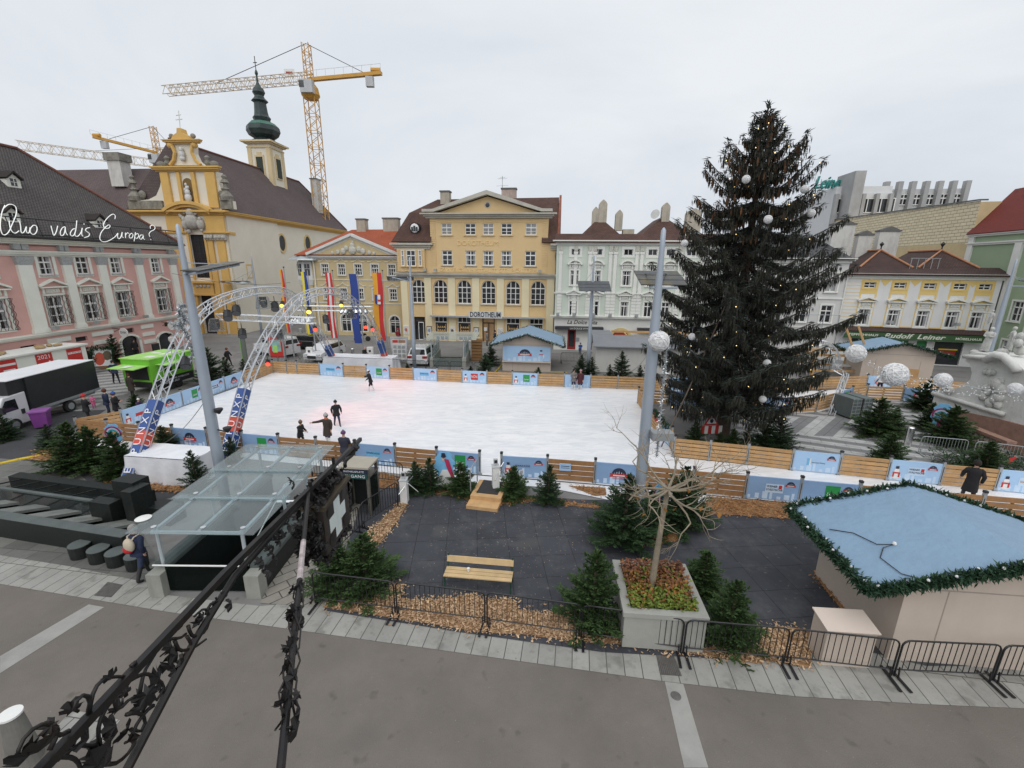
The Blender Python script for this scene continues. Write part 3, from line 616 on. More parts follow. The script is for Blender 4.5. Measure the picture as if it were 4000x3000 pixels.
# ================= grey-white house between the two
GP = Plane(EP.pt(17.0, 0)[:2], -14)
LG = (Plane((34.7055, 43.5027), -14).pt(-2.75, 0)-GP.p).length
T = thing('town_house', 'plain grey white town house with a dark slate roof, half hidden by the spruce', 'building', GP.p, GP.yaw)
PLW = mk('plaster_greywhite', (.56,.56,.54), .85, .06, .6, dirt=.2)
hol = []
for k in range(5):
    u = .9 + k*(LG-2.1)/4.0
    hol.append(window(T, u, 6.7, 1.0, 1.75, 2, (.68,), sur=WST, sill=WST, cv=3)); hol.append(window(T, u, 3.7, 1.0, 1.7, 2, (.68,), sur=WST, sill=WST))
mb = MB().m(PLW); pl_wall(0, LG-.02, 0, 9.6, hol, mb); mb.box(.02, LG-.04, .22, 9, 0, 9.6); mb.poly([(LG-.02,0,0),(LG-.02,.22,0),(LG-.02,.22,9.6),(LG-.02,0,9.6)]); mb.build('wall', T)
mb = MB().m(WST); cornice(mb, 0, LG-.05, 9.4, [(.15, .2), (.35, .16), (.45, .1)]); cornice(mb, 0, LG-.05, 6.0, [(.1, .15)]); mb.box(0, LG-.05, -.03, 0, 3.2, 3.3); mb.build('cornice', T)
SLATE = tiles('slate_roof', (.06,.062,.068), (.045,.046,.05), (.02,.02,.02), .3, .22, .02, .6, .3, .2, .5)
mb = MB().m(SLATE); roof_poly(mb, [(-.3,-.5,9.75),(LG+.2,-.5,9.75),(LG-2.6,3.6,12.2),(-.3,3.6,12.2)]); roof_poly(mb, [(LG+.2,-.5,9.75),(LG+.2,8,9.75),(LG-2.6,3.6,12.2)]); mb.build('roof', T, uv=True)
# ================= the yellow and white furniture house
FP = Plane((34.7055, 43.5027), -14)
T = thing('furniture_shop', 'white and yellow house under brown hipped roofs with a green Rudolf Leiner shop sign', 'building', FP.p, FP.yaw)
YEL = mk('plaster_sun_yellow', (.70,.51,.19), .85, .06, .6, dirt=.1)
cF = crop(3250, 950, 750); hol = []
for xa, xb in ((450, 355), (795, 700), (1140, 1040), (1485, 1385), (1780, 1670)):
    u = (FP.uv(*cF(xa, 470))[0] + FP.uv(*cF(xb, 830))[0])/2
    hol.append(window(T, u, 7.15, .95, .52, 2, (.5,), sur=YEL, sw=.16, cv=0, fw=.05)); 
    hol.append(window(T, u, 3.62, .95, 1.5, 2, (.72,), sur=WST, sw=.17, ped=('t', .72, 1.5, .52), pm=YEL, cv=1))
us = [(h[0]+h[1])/2 for h in hol[::2]]
gl = [(-1.3, .2), (.4, 1.15), (1.75, 3.5), (4.15, 5.0), (5.6, 7.9)]
for a, b in gl: hol.append((a, b, .1, 2.3))
mb = MB().m(mk('plaster_white', (.66,.66,.65), .85, .05, .7, dirt=.1)); pl_wall(-2.7, 9.5, 0, 8.3, hol, mb); mb.box(-2.68, 9.48, .22, 8, 0, 8.3)
mb.poly([(-2.7,0,0),(-2.7,0,8.3),(-2.7,.22,8.3),(-2.7,.22,0)]); mb.poly([(9.5,0,0),(9.5,.22,0),(9.5,.22,8.3),(9.5,0,8.3)])
for k in range(14): mb.m(YEL); mb.box(-2.68, -1.3, -.008, -.001, 3.7+k*.33, 3.75+k*.33)
mb.m(YEL)
for u in us:
    mb.box(u-.72, u-.56, -.02, -.001, 3.6, 7.95); mb.box(u+.56, u+.72, -.02, -.001, 3.6, 7.95); mb.box(u-.56, u+.56, -.02, -.001, 7.83, 7.95); mb.box(u-.56, u+.56, -.02, -.001, 6.6, 6.98); mb.box(u-.56, u+.56, -.02, -.001, 5.35, 5.75); mb.ball((u, -.03, 7.92), .16, 8, 4, 1, .4, 1)
mb.m(YEL)
for a, b in zip(us, us[1:]): mb.prism([((a+b)/2-.5, 7.95), ((a+b)/2, 7.35), ((a+b)/2+.5, 7.95)], -.019, -.001); 
mb.box(-1.2, 9.4, -.018, -.001, 3.5, 3.6)
mb.build('wall', T)
mb = MB().m(WST); cornice(mb, -2.75, 9.5, 8.0, [(.12, .2), (.3, .2), (.42, .1)]); mb.build('cornice', T)
mb = MB().m(TDK); roof_poly(mb, [(-3.1,-.55,8.42),(9.9,-.55,8.42),(9.9,1.2,9.1),(-3.1,1.2,9.05)])
for ux, w2 in ((.75, 2.2), (5.75, 2.4)):
    roof_poly(mb, [(ux-w2,1.0,9.0),(ux+w2,1.0,9.0),(ux,2.6,10.6)])
    roof_poly(mb, [(ux-w2,8,9.0),(ux-w2,1.0,9.0),(ux,2.6,10.6),(ux,8,10.6)]); roof_poly(mb, [(ux+w2,1.0,9.0),(ux+w2,8,9.0),(ux,8,10.6),(ux,2.6,10.6)])
rf = mb.build('roof', T, uv=True)
mb = MB().m(mk('ridge_tile', (.42,.20,.11), .9, .2, 3))
for ux, w2 in ((.75, 2.2), (5.75, 2.4)):
    mb.tube([(ux-w2,.95,9.06),(ux,2.58,10.7),(ux+w2,.95,9.06)], .1, 6); mb.tube([(ux,2.58,10.7),(ux,8,10.7)], .1, 6)
mb.build('ridge', rf)
for ux in (.75, 5.75): m_ = MB().m(DARK); m_.bar((ux,2.6,10.6),(ux,2.6,11.1),.06); m_.lathe([(.06,0),(.2,.25),(.02,.45)], 8, (ux,2.6,11.0)); m_.build('finial', rf)
chimney(rf, -2.0, 5.0, 9.8, 13.2, 2.0, 1.0, REND2, COPE, True); chimney(rf, .3, 5.5, 10, 12.2, 1.3, .9, REND2, COPE, True); chimney(rf, 2.6, 6, 10, 12.6, 1.8, .9, REND2, COPE, True)
mb = MB().m(GALV)
for k in range(5): mb.bar((2.6+k*.55, .8, 8.95), (2.6+k*.55, .75, 9.9), .03, 4)
mb.bar((2.5,.75,9.9),(4.9,.75,9.9),.03,4); mb.build('snow_guard', rf)
mb = MB().m(TDK); roof_poly(mb, [(-2.7,-.95,3.15),(9.2,-.95,3.15),(9.2,.02,3.5),(-2.7,.02,3.5)], .06); mb.build('canopy', T, uv=True)
SGN = mk('sign_green', (.035,.09,.028), .5, .15, 3); sg = boxes('sign_board', T, SGN, [(-2.3, 9.0, -.85, -.72, 2.42, 3.1)])
SGW = mk('sign_lettering', (.62,.64,.56), .5, .05, 4)
text('lettering', 'Rudolf  Leiner', SGW, sg, (3.35, -.86, 2.76), (PI/2, 0, 0), .62, 4.9, .012, .012, .3)
text('lettering', 'TEPPICHHAUS', SGW, sg, (-.75, -.86, 2.76), (PI/2, 0, 0), .3, 2.5, .01, .006); text('lettering', 'MÖBELHAUS', SGW, sg, (7.65, -.86, 2.72), (PI/2, 0, 0), .3, 2.0, .01, .006)
LGRN = mk('poster_green', (.03,.22,.06), .5, .15, 3)
for i, (a, b) in enumerate(gl):
    o = boxes('shop_window', T, FRAMEW, [(a-.06, a, -.06, .1, .1, 2.36), (b, b+.06, -.06, .1, .1, 2.36), (a, b, -.06, .1, 2.3, 2.36)])
    m_ = MB().m(GLASSD if i in (0, 4) else LGRN if i in (1, 3) else PSTR); m_.box(a, b, .12, .15, .1, 2.3)
    m_.m(WHITE)
    if i in (1, 3):
        c = (a+b)/2
        for z in (1.25, 1.5): m_.prism([(c-.28, z), (c, z-.1), (c+.26, z+.12), (c+.02, z+.02), (c-.05, z+.2)], .1, .118)
    if i in (0, 4): m_.m(mk('sale_yellow', (.75,.5,.03), .6, .1, 3)); m_.box(a+.5, b-.3, .1, .118, 1.5, 1.62); m_.m(REDD); m_.box(a+.55, b-.4, .1, .118, 1.05, 1.45)
    if i == 2: m_.m(LGRN); m_.box(a, b, .1, .118, 1.7, 2.3)
    m_.build('pane', o)
spot(T, 1.35, 3.85); spot(T, 6.6, 3.85)
mb = MB().m(WST); mb.tube([(-2.72,-.35,8.3),(-2.75,-.2,7.7),(-2.78,-.12,0)], .07, 6); mb.build('downpipe', T)
# ================= green house with tiled side wall, on the right
QP = Plane((44.21, 41.13), -102)
T = thing('corner_house', 'tall green house with red brown roof and a long cream tiled side wall', 'building', QP.p, QP.yaw)
GR2 = mk('plaster_green', (.30,.385,.25), .85, .05, .6, dirt=.12); CTL = tiles('cream_tiles', (.72,.63,.43), (.66,.57,.39), (.26,.2,.12), .9, .33, .03, .6, .3, .08, .5, dirt=.12)
mb = MB().m(CTL); mb.poly([(-44,0,10.6),(-5.6,0,10.6),(-5.6,0,15.4),(-44,0,16.6)]); mb.build('tiled_wall', T, uv=True)
mb = MB().m(mk('firewall', (.55,.44,.25), .9, .1, 1)); mb.box(-44, -5.6, .005, 8, 0, 15.3); mb.box(-20, -5.6, -.01, .004, 8, 11.5); mb.m(COPE); mb.add([(-44.1,-.15,16.6),(-5.6,-.15,15.4),(-5.6,.6,15.4),(-44.1,.6,16.6),(-44.1,-.15,16.75),(-5.6,-.15,15.55),(-5.6,.6,15.55),(-44.1,.6,16.75)], [(0,1,5,4),(4,5,6,7),(1,2,6,5),(0,4,7,3)]); mb.build('firewall', T)
hol = [window(T, u, z, 1.1, h, 2, (.7, .35), sur=WST, sill=WST) for u in (1.9, 5.2) for z, h in ((4.6, 1.7), (.9, 2.0))]
mb = MB().m(GR2); pl_wall(-5.6, 9, 0, 12.1, hol, mb); mb.box(-5.58, 8.98, .22, 9, 0, 12.1); mb.build('wall', T)
[boxes('pilaster', T, WST, [q]) for q in ((-5.65, -5.0, -.16, 0, 8, 12.1), (.0, .75, -.2, 0, 2.5, 11.2), (3.3, 3.9, -.2, 0, 2.5, 11.2))]
mb = MB().m(WST); cornice(mb, -5.6, 9, 11.2, [(.15, .15), (.25, .12)]); cornice(mb, -5.6, 9, 12.0, [(.2, .15), (.35, .12)]); mb.build('cornice', T)
mb = MB().m(tiles('tiles_oxide', (.20,.028,.018), (.16,.024,.016), (.07,.012,.01), .2, .17, .015, .8, .4, .12, .5, dirt=.1)); roof_poly(mb, [(-5.75,-.45,12.3),(9,-.45,12.3),(9,2.6,16.4),(-5.75,2.6,16.4)][::1]); mb.build('roof', T, uv=True)
# ================= department store behind
CON = mk('concrete', (.36,.36,.36), .85, .12, .6, dirt=.35); LWH = mk('panel_white', (.60,.61,.62), .7, .06, .4, dirt=.25)
c5 = crop(2900, 600, 1100, 2147); LP = Plane((30, 86), -8)
T = thing('department_store', 'modern white office block with concrete fins and a turquoise rooftop sign', 'building', LP.p, LP.yaw)
u0, zt = LP.uv(*c5(985, 245)); u1, _ = LP.uv(*c5(1690, 255)); zb = LP.uv(*c5(1000, 470))[1]; zw = LP.uv(*c5(1200, 310))[1]; zw0 = LP.uv(*c5(1200, 395))[1]
n = 7; st = (u1-u0)/n
boxes('wall', T, LWH, [(u0, u1, 0, 12, 0, zt-.6)]); boxes('fin', T, CON, [(u0+k*st-.35, u0+k*st+.35, -.9, 0, 0, zt+.5) for k in range(1, n+1)])
for k in range(n): window(T, u0+k*st+st/2+.2, zw0, st*.74, zw-zw0, 2, (.6,), rev=.02, y=-.12, fw=.14, cv=0)
ub, zl = LP.uv(*c5(575, 295)); uc_ = LP.uv(*c5(860, 245))[0]; zl0 = LP.uv(*c5(600, 500))[1]
L2 = boxes('wing', T, LWH, [(ub, u0, -6, 8, 0, zl-1.0), (ub+.02, u0-.02, -5.8, 8, 0, zl)])
for k in range(4): window(T, ub+1.6+k*(u0-ub)/4.2, LP.uv(*c5(600,455), -6)[1], 2.6, 2.2, 1, (), rev=.02, y=-6.12, fw=.12, cv=0)
boxes('fin', T, CON, [(ub+k*(u0-ub)/4.2-.25, ub+k*(u0-ub)/4.2+.25, -6.7, -6.02, 0, zl-1.2) for k in range(5)])
ua, za = LP.uv(*c5(868, 130), -9); ub2 = LP.uv(*c5(1018, 130), -9)[0]
o = boxes('lift_tower', T, CON, [(ua, ub2-1.2, -9, -4, 0, za)])
TURQ = mk('sign_turquoise', (.01,.21,.19), .4, .1, 2); us_, zs_ = LP.uv(*c5(662, 225), -5)
sg = boxes('sign_frame', T, GALV, [(us_-2+k*.8, us_-1.92+k*.8, -4.9, -4.8, zl, zs_+.6) for k in range(6)]); text('lettering', 'Leiner', TURQ, sg, (us_, -5, zs_), (PI/2, 0, 0), 2.6, 4.6, .2, .05, .3)
# ================= small ochre house with the relief pediment
SP = Plane((-15.813, 56.3971), -6.5)
T = thing('bank_house', 'low ochre house with an orange tiled roof and a white relief pediment', 'building', SP.p, SP.yaw)
PLO = mk('plaster_ochre', (.52,.42,.235), .85, .06, .6, dirt=.25); hol = []
WLI = mk('trim_white', (.62,.62,.6), .7, .05, 2)
for i, u in enumerate((-7.6, -5.44, -3.29, -1.16, 1.0)):
    hol.append(window(T, u, 7.52, .88, 1.3, 3, (.66, .33), sur=WLI, sw=.13, ped=('l', .28, 1.75, .45), sill=WLI, cv=0, fw=.06)); hol.append(window(T, u, 4.56, .88, 1.34, 3, (.66, .33), sur=WLI, sw=.13, ped=('l', .28, 1.75, .45), sill=WLI, cv=0, fw=.06))
    hol.append(window(T, u, .5 if i % 4 else .4, 1.25, 2.2, 2, (.62, .48), arch=1, sur=WLI, sw=.16, cv=0, wallm=PLO, fw=.06))
mb = MB().m(PLO); pl_wall(-9.3, 1.95, 0, 9.75, hol, mb); mb.box(-9.28, 1.93, .22, 9, 0, 9.75); mb.poly([(-9.3,0,0),(-9.3,0,9.75),(-9.3,.22,9.75),(-9.3,.22,0)]); mb.build('wall', T)
mb = MB().m(WLI); cornice(mb, -9.3, 1.95, 9.45, [(.15, .12), (.3, .12), (.42, .1)]); cornice(mb, -9.3, 1.95, 6.9, [(.06, .1)]); cornice(mb, -9.3, 1.95, 4.05, [(.06, .1)])
mb.prism([(-9.4, 9.8), (2.0, 9.8), (2.0, 10.0), (-3.6, 12.4), (-9.4, 10.0)], -.4, -.2); mb.build('cornice', T)
mb = MB().m(PLO); mb.prism([(-8.3, 9.95), (1.0, 9.95), (-3.65, 11.85)], -.44, -.401); mb.build('pediment', T)
mb = MB().m(REL)
for x, z, r in [(-3.6,11.0,.35),(-3.6,10.5,.5),(-3.5,11.45,.16),(-4.4,10.7,.3),(-4.8,10.35,.35),(-5.5,10.25,.25),(-2.8,10.6,.32),(-2.3,10.35,.35),(-1.5,10.2,.25),(-.9,10.12,.18),(-6.2,10.15,.2)]: mb.ball((x, -.5, z), r, 8, 5, 1, .5, 1.1)
mb.m(WLI)
for s in (-1, 1): mb.beam((-3.65+s*5.9, -.55, 9.98), (-3.65, -.55, 12.25), .35, .3)
mb.build('relief', T)
mb = MB().m(TRED); roof_poly(mb, [(-11.2,-.5,9.9),(2.4,-.5,9.9),(2.4,5,13.3),(-6.1,5,13.2)]); roof_poly(mb, [(-11.2,9,9.9),(-11.2,-.5,9.9),(-6.1,5,13.2)]); roof_poly(mb, [(-9.6,-.45,10.0),(-3.65,-.45,12.4),(-3.65,4.5,12.4)]); roof_poly(mb, [(-3.65,-.45,12.4),(2.2,-.45,10.0),(-3.65,4.5,12.4)]); rf = mb.build('roof', T, uv=True)
chimney(rf, -4.6, 5, 12.5, 14.4, 1.2, 1, REND, COPE); chimney(rf, -.6, 5, 12.5, 14.5, 2.0, 1, REND, COPE)
mb = MB().m(WST); mb.tube([(-9.0,-.5,9.5),(-8.95,-.15,8.8),(-8.95,-.12,0)], .08, 6); mb.build('downpipe', T)
# corner oriel with a metal roof
mb = MB().m(PLO); mb.lathe([(1.15,.0),(1.15,9.3)], 8, (-10.3,.9,0)); mb.build('corner_turret', T)
mb = MB().m(WLI); mb.lathe([(1.05,3.6),(1.35,4.1),(1.35,5.2),(1.2,5.2)], 8, (-10.3,.9,0)); mb.lathe([(1.2,6.2),(1.4,6.9),(1.4,7.1),(1.3,9.1)], 8, (-10.3,.9,0)); mb.m(GLASSD)
for a in range(8):
    t = 2*PI*(a+.5)/8+PI; x, y = -10.3+1.24*math.cos(t), .9+1.24*math.sin(t); 
    if y < 1.2: mb.T = Matrix.Translation((x, y, 0)) @ Matrix.Rotation(t+PI/2, 4, 'Z'); mb.m(GLASSD); mb.box(-.3, .3, -.06, .0, 7.4, 8.8); mb.m(WLI); mb.box(-.02, .02, -.1, -.06, 7.4, 8.8); mb.box(-.3, .3, -.1, -.06, 8.2, 8.25)
mb.T = None; mb.build('oriel', T)
mb = MB().m(mk('zinc', (.42,.46,.48), .4, .1, 2, metal=.3)); mb.lathe([(2.3,9.25),(2.2,9.4),(.5,10.1),(.05,10.4)], 8, (-10.3,.9,0)); mb.build('turret_roof', T)
# ================= pink palace on the left
PP = Plane(G(553.7, 1386.7), 85.5)
T = thing('pink_palace', 'pink baroque palace with white pilasters, barred windows and a steep grey brown roof', 'building', PP.p, PP.yaw)
PNK = mk('plaster_pink', (.62,.36,.32), .85, .07, .6, bump=.1, dirt=.2, dcol=(.50,.33,.29)); WPK = mk('stucco_ivory', (.72,.72,.65), .8, .05, 1, dirt=.12, dcol=(.45,.44,.38)); GRC = mk('capital_grey', (.38,.39,.39), .85, .25, 9, bump=.6, bscale=18)
hol = []; LEFT = -34
wu = [-13.6, -10.7, -6.67, -3.77, -.7, 3.65, -17.6, -20.6, -23.6, -27.5, -30.6]
for i, u in enumerate(wu):
    hol.append(window(T, u, 7.85, 1.06, 1.45, 2, (.66, .34), sur=WPK, sw=.22, cv=(1, 1, 1, 0)[i % 4], sill=GRC, fw=.08)); hol.append(window(T, u+.02, 3.97, 1.3, 2.2, 2, (.62, .3), sur=WPK, sw=.2, ped=('t', .66, 2.0, .72), pm=PNK, cv=1, fw=.1, grille=True))
doors = [(-1.84, -.02, 0, 2.05), (2.2, 3.9, 0, 1.75), (-9.3, -7.8, 0, 2)]
for d in doors: hol.append(d)
sl_ = [(-5.8, -4.8, 2.25, 2.65), (-1.1, -.25, 2.3, 2.75), (-13.0, -12, 2.2, 2.6), (3.3, 4.2, 2.35, 2.75), (-9.9, -8.8, 2.2, 2.6)]
hol += sl_
mb = MB().m(PNK); pl_wall(LEFT, 6.55, 0, 10.0, hol, mb, .3); mb.box(LEFT, 6.53, .32, 14, 0, 10.2); mb.poly([(6.55,0,0),(6.55,.32,0),(6.55,.32,10),(6.55,0,10)]); mb.build('wall', T)
for a, b, c, d in sl_: boxes('cellar_window', T, GLASSD, [(a, b, .2, .3, c, d)])
for a, b, c, d in doors: boxes('door', T, GLASSD, [(a, b, .2, .3, c, d)])
for a in (-2.2, 1.56, 5.6, -5.2, -8.3, -12.1, -15.5, -19.1, -22.1, -25.5, -29, -32.2):
    w2 = .5 if abs(a+8.3) < .1 or a < -25 else .36
    mb = MB().m(WPK); mb.box(a-w2, a+w2, -.22, 0, 3.75, 8.6); mb.box(a-w2-.08, a+w2+.08, -.28, 0, 3.42, 3.7); mb.box(a-w2-.04, a+w2+.04, -.25, 0, 3.7, 3.78)
    mb.m(GRC); mb.add([(a-w2,-.22,8.6),(a+w2,-.22,8.6),(a+w2,0,8.6),(a-w2,0,8.6),(a-w2-.14,-.4,9.25),(a+w2+.14,-.4,9.25),(a+w2+.14,0,9.25),(a-w2-.14,0,9.25)], [(0,1,5,4),(1,2,6,5),(3,0,4,7),(0,3,2,1),(4,5,6,7)])
    mb.m(GRC); mb.box(a-w2, a-.03, -.3, 0, 9.72, 10.15); mb.box(a+.03, a+w2, -.3, 0, 9.72, 10.15)
    mb.build('pilaster', T)
mb = MB().m(WPK); cornice(mb, LEFT, 6.5, 9.27, [(.1, .14), (.22, .14), (.3, .12)]); cornice(mb, LEFT, 6.5, 10.15, [(.25, .16), (.45, .14), (.65, .18), (.7, .06)]); cornice(mb, LEFT, 6.5, 3.06, [(.1, .12), (.24, .12), (.3, .1)])
for z in (1.0, 1.75, 2.5):
    for a, b in ((-8, -6.2), (-4.4, -2.4), (.5, 1.9), (4.6, 6.5)): mb.box(a, b, -.08, 0, z, z+.36)
for d in doors[:2]:
    mb.box(d[0]-.25, d[0], -.1, .1, 0, d[3]-.3); mb.box(d[1], d[1]+.25, -.1, .1, 0, d[3]-.3); c = (d[0]+d[1])/2; r = (d[1]-d[0])/2
    o_ = arc(c, d[3]-.55, r+.25, 0, PI, 12); i_ = arc(c, d[3]-.55, r, 0, PI, 12); k = .55/r
    o_ = [(x, d[3]-.55+(z-d[3]+.55)*k) for x, z in o_]; i_ = [(x, d[3]-.55+(z-d[3]+.55)*k) for x, z in i_]
    for q in range(12): mb.prism([o_[q], o_[q+1], i_[q+1], i_[q]], -.1, .1)
mb.build('cornice', T)
mb = MB().m(TGREY); E_ = 10.62
roof_poly(mb, [(LEFT,-.75,E_),(6.75,-.75,E_),(-.5,7.3,18.4),(LEFT,7.3,18.7)]); roof_poly(mb, [(6.75,-.75,E_),(6.75,14,E_),(-.5,7.3,18.4)]); rf = mb.build('roof', T, uv=True)
mb = MB().m(mk('ridge_brown', (.16,.07,.05), .9, .2, 3)); mb.tube([(6.8,-.8,E_+.04),(-.5,7.3,18.5),(LEFT,7.3,18.8)], .13, 6); mb.build('ridge', rf)
mb = MB().m(DARK); mb.box(LEFT, 6.8, -.95, -.78, 10.58, 10.7); mb.build('gutter', rf)
def rz_at(y): return E_ + (y+.75)*(18.4-E_)/8.05
cR = crop(0, 550, 700)
for px, py in ((165, 500), (150, 925), (1232, 1015)):
    d = ray(*cR(px, py)); best = None
    for k in range(60):
        y = k*.1; h = PP.hit(*cR(px, py), y); z = h.z
        if z < rz_at(y)+.5: best = ((h-PP.p).dot(PP.x), y, z); break
    u, y, z = best
    m_ = MB().m(WPK); m_.add([(u-.5,y,z-.6),(u+.5,y,z-.6),(u+.5,y,z+.25),(u,y,z+.7),(u-.5,y,z+.25),(u-.5,y+1.6,z-.6),(u+.5,y+1.6,z-.6),(u+.5,y+1.6,z+.25),(u,y+1.6,z+.7),(u-.5,y+1.6,z+.25)], [(0,1,2,3,4),(1,6,7,2),(5,0,4,9)])
    m_.m(GLASSD); m_.box(u-.22, u+.22, y-.02, y-.005, z-.35, z+.2); m_.m(FRAMEW); m_.box(u-.02, u+.02, y-.05, y-.021, z-.35, z+.2); m_.box(u-.22, u+.22, y-.05, y-.021, z-.08, z-.05)
    m_.m(TDK); roof_poly(m_, [(u-.65,y-.25,z+.22),(u,y-.25,z+.8),(u,y+1.7,z+.8),(u-.65,y+1.7,z+.22)]); roof_poly(m_, [(u,y-.25,z+.8),(u+.65,y-.25,z+.22),(u+.65,y+1.7,z+.22),(u,y+1.7,z+.8)]); m_.build('dormer', rf)
for u in (-8.0, -4.6, -1.6, .3, 3.0, 5.2): spot(T, u+.3, 3.55)
# round hanging signs and the neon writing
for u, z, tx in ((-2.4, 2.6, 'EVA'), (3.0, 2.5, '')):
    t = thing('hanging_sign', 'round white shop sign reading EVA on a black bracket of the pink palace' if tx else 'blank round shop sign on a black bracket near the palace corner', 'sign', PP.pt(u, 0, 0), PP.yaw)
    m_ = MB().m(BLACK); m_.bar((0,0,z+.4),(0,-1.0,z+.3),.03); m_.bar((0,-.02,z),(0,-.7,z+.3),.02); m_.build('bracket', t)
    m_ = MB().m(WHITE); m_.T = Matrix.Translation((0,-1.05,z)) @ Matrix.Rotation(PI/2, 4, 'Y'); m_.lathe([(.42,-.03),(.42,.03)], 20); d_ = m_.build('disc', t)
    if tx: text('lettering', tx, BLK, d_, (-.04, -1.05, z), (PI/2, 0, -PI/2), .32, .55, .005)
t = thing('neon_sign', 'white handwritten neon sign Quo vadis Europa? on a black rail along the palace eaves', 'sign', PP.pt(0, 0), PP.yaw)
NEON = mk('neon_tube', (.8,.82,.8), .35, .02, 5, emit=(.95,1,.97,.35))
W_ = [[(60,795),(25,880),(5,1000),(8,1090),(30,1150),(65,1160),(110,1120),(150,1030),(185,950),(203,880),(195,820),(160,790),(110,785),(70,810),(50,830)], [(112,990),(125,1070),(150,1120),(190,1140),(235,1110)], [(228,985),(245,1010),(255,1060),(258,1110),(270,1138),(300,1120),(325,1060),(322,1100),(335,1135),(360,1130),(372,1070)], [(440,1045),(410,1045),(378,1080),(372,1120),(395,1152),(430,1150),(455,1110),(455,1065),(440,1045)],
 [(630,1050),(645,1110),(665,1168),(695,1120),(712,1050)], [(800,1060),(770,1075),(745,1120),(750,1165),(780,1165),(800,1120),(805,1065),(812,1130),(835,1165)], [(925,1085),(895,1095),(868,1140),(880,1172),(910,1165),(935,1100),(948,985)], [(935,1100),(925,1165),(960,1178),(1000,1130),(1015,1075),(1008,1150),(1025,1180)], [(1037,1022),(1037,1034)], [(1110,1072),(1070,1080),(1055,1105),(1085,1130),(1105,1150),(1090,1180),(1040,1195)],
 [(1418,965),(1422,925),(1395,905),(1350,930),(1300,985),(1275,1040),(1295,1078),(1340,1078),(1360,1050),(1335,1040),(1290,1080),(1250,1130),(1232,1190),(1245,1232),(1290,1247),(1350,1230),(1420,1185),(1455,1140),(1450,1180),(1465,1210),(1490,1190),(1508,1130),(1505,1180),(1525,1195)], [(1548,1135),(1550,1200)], [(1552,1160),(1575,1135),(1595,1150)], [(1625,1140),(1598,1165),(1600,1198),(1630,1195),(1642,1160),(1625,1140)], [(1672,1130),(1655,1240)], [(1668,1160),(1700,1145),(1712,1175),(1690,1205),(1665,1195)], [(1770,1165),(1735,1165),(1722,1200),(1745,1215),(1770,1175),(1768,1205),(1788,1218)],
 [(1858,1085),(1855,1055),(1885,1042),(1912,1065),(1905,1095),(1860,1120),(1840,1150),(1850,1185)], [(1858,1215),(1866,1222)]]
for s in W_:
    pts = []
    for i in range(len(s)-1):
        p0, p1, p2, p3 = s[max(i-1, 0)], s[i], s[i+1], s[min(i+2, len(s)-1)]
        for q in range(4):
            f = q/4; pts.append(tuple(.5*((2*p1[k])+(-p0[k]+p2[k])*f+(2*p0[k]-5*p1[k]+4*p2[k]-p3[k])*f*f+(-p0[k]+3*p1[k]-3*p2[k]+p3[k])*f**3) for k in (0, 1)))
    pts.append(s[-1]); P_ = []
    for q in pts: u, z = PP.uv(*cR(*q), -.95); P_.append((u, -.95, z))
    m_ = MB().m(NEON); m_.tube(P_, .03, 6); m_.build('neon_letter', t, smooth=True)
mb = MB().m(BLACK)
for z in (10.85, 12.0): mb.bar((-16,-.75,z),(6.4,-.75,z),.05,5)
for u in range(-15, 7, 2): mb.bar((u,-.5,12.0),(u,-.75,10.7),.03,4)
mb.build('rail', t)
# ================= church
def lattice(mb, p, q, w, n, r, h=None, up=(0,0,1), rb=None):
    """square lattice girder between p and q"""
    p = Vector(p); q = Vector(q); d = (q-p).normalized(); up = Vector(up); a = d.cross(up).normalized(); b = a.cross(d).normalized(); h = h or w; rb = rb or r*.6
    cs = [a*(i*w/2)+b*(j*h/2) for i, j in ((-1,-1),(1,-1),(1,1),(-1,1))]
    for c in cs: mb.bar(p+c, q+c, r, 5)
    for k in range(n):
        s, e = p+(q-p)*(k/n), p+(q-p)*((k+1)/n)
        for i in range(4):
            c0, c1 = cs[i], cs[(i+1) % 4]
            mb.bar(s+(c0 if k % 2 else c1), e+(c1 if k % 2 else c0), rb, 4)
            if k % 2 == 0: mb.bar(s+c0, s+c1, rb, 4)
NV = Plane((-35.0, 57.0), 85.5); KP = Plane((-35.0, 57.0), -4.5)
T = thing('church', 'yellow and cream baroque church with a scrolled gable, oval windows and a green onion spire', 'church', KP.p, KP.yaw)
CRM = mk('plaster_churchcream', (.72,.67,.56), .85, .05, .4, dirt=.08, dcol=(.45,.38,.27)); OCH = mk('plaster_churchochre', (.62,.39,.12), .85, .08, .8, dirt=.3, dcol=(.33,.24,.13)); SCU = mk('sculpture_stone', (.42,.40,.36), .9, .25, 3, bump=.6, bscale=9, dirt=.5, dcol=(.16,.15,.13)); WEA = mk('weathered_stone', (.20,.19,.16), .95, .4, 2.5, bump=.5, bscale=12, dirt=.5, dcol=(.45,.42,.36))
A_ = -3.71
mb = MB().m(CRM)
pl_wall(-12.6, .18, 0, 14.4, [(A_-.95, A_+.95, 7.0, 12.15), (A_-.85, A_+.85, 0, 4.85), (-4.45, -3.1, 15, 17)], mb, .4); mb.box(-12.6, .16, .42, 11, 0, 14.4)
mb.prism([(-7.0, 14.9), (.0, 14.9), (.0, 19.2), (-7.0, 19.2)], .05, 1.2)
nk = [(-5.5, 19.9), (-4.95, 20.4), (-4.65, 21.2), (-4.75, 22.2), (-2.35, 22.2), (-2.5, 21.2), (-2.2, 20.4), (-1.6, 19.9)]
mb.prism(nk[::-1], .05, .9)
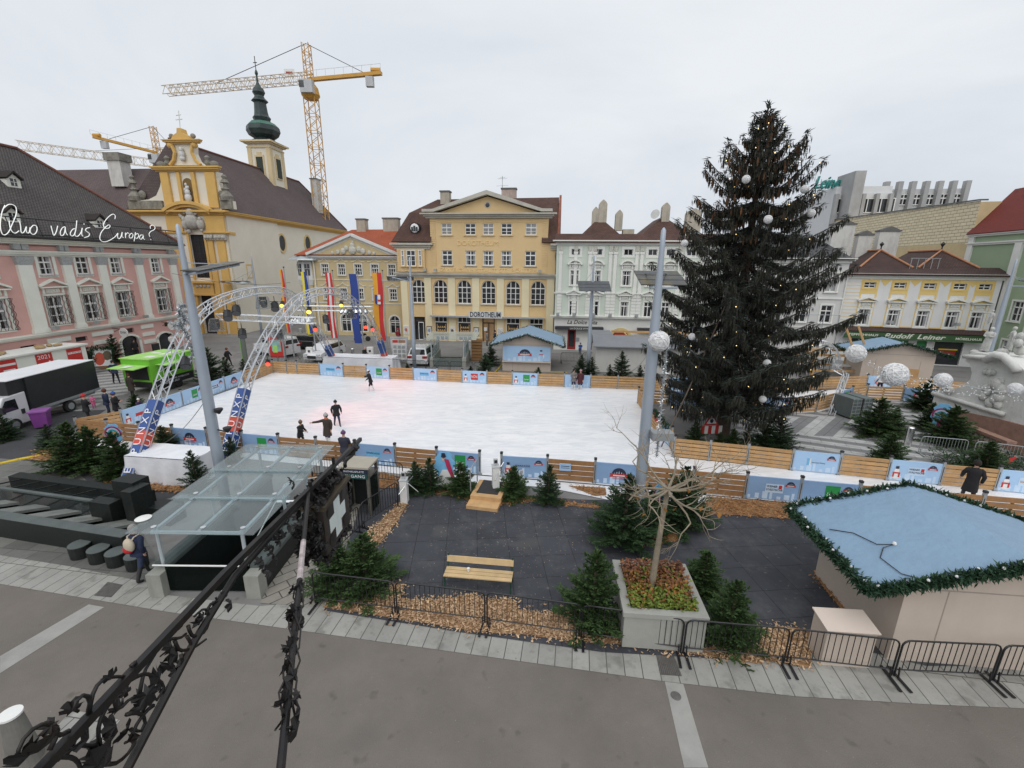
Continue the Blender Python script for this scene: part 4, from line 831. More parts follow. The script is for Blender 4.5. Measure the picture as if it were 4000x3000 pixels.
mb.prism([(-11.6, 15.1), (-7.0, 15.1), (-7.0, 18.6), (-7.4, 17.6), (-8.1, 16.6), (-9.2, 16.15), (-11.6, 16.0)], .1, .8); mb.prism([(.0, 15.1), (1.4, 15.1), (1.4, 16.0), (.6, 16.2), (.2, 17.6), (.0, 18.6)], .1, .8)
wl = mb.build('wall', T)
for a, b, z0, z1 in ((-6.9,-6.05,0,11.5),(-8.6,-7.7,0,11.5),(-2.25,-1.6,0,11.5),(-1.1,-.1,0,11.5),(-6.9,-5.9,15.2,19.1),(-1.3,-.1,15.2,19.1),(-4.85,-4.45,15.2,19.1),(-3.05,-2.6,15.2,19.1)): boxes('pilaster', T, OCH, [(a, b, -.25, .05 if z0 > 1 else 0, z0, z1)])
mb = MB().m(OCH)
for a, b in ((A_-1.25, A_-.95), (A_+.95, A_+1.25)): mb.box(a, b, -.12, .0, 6.8, 12.3)
mb.box(-7.2,-5.2,-.2,-.001,12.3,14.3); mb.box(-2.2,.2,-.2,-.001,12.3,14.3); mb.box(-12.5,-10.6,-.1,-.001,12.2,14.3)
mb.build('frieze', T)
mb = MB().m(OCH)
cornice(mb, -12.6, .2, 14.35, [(.2, .18), (.45, .16), (.75, .2)]); cornice(mb, -12.6, -5.0, 12.2, [(.14, .14), (.25, .12)]); cornice(mb, -2.4, .5, 12.2, [(.14, .14), (.3, .14)])
cornice(mb, -7.2, .2, 19.2, [(.2, .16), (.45, .2), (.6, .16)]); 
for r0, r1, d in ((5.4, 5.05, -.85), (5.05, 4.75, -.6)):
    o = arc(A_-.2, 10.5, r0, PI*.31, PI*.69, 14); i_ = arc(A_-.2, 10.5, r1, PI*.31, PI*.69, 14)
    for k in range(14): mb.prism([o[k], o[k+1], i_[k+1], i_[k]], d, .0)
o = arc(A_+.2, 21.5, 2.3, PI*.2, PI*.8, 10); i_ = arc(A_+.2, 21.5, 1.8, PI*.2, PI*.8, 10)
cornice(mb, -5.2, -1.6, 22.15, [(.25, .14), (.45, .16), (.55, .1)])
mb.prism([(-4.7, 22.55), (-2.4, 22.55), (-2.7, 23.0), (-3.2, 23.25), (-3.3, 23.75), (-3.75, 23.75), (-3.85, 23.25), (-4.4, 23.0)], -.3, .6)
for s in (-1, 1):
    mb.tube([(A_+.17+s*1.9, -.15, 19.9), (A_+.17+s*1.35, -.15, 20.4), (A_+.17+s*1.05, -.15, 21.2), (A_+.17+s*1.3, -.15, 22.1)], .2, 6); mb.ball((A_+.17+s*1.5, -.1, 22.0), .35, 8, 5)
mb.box(A_-1.5, A_+1.5, -.5, -.01, 6.35, 6.6); mb.box(A_-1.3, A_+1.3, -.3, -.01, 5.0, 6.3); mb.box(A_-1.7, A_+1.7, -.5, -.01, 4.85, 5.05); mb.box(A_-1.5, A_-.95, -.4, -.01, 0, 4.8); mb.box(A_+.95, A_+1.5, -.4, -.01, 0, 4.8)
mb.build('cornice', T)
mb = MB().m(WEA); mb.box(-11.7, -7.3, -.2, .09, 15.05, 16.0); mb.box(.1, 1.5, -.2, .09, 15.05, 16.0); mb.build('attic', T)
for x in (-10.9, .75):
    mb = MB().m(WEA); mb.lathe([(.7,16),(.75,16.5),(.45,16.9),(.35,17.1),(.5,17.3),(.2,17.5),(.2,17.9),(.45,18.0),(.35,18.3),(.15,18.4),(.3,18.7),(.05,18.95)], 10, (x, .2, 0)); mb.ball((x+(.9 if x < -5 else -.6), .2, 16.7), .5, 8, 6, 1, .5, 1); mb.build('vase', T)
for x in (-6.6, .0): mb = MB().m(WEA); mb.ball((x, -.1, 19.95), .55, 8, 6, 1, .6, .7); mb.build('volute', T)
for x in (-5.9, -.9): mb = MB().m(WEA); mb.lathe([(.15,19.7),(.35,20.1),(.3,20.35),(.2,20.4),(.35,20.7),(.1,20.95)], 8, (x, .1, 0)); mb.build('vase', T)
for x in (-4.85, -2.2): mb = MB().m(WEA); mb.ball((x, .1, 23.0), .28, 8, 6); mb.bar((x, .1, 22.5), (x, .1, 22.9), .1); mb.build('finial', T)
def blobs(name, parent, m, L, sm=True):
    mb = MB().m(m)
    for x, y, z, r, sz in L: mb.ball((x, y, z), r, 8, 6, 1, .8, sz)
    return mb.build(name, parent, smooth=sm)
mb = MB().m(mk('niche', (.20,.13,.05), .9, .1, 2)); mb.prism([(-4.4, 15.9), (-3.15, 15.9), (-3.15, 17.9)] + arc(-3.775, 17.9, .62, 0, PI, 8)[1:-1] + [(-4.4, 17.9)], .04, .049); mb.build('niche', T)
MAR = mk('marble', (.58,.58,.57), .7, .15, 4, dirt=.3)
blobs('statue', T, MAR, [(-3.75,-.25,16.3,.42,1.2),(-3.75,-.25,16.9,.33,1.2),(-3.7,-.28,17.35,.24,1.1),(-3.78,-.3,17.75,.15,1.3),(-3.5,-.35,17.45,.13,1.3),(-3.9,-.35,17.2,.16,1.2),(-3.75,-.15,15.75,.45,.6)])
blobs('statue', T, MAR, [(-3.7,-.2,21.0,.35,1.3),(-3.7,-.22,21.5,.25,1.2),(-3.7,-.2,20.6,.32,1.0)])
rr = random.Random(3)
blobs('cartouche', T, SCU, [(A_,-.35,13.6,.85,1.1),(A_-.9,-.3,13.3,.5,1.3),(A_+1.0,-.3,13.3,.5,1.3),(A_-1.0,-.4,14.0,.24,1.1),(A_+1.05,-.4,13.9,.24,1.1),(A_,-.4,14.6,.55,.9)]+[(A_+rr.uniform(-1.4,1.4),-.4,13.5+rr.uniform(-1.1,1.2),rr.uniform(.16,.3),1) for _ in range(16)])
mb = MB().m(SCU)
for a, b in ((-7.05,-5.65),(-2.45,-1.4),(-1.25,.2)):
    mb.box(a, b, -.4, 0, 11.5, 12.15)
    for k in range(3): mb.ball((a+(b-a)*(k+.5)/3, -.4, 11.8), .22, 7, 5)
for k in range(4): mb.ball((A_-.75+k*.5, -.35, 6.0), .2, 8, 5, 1, .4, 1)
mb.build('capital', T)
FW_ = mk('leaded_glass', (.022,.022,.025), .3, .4, 3)
o = boxes('window', T, mk('window_grid', (.05,.05,.05), .6, .1, 3), [(A_-.95+k*.475-.02, A_-.95+k*.475+.02, .2, .24, 7, 12.15) for k in range(5)] + [(A_-.95, A_+.95, .2, .238, 7+k*.74-.02, 7+k*.74+.02) for k in range(8)])
boxes('pane', o, FW_, [(A_-.95, A_+.95, .25, .3, 7, 12.15)])
boxes('door', T, DARK, [(A_-.85, A_+.85, .2, .3, 0, 4.85)])
mb = MB().m(WST); mb.bar((-3.55,0,23.7),(-3.4,0,25.6),.05)
for z, l in ((24.7,.4),(25.15,.28)): mb.bar((-3.5-l,0,z-.03),(-3.5+l,0,z+.03),.05)
mb.build('cross', T)
# nave
RT = Matrix.Rotation(PI/2, 4, 'Z')          # local x runs back along the nave, local y to the left
mb = MB().m(CRM); mb.T = RT; pl_wall(0, 32.5, 0, 14.3, [], mb); mb.box(.42, 32.5, .01, 12, 0, 14.3); mb.build('nave_wall', T)
mb = MB().m(OCH); mb.T = RT; cornice(mb, 0, 32.6, 14.2, [(.15, .18), (.35, .18), (.6, .2), (.7, .1)]);mb.box(-.2, 1.6, -.25, -.001, 12.2, 12.5); mb.build('nave_cornice', T)
def oval(u, z, rx, rz):
    a = MB().m(mk('oval_ring', (.62,.47,.22), .85, .08, 2)); a.T = RT; o = [(u+rx*1.3*math.cos(2*PI*k/24), z+rz*1.25*math.sin(2*PI*k/24)) for k in range(24)]; i_ = [(u+rx*math.cos(2*PI*k/24), z+rz*math.sin(2*PI*k/24)) for k in range(24)]
    for k in range(24): a.prism([o[k], o[(k+1) % 24], i_[(k+1) % 24], i_[k]], -.12, .0)
    a.m(MATS['window_grid'])
    for k in (-1, 0, 1): a.box(u+k*rx*.45-.02, u+k*rx*.45+.02, -.05, -.021, z-rz*.88, z+rz*.88); a.box(u-rx*.88, u+rx*.88, -.048, -.022, z+k*rz*.45-.02, z+k*rz*.45+.02)
    w_ = a.build('window', T); g = MB().m(FW_); g.T = RT; g.poly([(q[0], -.02, q[1]) for q in i_]); g.build('pane', w_)
for x, y in ((1410, 510), (1845, 553), (2215, 560)): oval(*NV.uv(*crop(600, 800, 600)(x, y)), .82, 1.12)
o = boxes('window', T, MATS['oval_ring'], [(.1, .2, 2.8, 2.95, 6.9, 8.7), (.1, .2, 3.85, 4.0, 6.9, 8.7), (.1, .2, 2.95, 3.85, 8.55, 8.7), (.1, .2, 2.95, 3.85, 6.9, 7.05)])
TP = TPURP; mb = MB().m(TP); mb.T = RT
roof_poly(mb, [(.3,-.7,14.85),(32.9,-.7,14.85),(29.5,6,22.9),(1.0,6,22.9)]); roof_poly(mb, [(32.9,-.7,14.85),(32.9,12.7,14.85),(29.5,6,22.9)]); roof_poly(mb, [(32.9,12.7,14.85),(.3,12.7,14.85),(1.0,6,22.9),(29.5,6,22.9)]); roof_poly(mb, [(.3,12.7,14.85),(.3,-.7,14.85),(1.0,6,22.9)])
rf = mb.build('roof', T, uv=True)
mb = MB().m(MATS['ridge_brown']); mb.T = RT; mb.tube([(1.0,6,23.0),(29.5,6,23.0),(32.9,-.7,14.95)], .14, 5); mb.build('ridge', rf)
mb = MB().m(REND2); mb.T = RT; mb.box(27.0, 28.6, 1.5, 2.6, 17, 23.0); mb.m(COPE); mb.box(26.9, 28.7, 1.4, 2.7, 23.0, 23.15); mb.build('chimney', rf)
# tower
tx, ty = -41.2, 76.0; TW, TD_ = 3.5, 3.7
mb = MB().m(CRM); o3 = KP.p; t_ = Matrix.Rotation(-KP.yaw, 4, 'Z') @ Matrix.Translation(-o3); loc = (t_ @ Vector((tx, ty, 0)))
lx, ly = loc.x, loc.y
mb.box(lx, lx+TW, ly, ly+TD_, 0, 26.6); mb.build('tower', T)
mb = MB().m(mk('plaster_tower', (.62,.50,.30), .85, .06, 1, dirt=.2))
for a in (lx-.08, lx+TW-.55): mb.box(a, a+.63, ly-.1, ly-.001, 15, 26.0)
for b in (ly-.05, ly+TD_-.6): mb.box(lx+TW+.001, lx+TW+.1, b, b+.63, 15, 26.0)
for d, h, z in ((.15,.2,26.0),(.35,.2,26.55),(.7,.25,26.75)): mb.box(lx-d, lx+TW+d, ly-d, ly+TD_+d, z, z+h)
for (p0, p1) in (((lx+1.0, ly-.12), (lx+2.5, ly-.002)),): mb.box(p0[0], p1[0], p0[1], p1[1], 21.7, 25.0); mb.box(p0[0]+.4, p1[0]-.4, p0[1], p1[1], 25.0, 25.4)
mb.box(lx+TW+.002, lx+TW+.12, ly+1.05, ly+2.65, 21.7, 25.0); mb.box(lx+TW+.002, lx+TW+.12, ly+1.45, ly+2.25, 25.0, 25.4); mb.build('tower_trim', T)
boxes('louvre_window', T, mk('louvre_green', (.018,.03,.022), .6, .3, 4), [(lx+1.25, lx+2.25, ly-.2, ly-.121, 21.9, 24.7)]); boxes('louvre_window', T, MATS['louvre_green'], [(lx+TW+.121, lx+TW+.2, ly+1.3, ly+2.4, 21.9, 24.7)])
COP = mk('copper_dark', (.022,.036,.036), .45, .4, 1.2, dirt=.35, dcol=(.06,.13,.10)); cx_, cy_ = lx+TW/2, ly+TD_/2; TZ = 1.0
K1 = .01395*1.02; zf = lambda y: 27.0+(1250-y)*.01413
prof = [(190,1255),(165,1245),(115,1222),(100,1205),(150,1175),(172,1130),(166,1090),(120,1050),(80,1030),(92,995),(72,970),(66,930),(60,850),(86,832),(52,798),(46,780),(64,748),(52,712),(30,690),(12,650),(8,590),(17,565),(12,545),(4,528)]
mb = MB().m(COP); mb.lathe([(r*K1, zf(y)) for r, y in prof], 8, (cx_, cy_, 0), a0=PI/8); mb.build('spire', T)
mb = MB().m(mk('copper_green', (.045,.13,.095), .5, .3, 1.5)); mb.lathe([(161*K1,zf(1086)),(121*K1,zf(1048)),(92*K1,zf(1040))], 8, (cx_,cy_,.06), a0=PI/8); mb.build('copper_band', T)
mb = MB().m(DARK); mb.bar((cx_,cy_,zf(530)),(cx_,cy_,zf(405)),.06); mb.bar((cx_-.28,cy_,zf(465)),(cx_+.28,cy_,zf(465)),.06); mb.build('cross', T)
# ================= monastery wing behind
WP = Plane(KP.pt(-12.6, 0)[:2], -4.5)
T = thing('monastery_wing', 'long building with a plain purple brown roof and one big weathered chimney', 'building', WP.p, WP.yaw)
ur, zr = WP.uv(*cR(1900, 338), 6); 
boxes('wall', T, CRM, [(-32, -.02, .5, 12, 0, 12.5)])
mb = MB().m(TPURP); zl_ = WP.uv(*cR(640, 365), 6)[1]
roof_poly(mb, [(-32,-.6,12.3),(4.5,-.6,12.3),(4.5,6,zr),(-32,6,zl_-.1)]); rf = mb.build('roof', T, uv=True)
uc1, zc = WP.uv(*cR(1330, 150), 4.2); uc2 = WP.uv(*cR(1540, 150), 4.2)[0]; zb_ = WP.uv(*cR(1400, 470), 4.2)[1]
mb = MB().m(REND2); mb.box(uc1+.3, uc2-.3, 3.5, 5.0, zb_-1, zc-1.0); mb.m(WEA); mb.box(uc1+.1, uc2-.1, 3.3, 5.2, zc-1.0, zc-.1); mb.build('chimney', rf)
# ================= cranes
CYL = mk('crane_yellow', (.55,.29,.045), .5, .12, 1, dirt=.2); CPL = mk('crane_pale', (.52,.40,.26), .5, .1, 1); CGR = mk('crane_grey', (.45,.46,.47), .6, .1, 1)
def crane(label, base, zj, ztop, tip, back, mw, jw, cab=True, mast=True, n=34):
    t = thing('tower_crane', label, 'crane', (base[0], base[1], 0)); b = Vector((base[0], base[1], 0)); tip = Vector(tip)-b; back = Vector(back)-b; pv = Vector((0, 0, zj))
    if mast: m = MB().m(CYL); lattice(m, (0,0,0), (0,0,zj-2.6), mw, 28, .085, up=(0,1,0)); m.build('mast', t)
    m = MB().m(CYL); m.lathe([(mw*.6,zj-2.8),(mw*.85,zj-2.2),(mw*.75,zj-1.2),(mw*.5,zj-.6)], 10); m.build('slewing_ring', t)
    m = MB().m(CYL); lattice(m, (0,0,zj-.3), (0,0,ztop), mw*.6, 8, .07, up=(0,1,0)); m.build('tower_head', t)
    m = MB().m(CPL); lattice(m, pv+Vector((0,0,.4)), tip+Vector((0,0,.4)), jw, n, .06, up=(0,0,1)); m.m(DARK); m.bar((0,0,ztop), pv+(tip-pv)*.62+Vector((0,0,.9)), .05, 4); m.build('jib', t)
    m = MB().m(CYL); d = (back-pv); m.beam(pv+Vector((0,0,.1)), back+Vector((0,0,.1)), .7, .5); m.m(DARK); m.bar((0,0,ztop), pv+d*.75+Vector((0,0,.5)), .06, 4); m.m(CGR)
    for k in range(9): p = pv+d*(k/8); m.bar(p+Vector((0,-.4,.4)), p+Vector((0,-.4,1.3)), .025, 4)
    m.bar(pv+Vector((0,-.4,1.3)), back+Vector((0,-.4,1.3)), .025, 4); m.m(CYL); p = pv+d*.93; m.tube([p+Vector((-.8,0,.6)), p+Vector((.7,0,.6))], .35, 8); m.build('counter_jib', t)
    m = MB().m(CGR); p = pv+d*.84; m.box(p.x-.6, p.x+.6, p.y-.4, p.y+.4, p.z-1.7, p.z-.25); m.build('counterweight', t)
    if cab: m = MB().m(CGR); m.box(-.9, 1.1, -mw*.5-1.0, -mw*.5, zj-2.3, zj-.4); m.m(GLASSD); m.box(-1.0, -.2, -mw*.5-1.03, -mw*.5-1.001, zj-1.6, zj-.6); m.box(-.93, -.901, -mw*.5-.9, -mw*.5-.1, zj-1.6, zj-.6); m.build('cab', t)
    return t
t = crane('tall yellow tower crane beside the church spire, its jib reaching left', (-34.3, 85), 38.3, 43.6, (-62.6, 90.7, 38.0), (-21.5, 82.3, 38.4), 1.8, 1.3)
mb = MB().m(WHITE); mb.box(-4.6, -2.9, 1.2, 1.3, 39.3, 40.4); mb.m(REDD); mb.box(-4.3, -3.2, 1.18, 1.198, 39.7, 40.0); mb.build('panel', t)
q = lambda x, y, Y: AT(*c1(x, y), Y)
c1 = crop(0, 400, 1000)
b = q(1360, 440, 112); crane('yellow crane behind the scrolled church gable, its counter jib pointing left', (b.x, b.y), b.z, q(1312, 208, 112).z, q(1640, 490, 116), q(800, 300, 104), 1.6, 1.3, n=12)
b = q(1480, 560, 135); crane('far crane with a pale lattice jib above the palace roof', (b.x, b.y), b.z, b.z+5, q(150, 385, 118), q(1800, 600, 140), 1.6, 1.9, n=30)
# ================= ice rink
def ground_slab(name, pts, z, mat): return sheet(name, pts, z, mat)
ICEP = [(-22.7,22.0),(-11.9,20.0),(-1.4,17.95),(3.5,17.2),(11.3,15.75),(24,13.2),(24,16.0),(18.3,17.5),(7.9,20.0),(8.1,21.4),(8.0,22.4),(8.5,28.8),(9.9,29.8),(16.3,27.4),(17.7,26.9),(19.6,27.2),(24.9,30.1),(27.4,29.8),(34,28),(34,31.5),(28,33.3),(19.7,31.7),(10,32.2),(-20,36.5),(-20.3,31.3),(-21.2,25.3),(-21.6,23.3)]
sheet('ice_rink', ICEP, .05, ICE)
sheet('snow_edge', [(-22.9,21.0),(-11.9,19.3),(-5.4,18.1),(-1.4,17.2),(1.5,16.9),(3.9,15.9),(5.6,16.0),(11.3,15.0),(24,12.4),(24,13.1),(11.3,15.7),(3.5,17.15),(-1.4,17.9),(-11.9,19.95),(-22.7,21.95)], .027, SNOW)
c6 = crop(0, 1050, 1000); c7 = crop(700, 1000, 1000, 2074)
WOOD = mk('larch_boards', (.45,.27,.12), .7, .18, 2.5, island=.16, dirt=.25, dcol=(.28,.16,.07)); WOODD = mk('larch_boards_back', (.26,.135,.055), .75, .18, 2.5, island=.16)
BAN = mk('banner_blue', (.36,.53,.74), .5, .06, .8); BAND = mk('banner_blue_deep', (.23,.36,.56), .5, .08, .8); BANS = mk('banner_haze', (.50,.63,.78), .5, .05, 2)
RED = mk('print_red', (.50,.03,.025), .5, .05, 5); NAVY = mk('print_navy', (.02,.025,.05), .5, .1, 5); GREENP = mk('print_green', (.02,.26,.06), .5, .05, 5); CYAN = mk('print_cyan', (.16,.42,.66), .5, .05, 5)
def panel_w(mat, n=5):
    m = MB().m(mat); g = .95/n
    for k in range(n): m.box(.05, 1.95, -.03+.002*(k % 2), .03, .06+k*g, .06+k*g+g-.045)
    m.box(.9, 1.0, .031, .06, .05, .95); return m
def panel_b(kind, deep=False):
    m = MB().m(BAND if deep else BAN); m.box(.03, 1.97, -.03, .03, .05, .98); y = -.036
    m.m(BANS)
    for k in range(7): m.box(.1+k*.27, .2+k*.27+.05*(k % 3), y+.004, -.03, .07, .2+.09*((k*5) % 4))
    def e(cx, cz, s):   # skyline disc over a red ribbon
        m.m(NAVY); m.prism([(cx+s*math.cos(a), cz+s*math.sin(a)) for a in [PI*i/12 for i in range(13)]], y, -.0305)
        m.m(BANS)
        for q, h in ((-.6,.3),(-.3,.5),(0,.62),(.35,.45),(.62,.25)): m.prism([(cx+q*s-.07*s, cz+.05), (cx+q*s+.07*s, cz+.05), (cx+q*s, cz+h*s)], y-.003, y-.001)
        m.m(RED); m.prism([(cx-1.3*s, cz-.42*s), (cx, cz-.28*s), (cx+1.3*s, cz-.42*s), (cx+1.15*s, cz-.05*s), (cx+1.3*s, cz+.15*s), (cx, cz+.1*s), (cx-1.3*s, cz+.15*s), (cx-1.15*s, cz-.05*s)], y-.008, y-.004)
        m.m(WHITE); m.box(cx-.8*s, cx+.8*s, y-.011, y-.009, cz-.2*s, cz-.05*s)
    def snowman(cx):
        m.m(WHITE); m.ball((cx, y, .3), .17, 10, 6, 1, .04, 1.1); m.ball((cx, y-.002, .52), .1, 10, 6, 1, .05, 1); m.m(RED); m.box(cx-.14, cx+.14, y-.016, y-.01, .38, .44); m.box(cx-.14, cx-.08, y-.016, y-.01, .22, .38); m.box(cx+.08, cx+.14, y-.016, y-.01, .22, .38); m.m(NAVY); m.box(cx-.06, cx+.06, y-.016, y-.01, .6, .72)
    if kind == 'eis': e(1.0, .5, .3)
    else: e(1.62, .72, .15)
    if kind in ('green', 'gsnow'): m.m(GREENP); m.box(.85, 1.35, y, -.031, .3, .85)
    if kind == 'spark': m.m(CYAN); m.box(.55, 1.3, y, -.031, .42, .68)
    if kind == 'noen': m.m(RED); m.box(.72, 1.28, y, -.031, .28, .78)
    if kind in ('wien', 'kabel', 'wsnow', 'ksnow'): m.m(BANS); m.box(.72, 1.38, y, -.031, .35, .72); m.m(RED) if kind[0] == 'w' else m.m(BANS); m.box(1.2, 1.32, y-.004, y-.001, .53, .68)
    if kind == 'label': m.m(RED); m.box(.75, 1.45, y, -.031, .4, .58)
    if kind == 'blue': m.m(CYAN); m.box(.62, .72, y, -.031, .35, .68); m.m(WHITE); m.box(.73, .78, y, -.031, .35, .68)
    if kind in ('gsnow', 'noen', 'wsnow', 'ksnow', 'label', 'ssnow'): snowman(.3)
    return m
TXT = {'green': [('Leiner', 'print_white', .2, 1.1, .5, .4, .25)], 'gsnow': [('Leiner', 'print_white', .2, 1.1, .5, .4, .25)], 'spark': [('SPARKASSE', 'print_navy', .12, .92, .58, .66, 0)], 'ssnow': [('SPARKASSE', 'print_navy', .12, .92, .58, .66, 0)], 'noen': [('NÖN', 'print_white', .3, 1.0, .53, .46, 0)],
       'wien': [('WIENER', 'print_navy', .12, .95, .62, .4, 0), ('STÄDTISCHE', 'print_navy', .11, 1.05, .48, .6, 0)], 'kabel': [('kabelplus', 'print_orange', .15, 1.05, .54, .55, 0)], 'blue': [('Kommunale Wohnung', 'print_navy', .07, 1.1, .5, .55, 0)], 'eis': [('EISZAUBER', 'print_red', .1, 1.0, .32, .5, 0)]}
TXT['wsnow'] = TXT['wien']; TXT['ksnow'] = TXT['kabel']
mk('print_white', (.7,.7,.7), .5, .03, 5); mk('print_orange', (.6,.3,.12), .5, .05, 5)
_PC = {}; _TM = {}
def fence(label, pts, pats, back=False, deep=False):
    """posts at pts (each a real post on the ground), one panel between each pair"""
    cs = Vector((sum(p[0] for p in pts)/len(pts), sum(p[1] for p in pts)/len(pts), 0)); T = thing('rink_fence', label, 'fence', cs, 0, 'fence runs round the ice')
    if 'post' not in _PC:
        m = MB().m(GALV); m.box(-.05, .05, -.05, .05, 0, 1.12); m.box(-.09, .09, -.07, .07, 0, .05); m.m(DARK); m.box(-.06, .06, -.06, .06, 1.12, 1.2); m.box(-.012, .012, -.056, -.051, .2, .9); _PC['post'] = m.build('post'); COL.objects.unlink(_PC['post'])
    for i, p in enumerate(pts):
        q = pts[min(i+1, len(pts)-1)]; q0 = pts[max(i-1, 0)]; inst('post', _PC['post'], T, (p[0]-cs.x, p[1]-cs.y, 0), (0, 0, math.atan2(q[1]-q0[1], q[0]-q0[0])))
        if i == len(pts)-1 or pats[i] == '-': continue
        a = math.atan2(q[1]-p[1], q[0]-p[0]); L = math.hypot(q[0]-p[0], q[1]-p[1]); k = pats[i]; key = (k, back, deep)
        if key not in _PC:
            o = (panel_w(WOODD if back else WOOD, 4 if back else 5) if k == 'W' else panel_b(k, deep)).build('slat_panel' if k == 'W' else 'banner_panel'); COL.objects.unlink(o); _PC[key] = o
        o = inst('slat_panel' if k == 'W' else 'banner_panel', _PC[key], T, (p[0]-cs.x, p[1]-cs.y, .03), (0, 0, a), (L/2, 1, 1))
        for tx in TXT.get(k, ()):
            if tx not in _TM: t = text('lettering', tx[0], MATS[tx[1]], None, (0,0,0), (0,0,0), tx[2], tx[5], .002, 0, tx[6]); _TM[tx] = t.data; bpy.data.objects.remove(t)
            inst('lettering', _TM[tx], o, (tx[3], -.045, tx[4]), (PI/2, 0, 0))
    return T
def lin(a, b, n): return [(a[0]+(b[0]-a[0])*i/n, a[1]+(b[1]-a[1])*i/n) for i in range(n)]
fence('left side of the rink fence, mostly pale blue banners', [(-22.8,22.0),(-21.55,23.3)] + lin((-21.2,25.3),(-20.0,36.4),6)[0:] + [(-20.0,36.4)], ['W','label','eis','green','wien','eis','W','W'])
fence('far rink fence of larch slats and banners in front of the parked cars', [(-20,36.4),(-18.7,36.1),(-17.8,36.0),(-15.8,35.7),(-13.65,35.15),(-11.7,34.9),(-9.76,34.6),(-7.82,34.35),(-5.87,34.05),(-3.89,33.72),(-1.94,33.45),(.02,33.2),(1.98,32.95),(3.95,32.7),(5.9,32.5),(7.9,32.3),(9.9,32.1)], ['W','W','W','spark','W','green','W','spark','W','noen','W','gsnow','W','eis','W','W'])
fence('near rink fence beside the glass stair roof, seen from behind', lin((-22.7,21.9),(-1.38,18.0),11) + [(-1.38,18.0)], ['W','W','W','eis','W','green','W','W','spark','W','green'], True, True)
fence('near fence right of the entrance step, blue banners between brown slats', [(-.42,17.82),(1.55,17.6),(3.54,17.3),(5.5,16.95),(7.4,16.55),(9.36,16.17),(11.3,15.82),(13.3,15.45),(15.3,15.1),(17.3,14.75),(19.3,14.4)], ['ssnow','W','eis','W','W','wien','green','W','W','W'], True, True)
fence('far side of the ice path, larch slats below the big spruce', [(8.5,28.8),(8.3,26.8),(8.1,24.8),(8.0,22.4),(8.15,21.3),(7.85,20.05),(9.4,19.65),(11,19.25),(12.75,18.72),(14.6,18.3),(16.4,17.83),(18.3,17.4),(20.2,16.95),(22.1,16.5)], ['W','W','W','wien','W','W','W','W','blue','W','wsnow','W','ksnow'])
fence('inner fence of the loop behind the spruce', lin((8.5,28.8),(16.3,27.5),4) + [(16.3,27.5),(17.7,27.0),(19.5,27.3),(21.9,28.7),(23.4,29.6),(24.9,30.2),(27.2,29.9),(29,29.4)], ['W','spark','W','W','kabel','W','W','green','W','W','eis'], False, True)
fence('outer fence of the loop in front of the timber frame and hut', [(9.9,32.1)] + lin((11.6,32.0),(19.7,31.7),4)[0:] + [(19.7,31.7),(21.4,32.2),(23.1,32.7),(25.2,33.0),(27.2,33.2),(29.2,33.3),(31.3,32.4),(33.2,31.2)], ['W','spark','W','spark','W','W','W','W','W','eis','W','W'])
# ================= lighting arches over the rink
def truss_path(mb, pts, w, r, nrm):
    pts = [Vector(p) for p in pts]; nrm = Vector(nrm).normalized(); sec = []
    for i, p in enumerate(pts):
        d = (pts[min(i+1, len(pts)-1)]-pts[max(i-1, 0)]).normalized(); b = nrm.cross(d).normalized()
        sec.append([p+nrm*(s*w/2)+b*(t*w/2) for s, t in ((-1,-1),(1,-1),(1,1),(-1,1))])
    for c in range(4): mb.tube([s[c] for s in sec], r, 5)
    for i in range(len(sec)-1):
        for c in range(4):
            c2 = (c+1) % 4; mb.bar(sec[i][c if i % 2 else c2], sec[i+1][c2 if i % 2 else c], r*.55, 4)
def resample(pts, step):
    out = [Vector(pts[0])]; pts = [Vector(p) for p in pts]; P = []
    for i in range(len(pts)-1):
        p0, p1, p2, p3 = pts[max(i-1,0)], pts[i], pts[i+1], pts[min(i+2, len(pts)-1)]
        for k in range(12): f = k/12; P.append(.5*((2*p1)+(-p0+p2)*f+(2*p0-5*p1+4*p2-p3)*f*f+(-p0+3*p1-3*p2+p3)*f**3))
    P.append(pts[-1]); acc = 0
    for i in range(1, len(P)):
        acc += (P[i]-P[i-1]).length
        if acc >= step: out.append(P[i]); acc = 0
    if (out[-1]-P[-1]).length > step*.4: out.append(P[-1])
    return out
A1L = [(-11.0,.05),(-12.0,1.0),(-12.38,1.24),(-11.15,2.81),(-9.54,4.73),(-8.16,5.9),(-6.58,6.71),(-4.3,7.15),(-1.5,7.28),(1.45,7.02),(3.98,5.87),(5.73,4.15),(8.0,1.6),(9.15,.05)][2:]
A1L = [(-13.3,.05)] + A1L
arch1 = [(-15.82, 30+u, z) for u, z in A1L]
A2P = Plane((-13.38,19.48), math.degrees(math.atan2(19.31, 2.3)))
arch2 = [tuple(A2P.pt(u, 0, z)) for u, z in [(-.2,.05),(.32,.75),(1.39,2.45),(2.08,3.46),(3.01,4.4),(3.97,5.21),(4.94,5.87),(6.06,6.43),(6.98,6.85),(8.2,7.12),(9.34,7.24),(10.39,7.22),(11.66,7.02),(12.84,6.67),(14.08,6.13),(15.61,5.25),(16.8,4.25),(18.01,2.73),(19.48,.05)]]
SLV = mk('sleeve_blue', (.025,.07,.25), .55, .08, 2); SLR = mk('sleeve_red', (.5,.06,.035), .55, .05, 2); LAM = mk('lit_red', (.9,.05,.02), .3, .02, 5, emit=(1,.06,.03,2.2)); LAMY = mk('lit_amber', (.9,.6,.1), .3, .02, 5, emit=(1,.62,.12,1.6)); CHR = mk('chrome', (.7,.71,.72), .18, .05, 5, metal=.95)
ROOT = {}
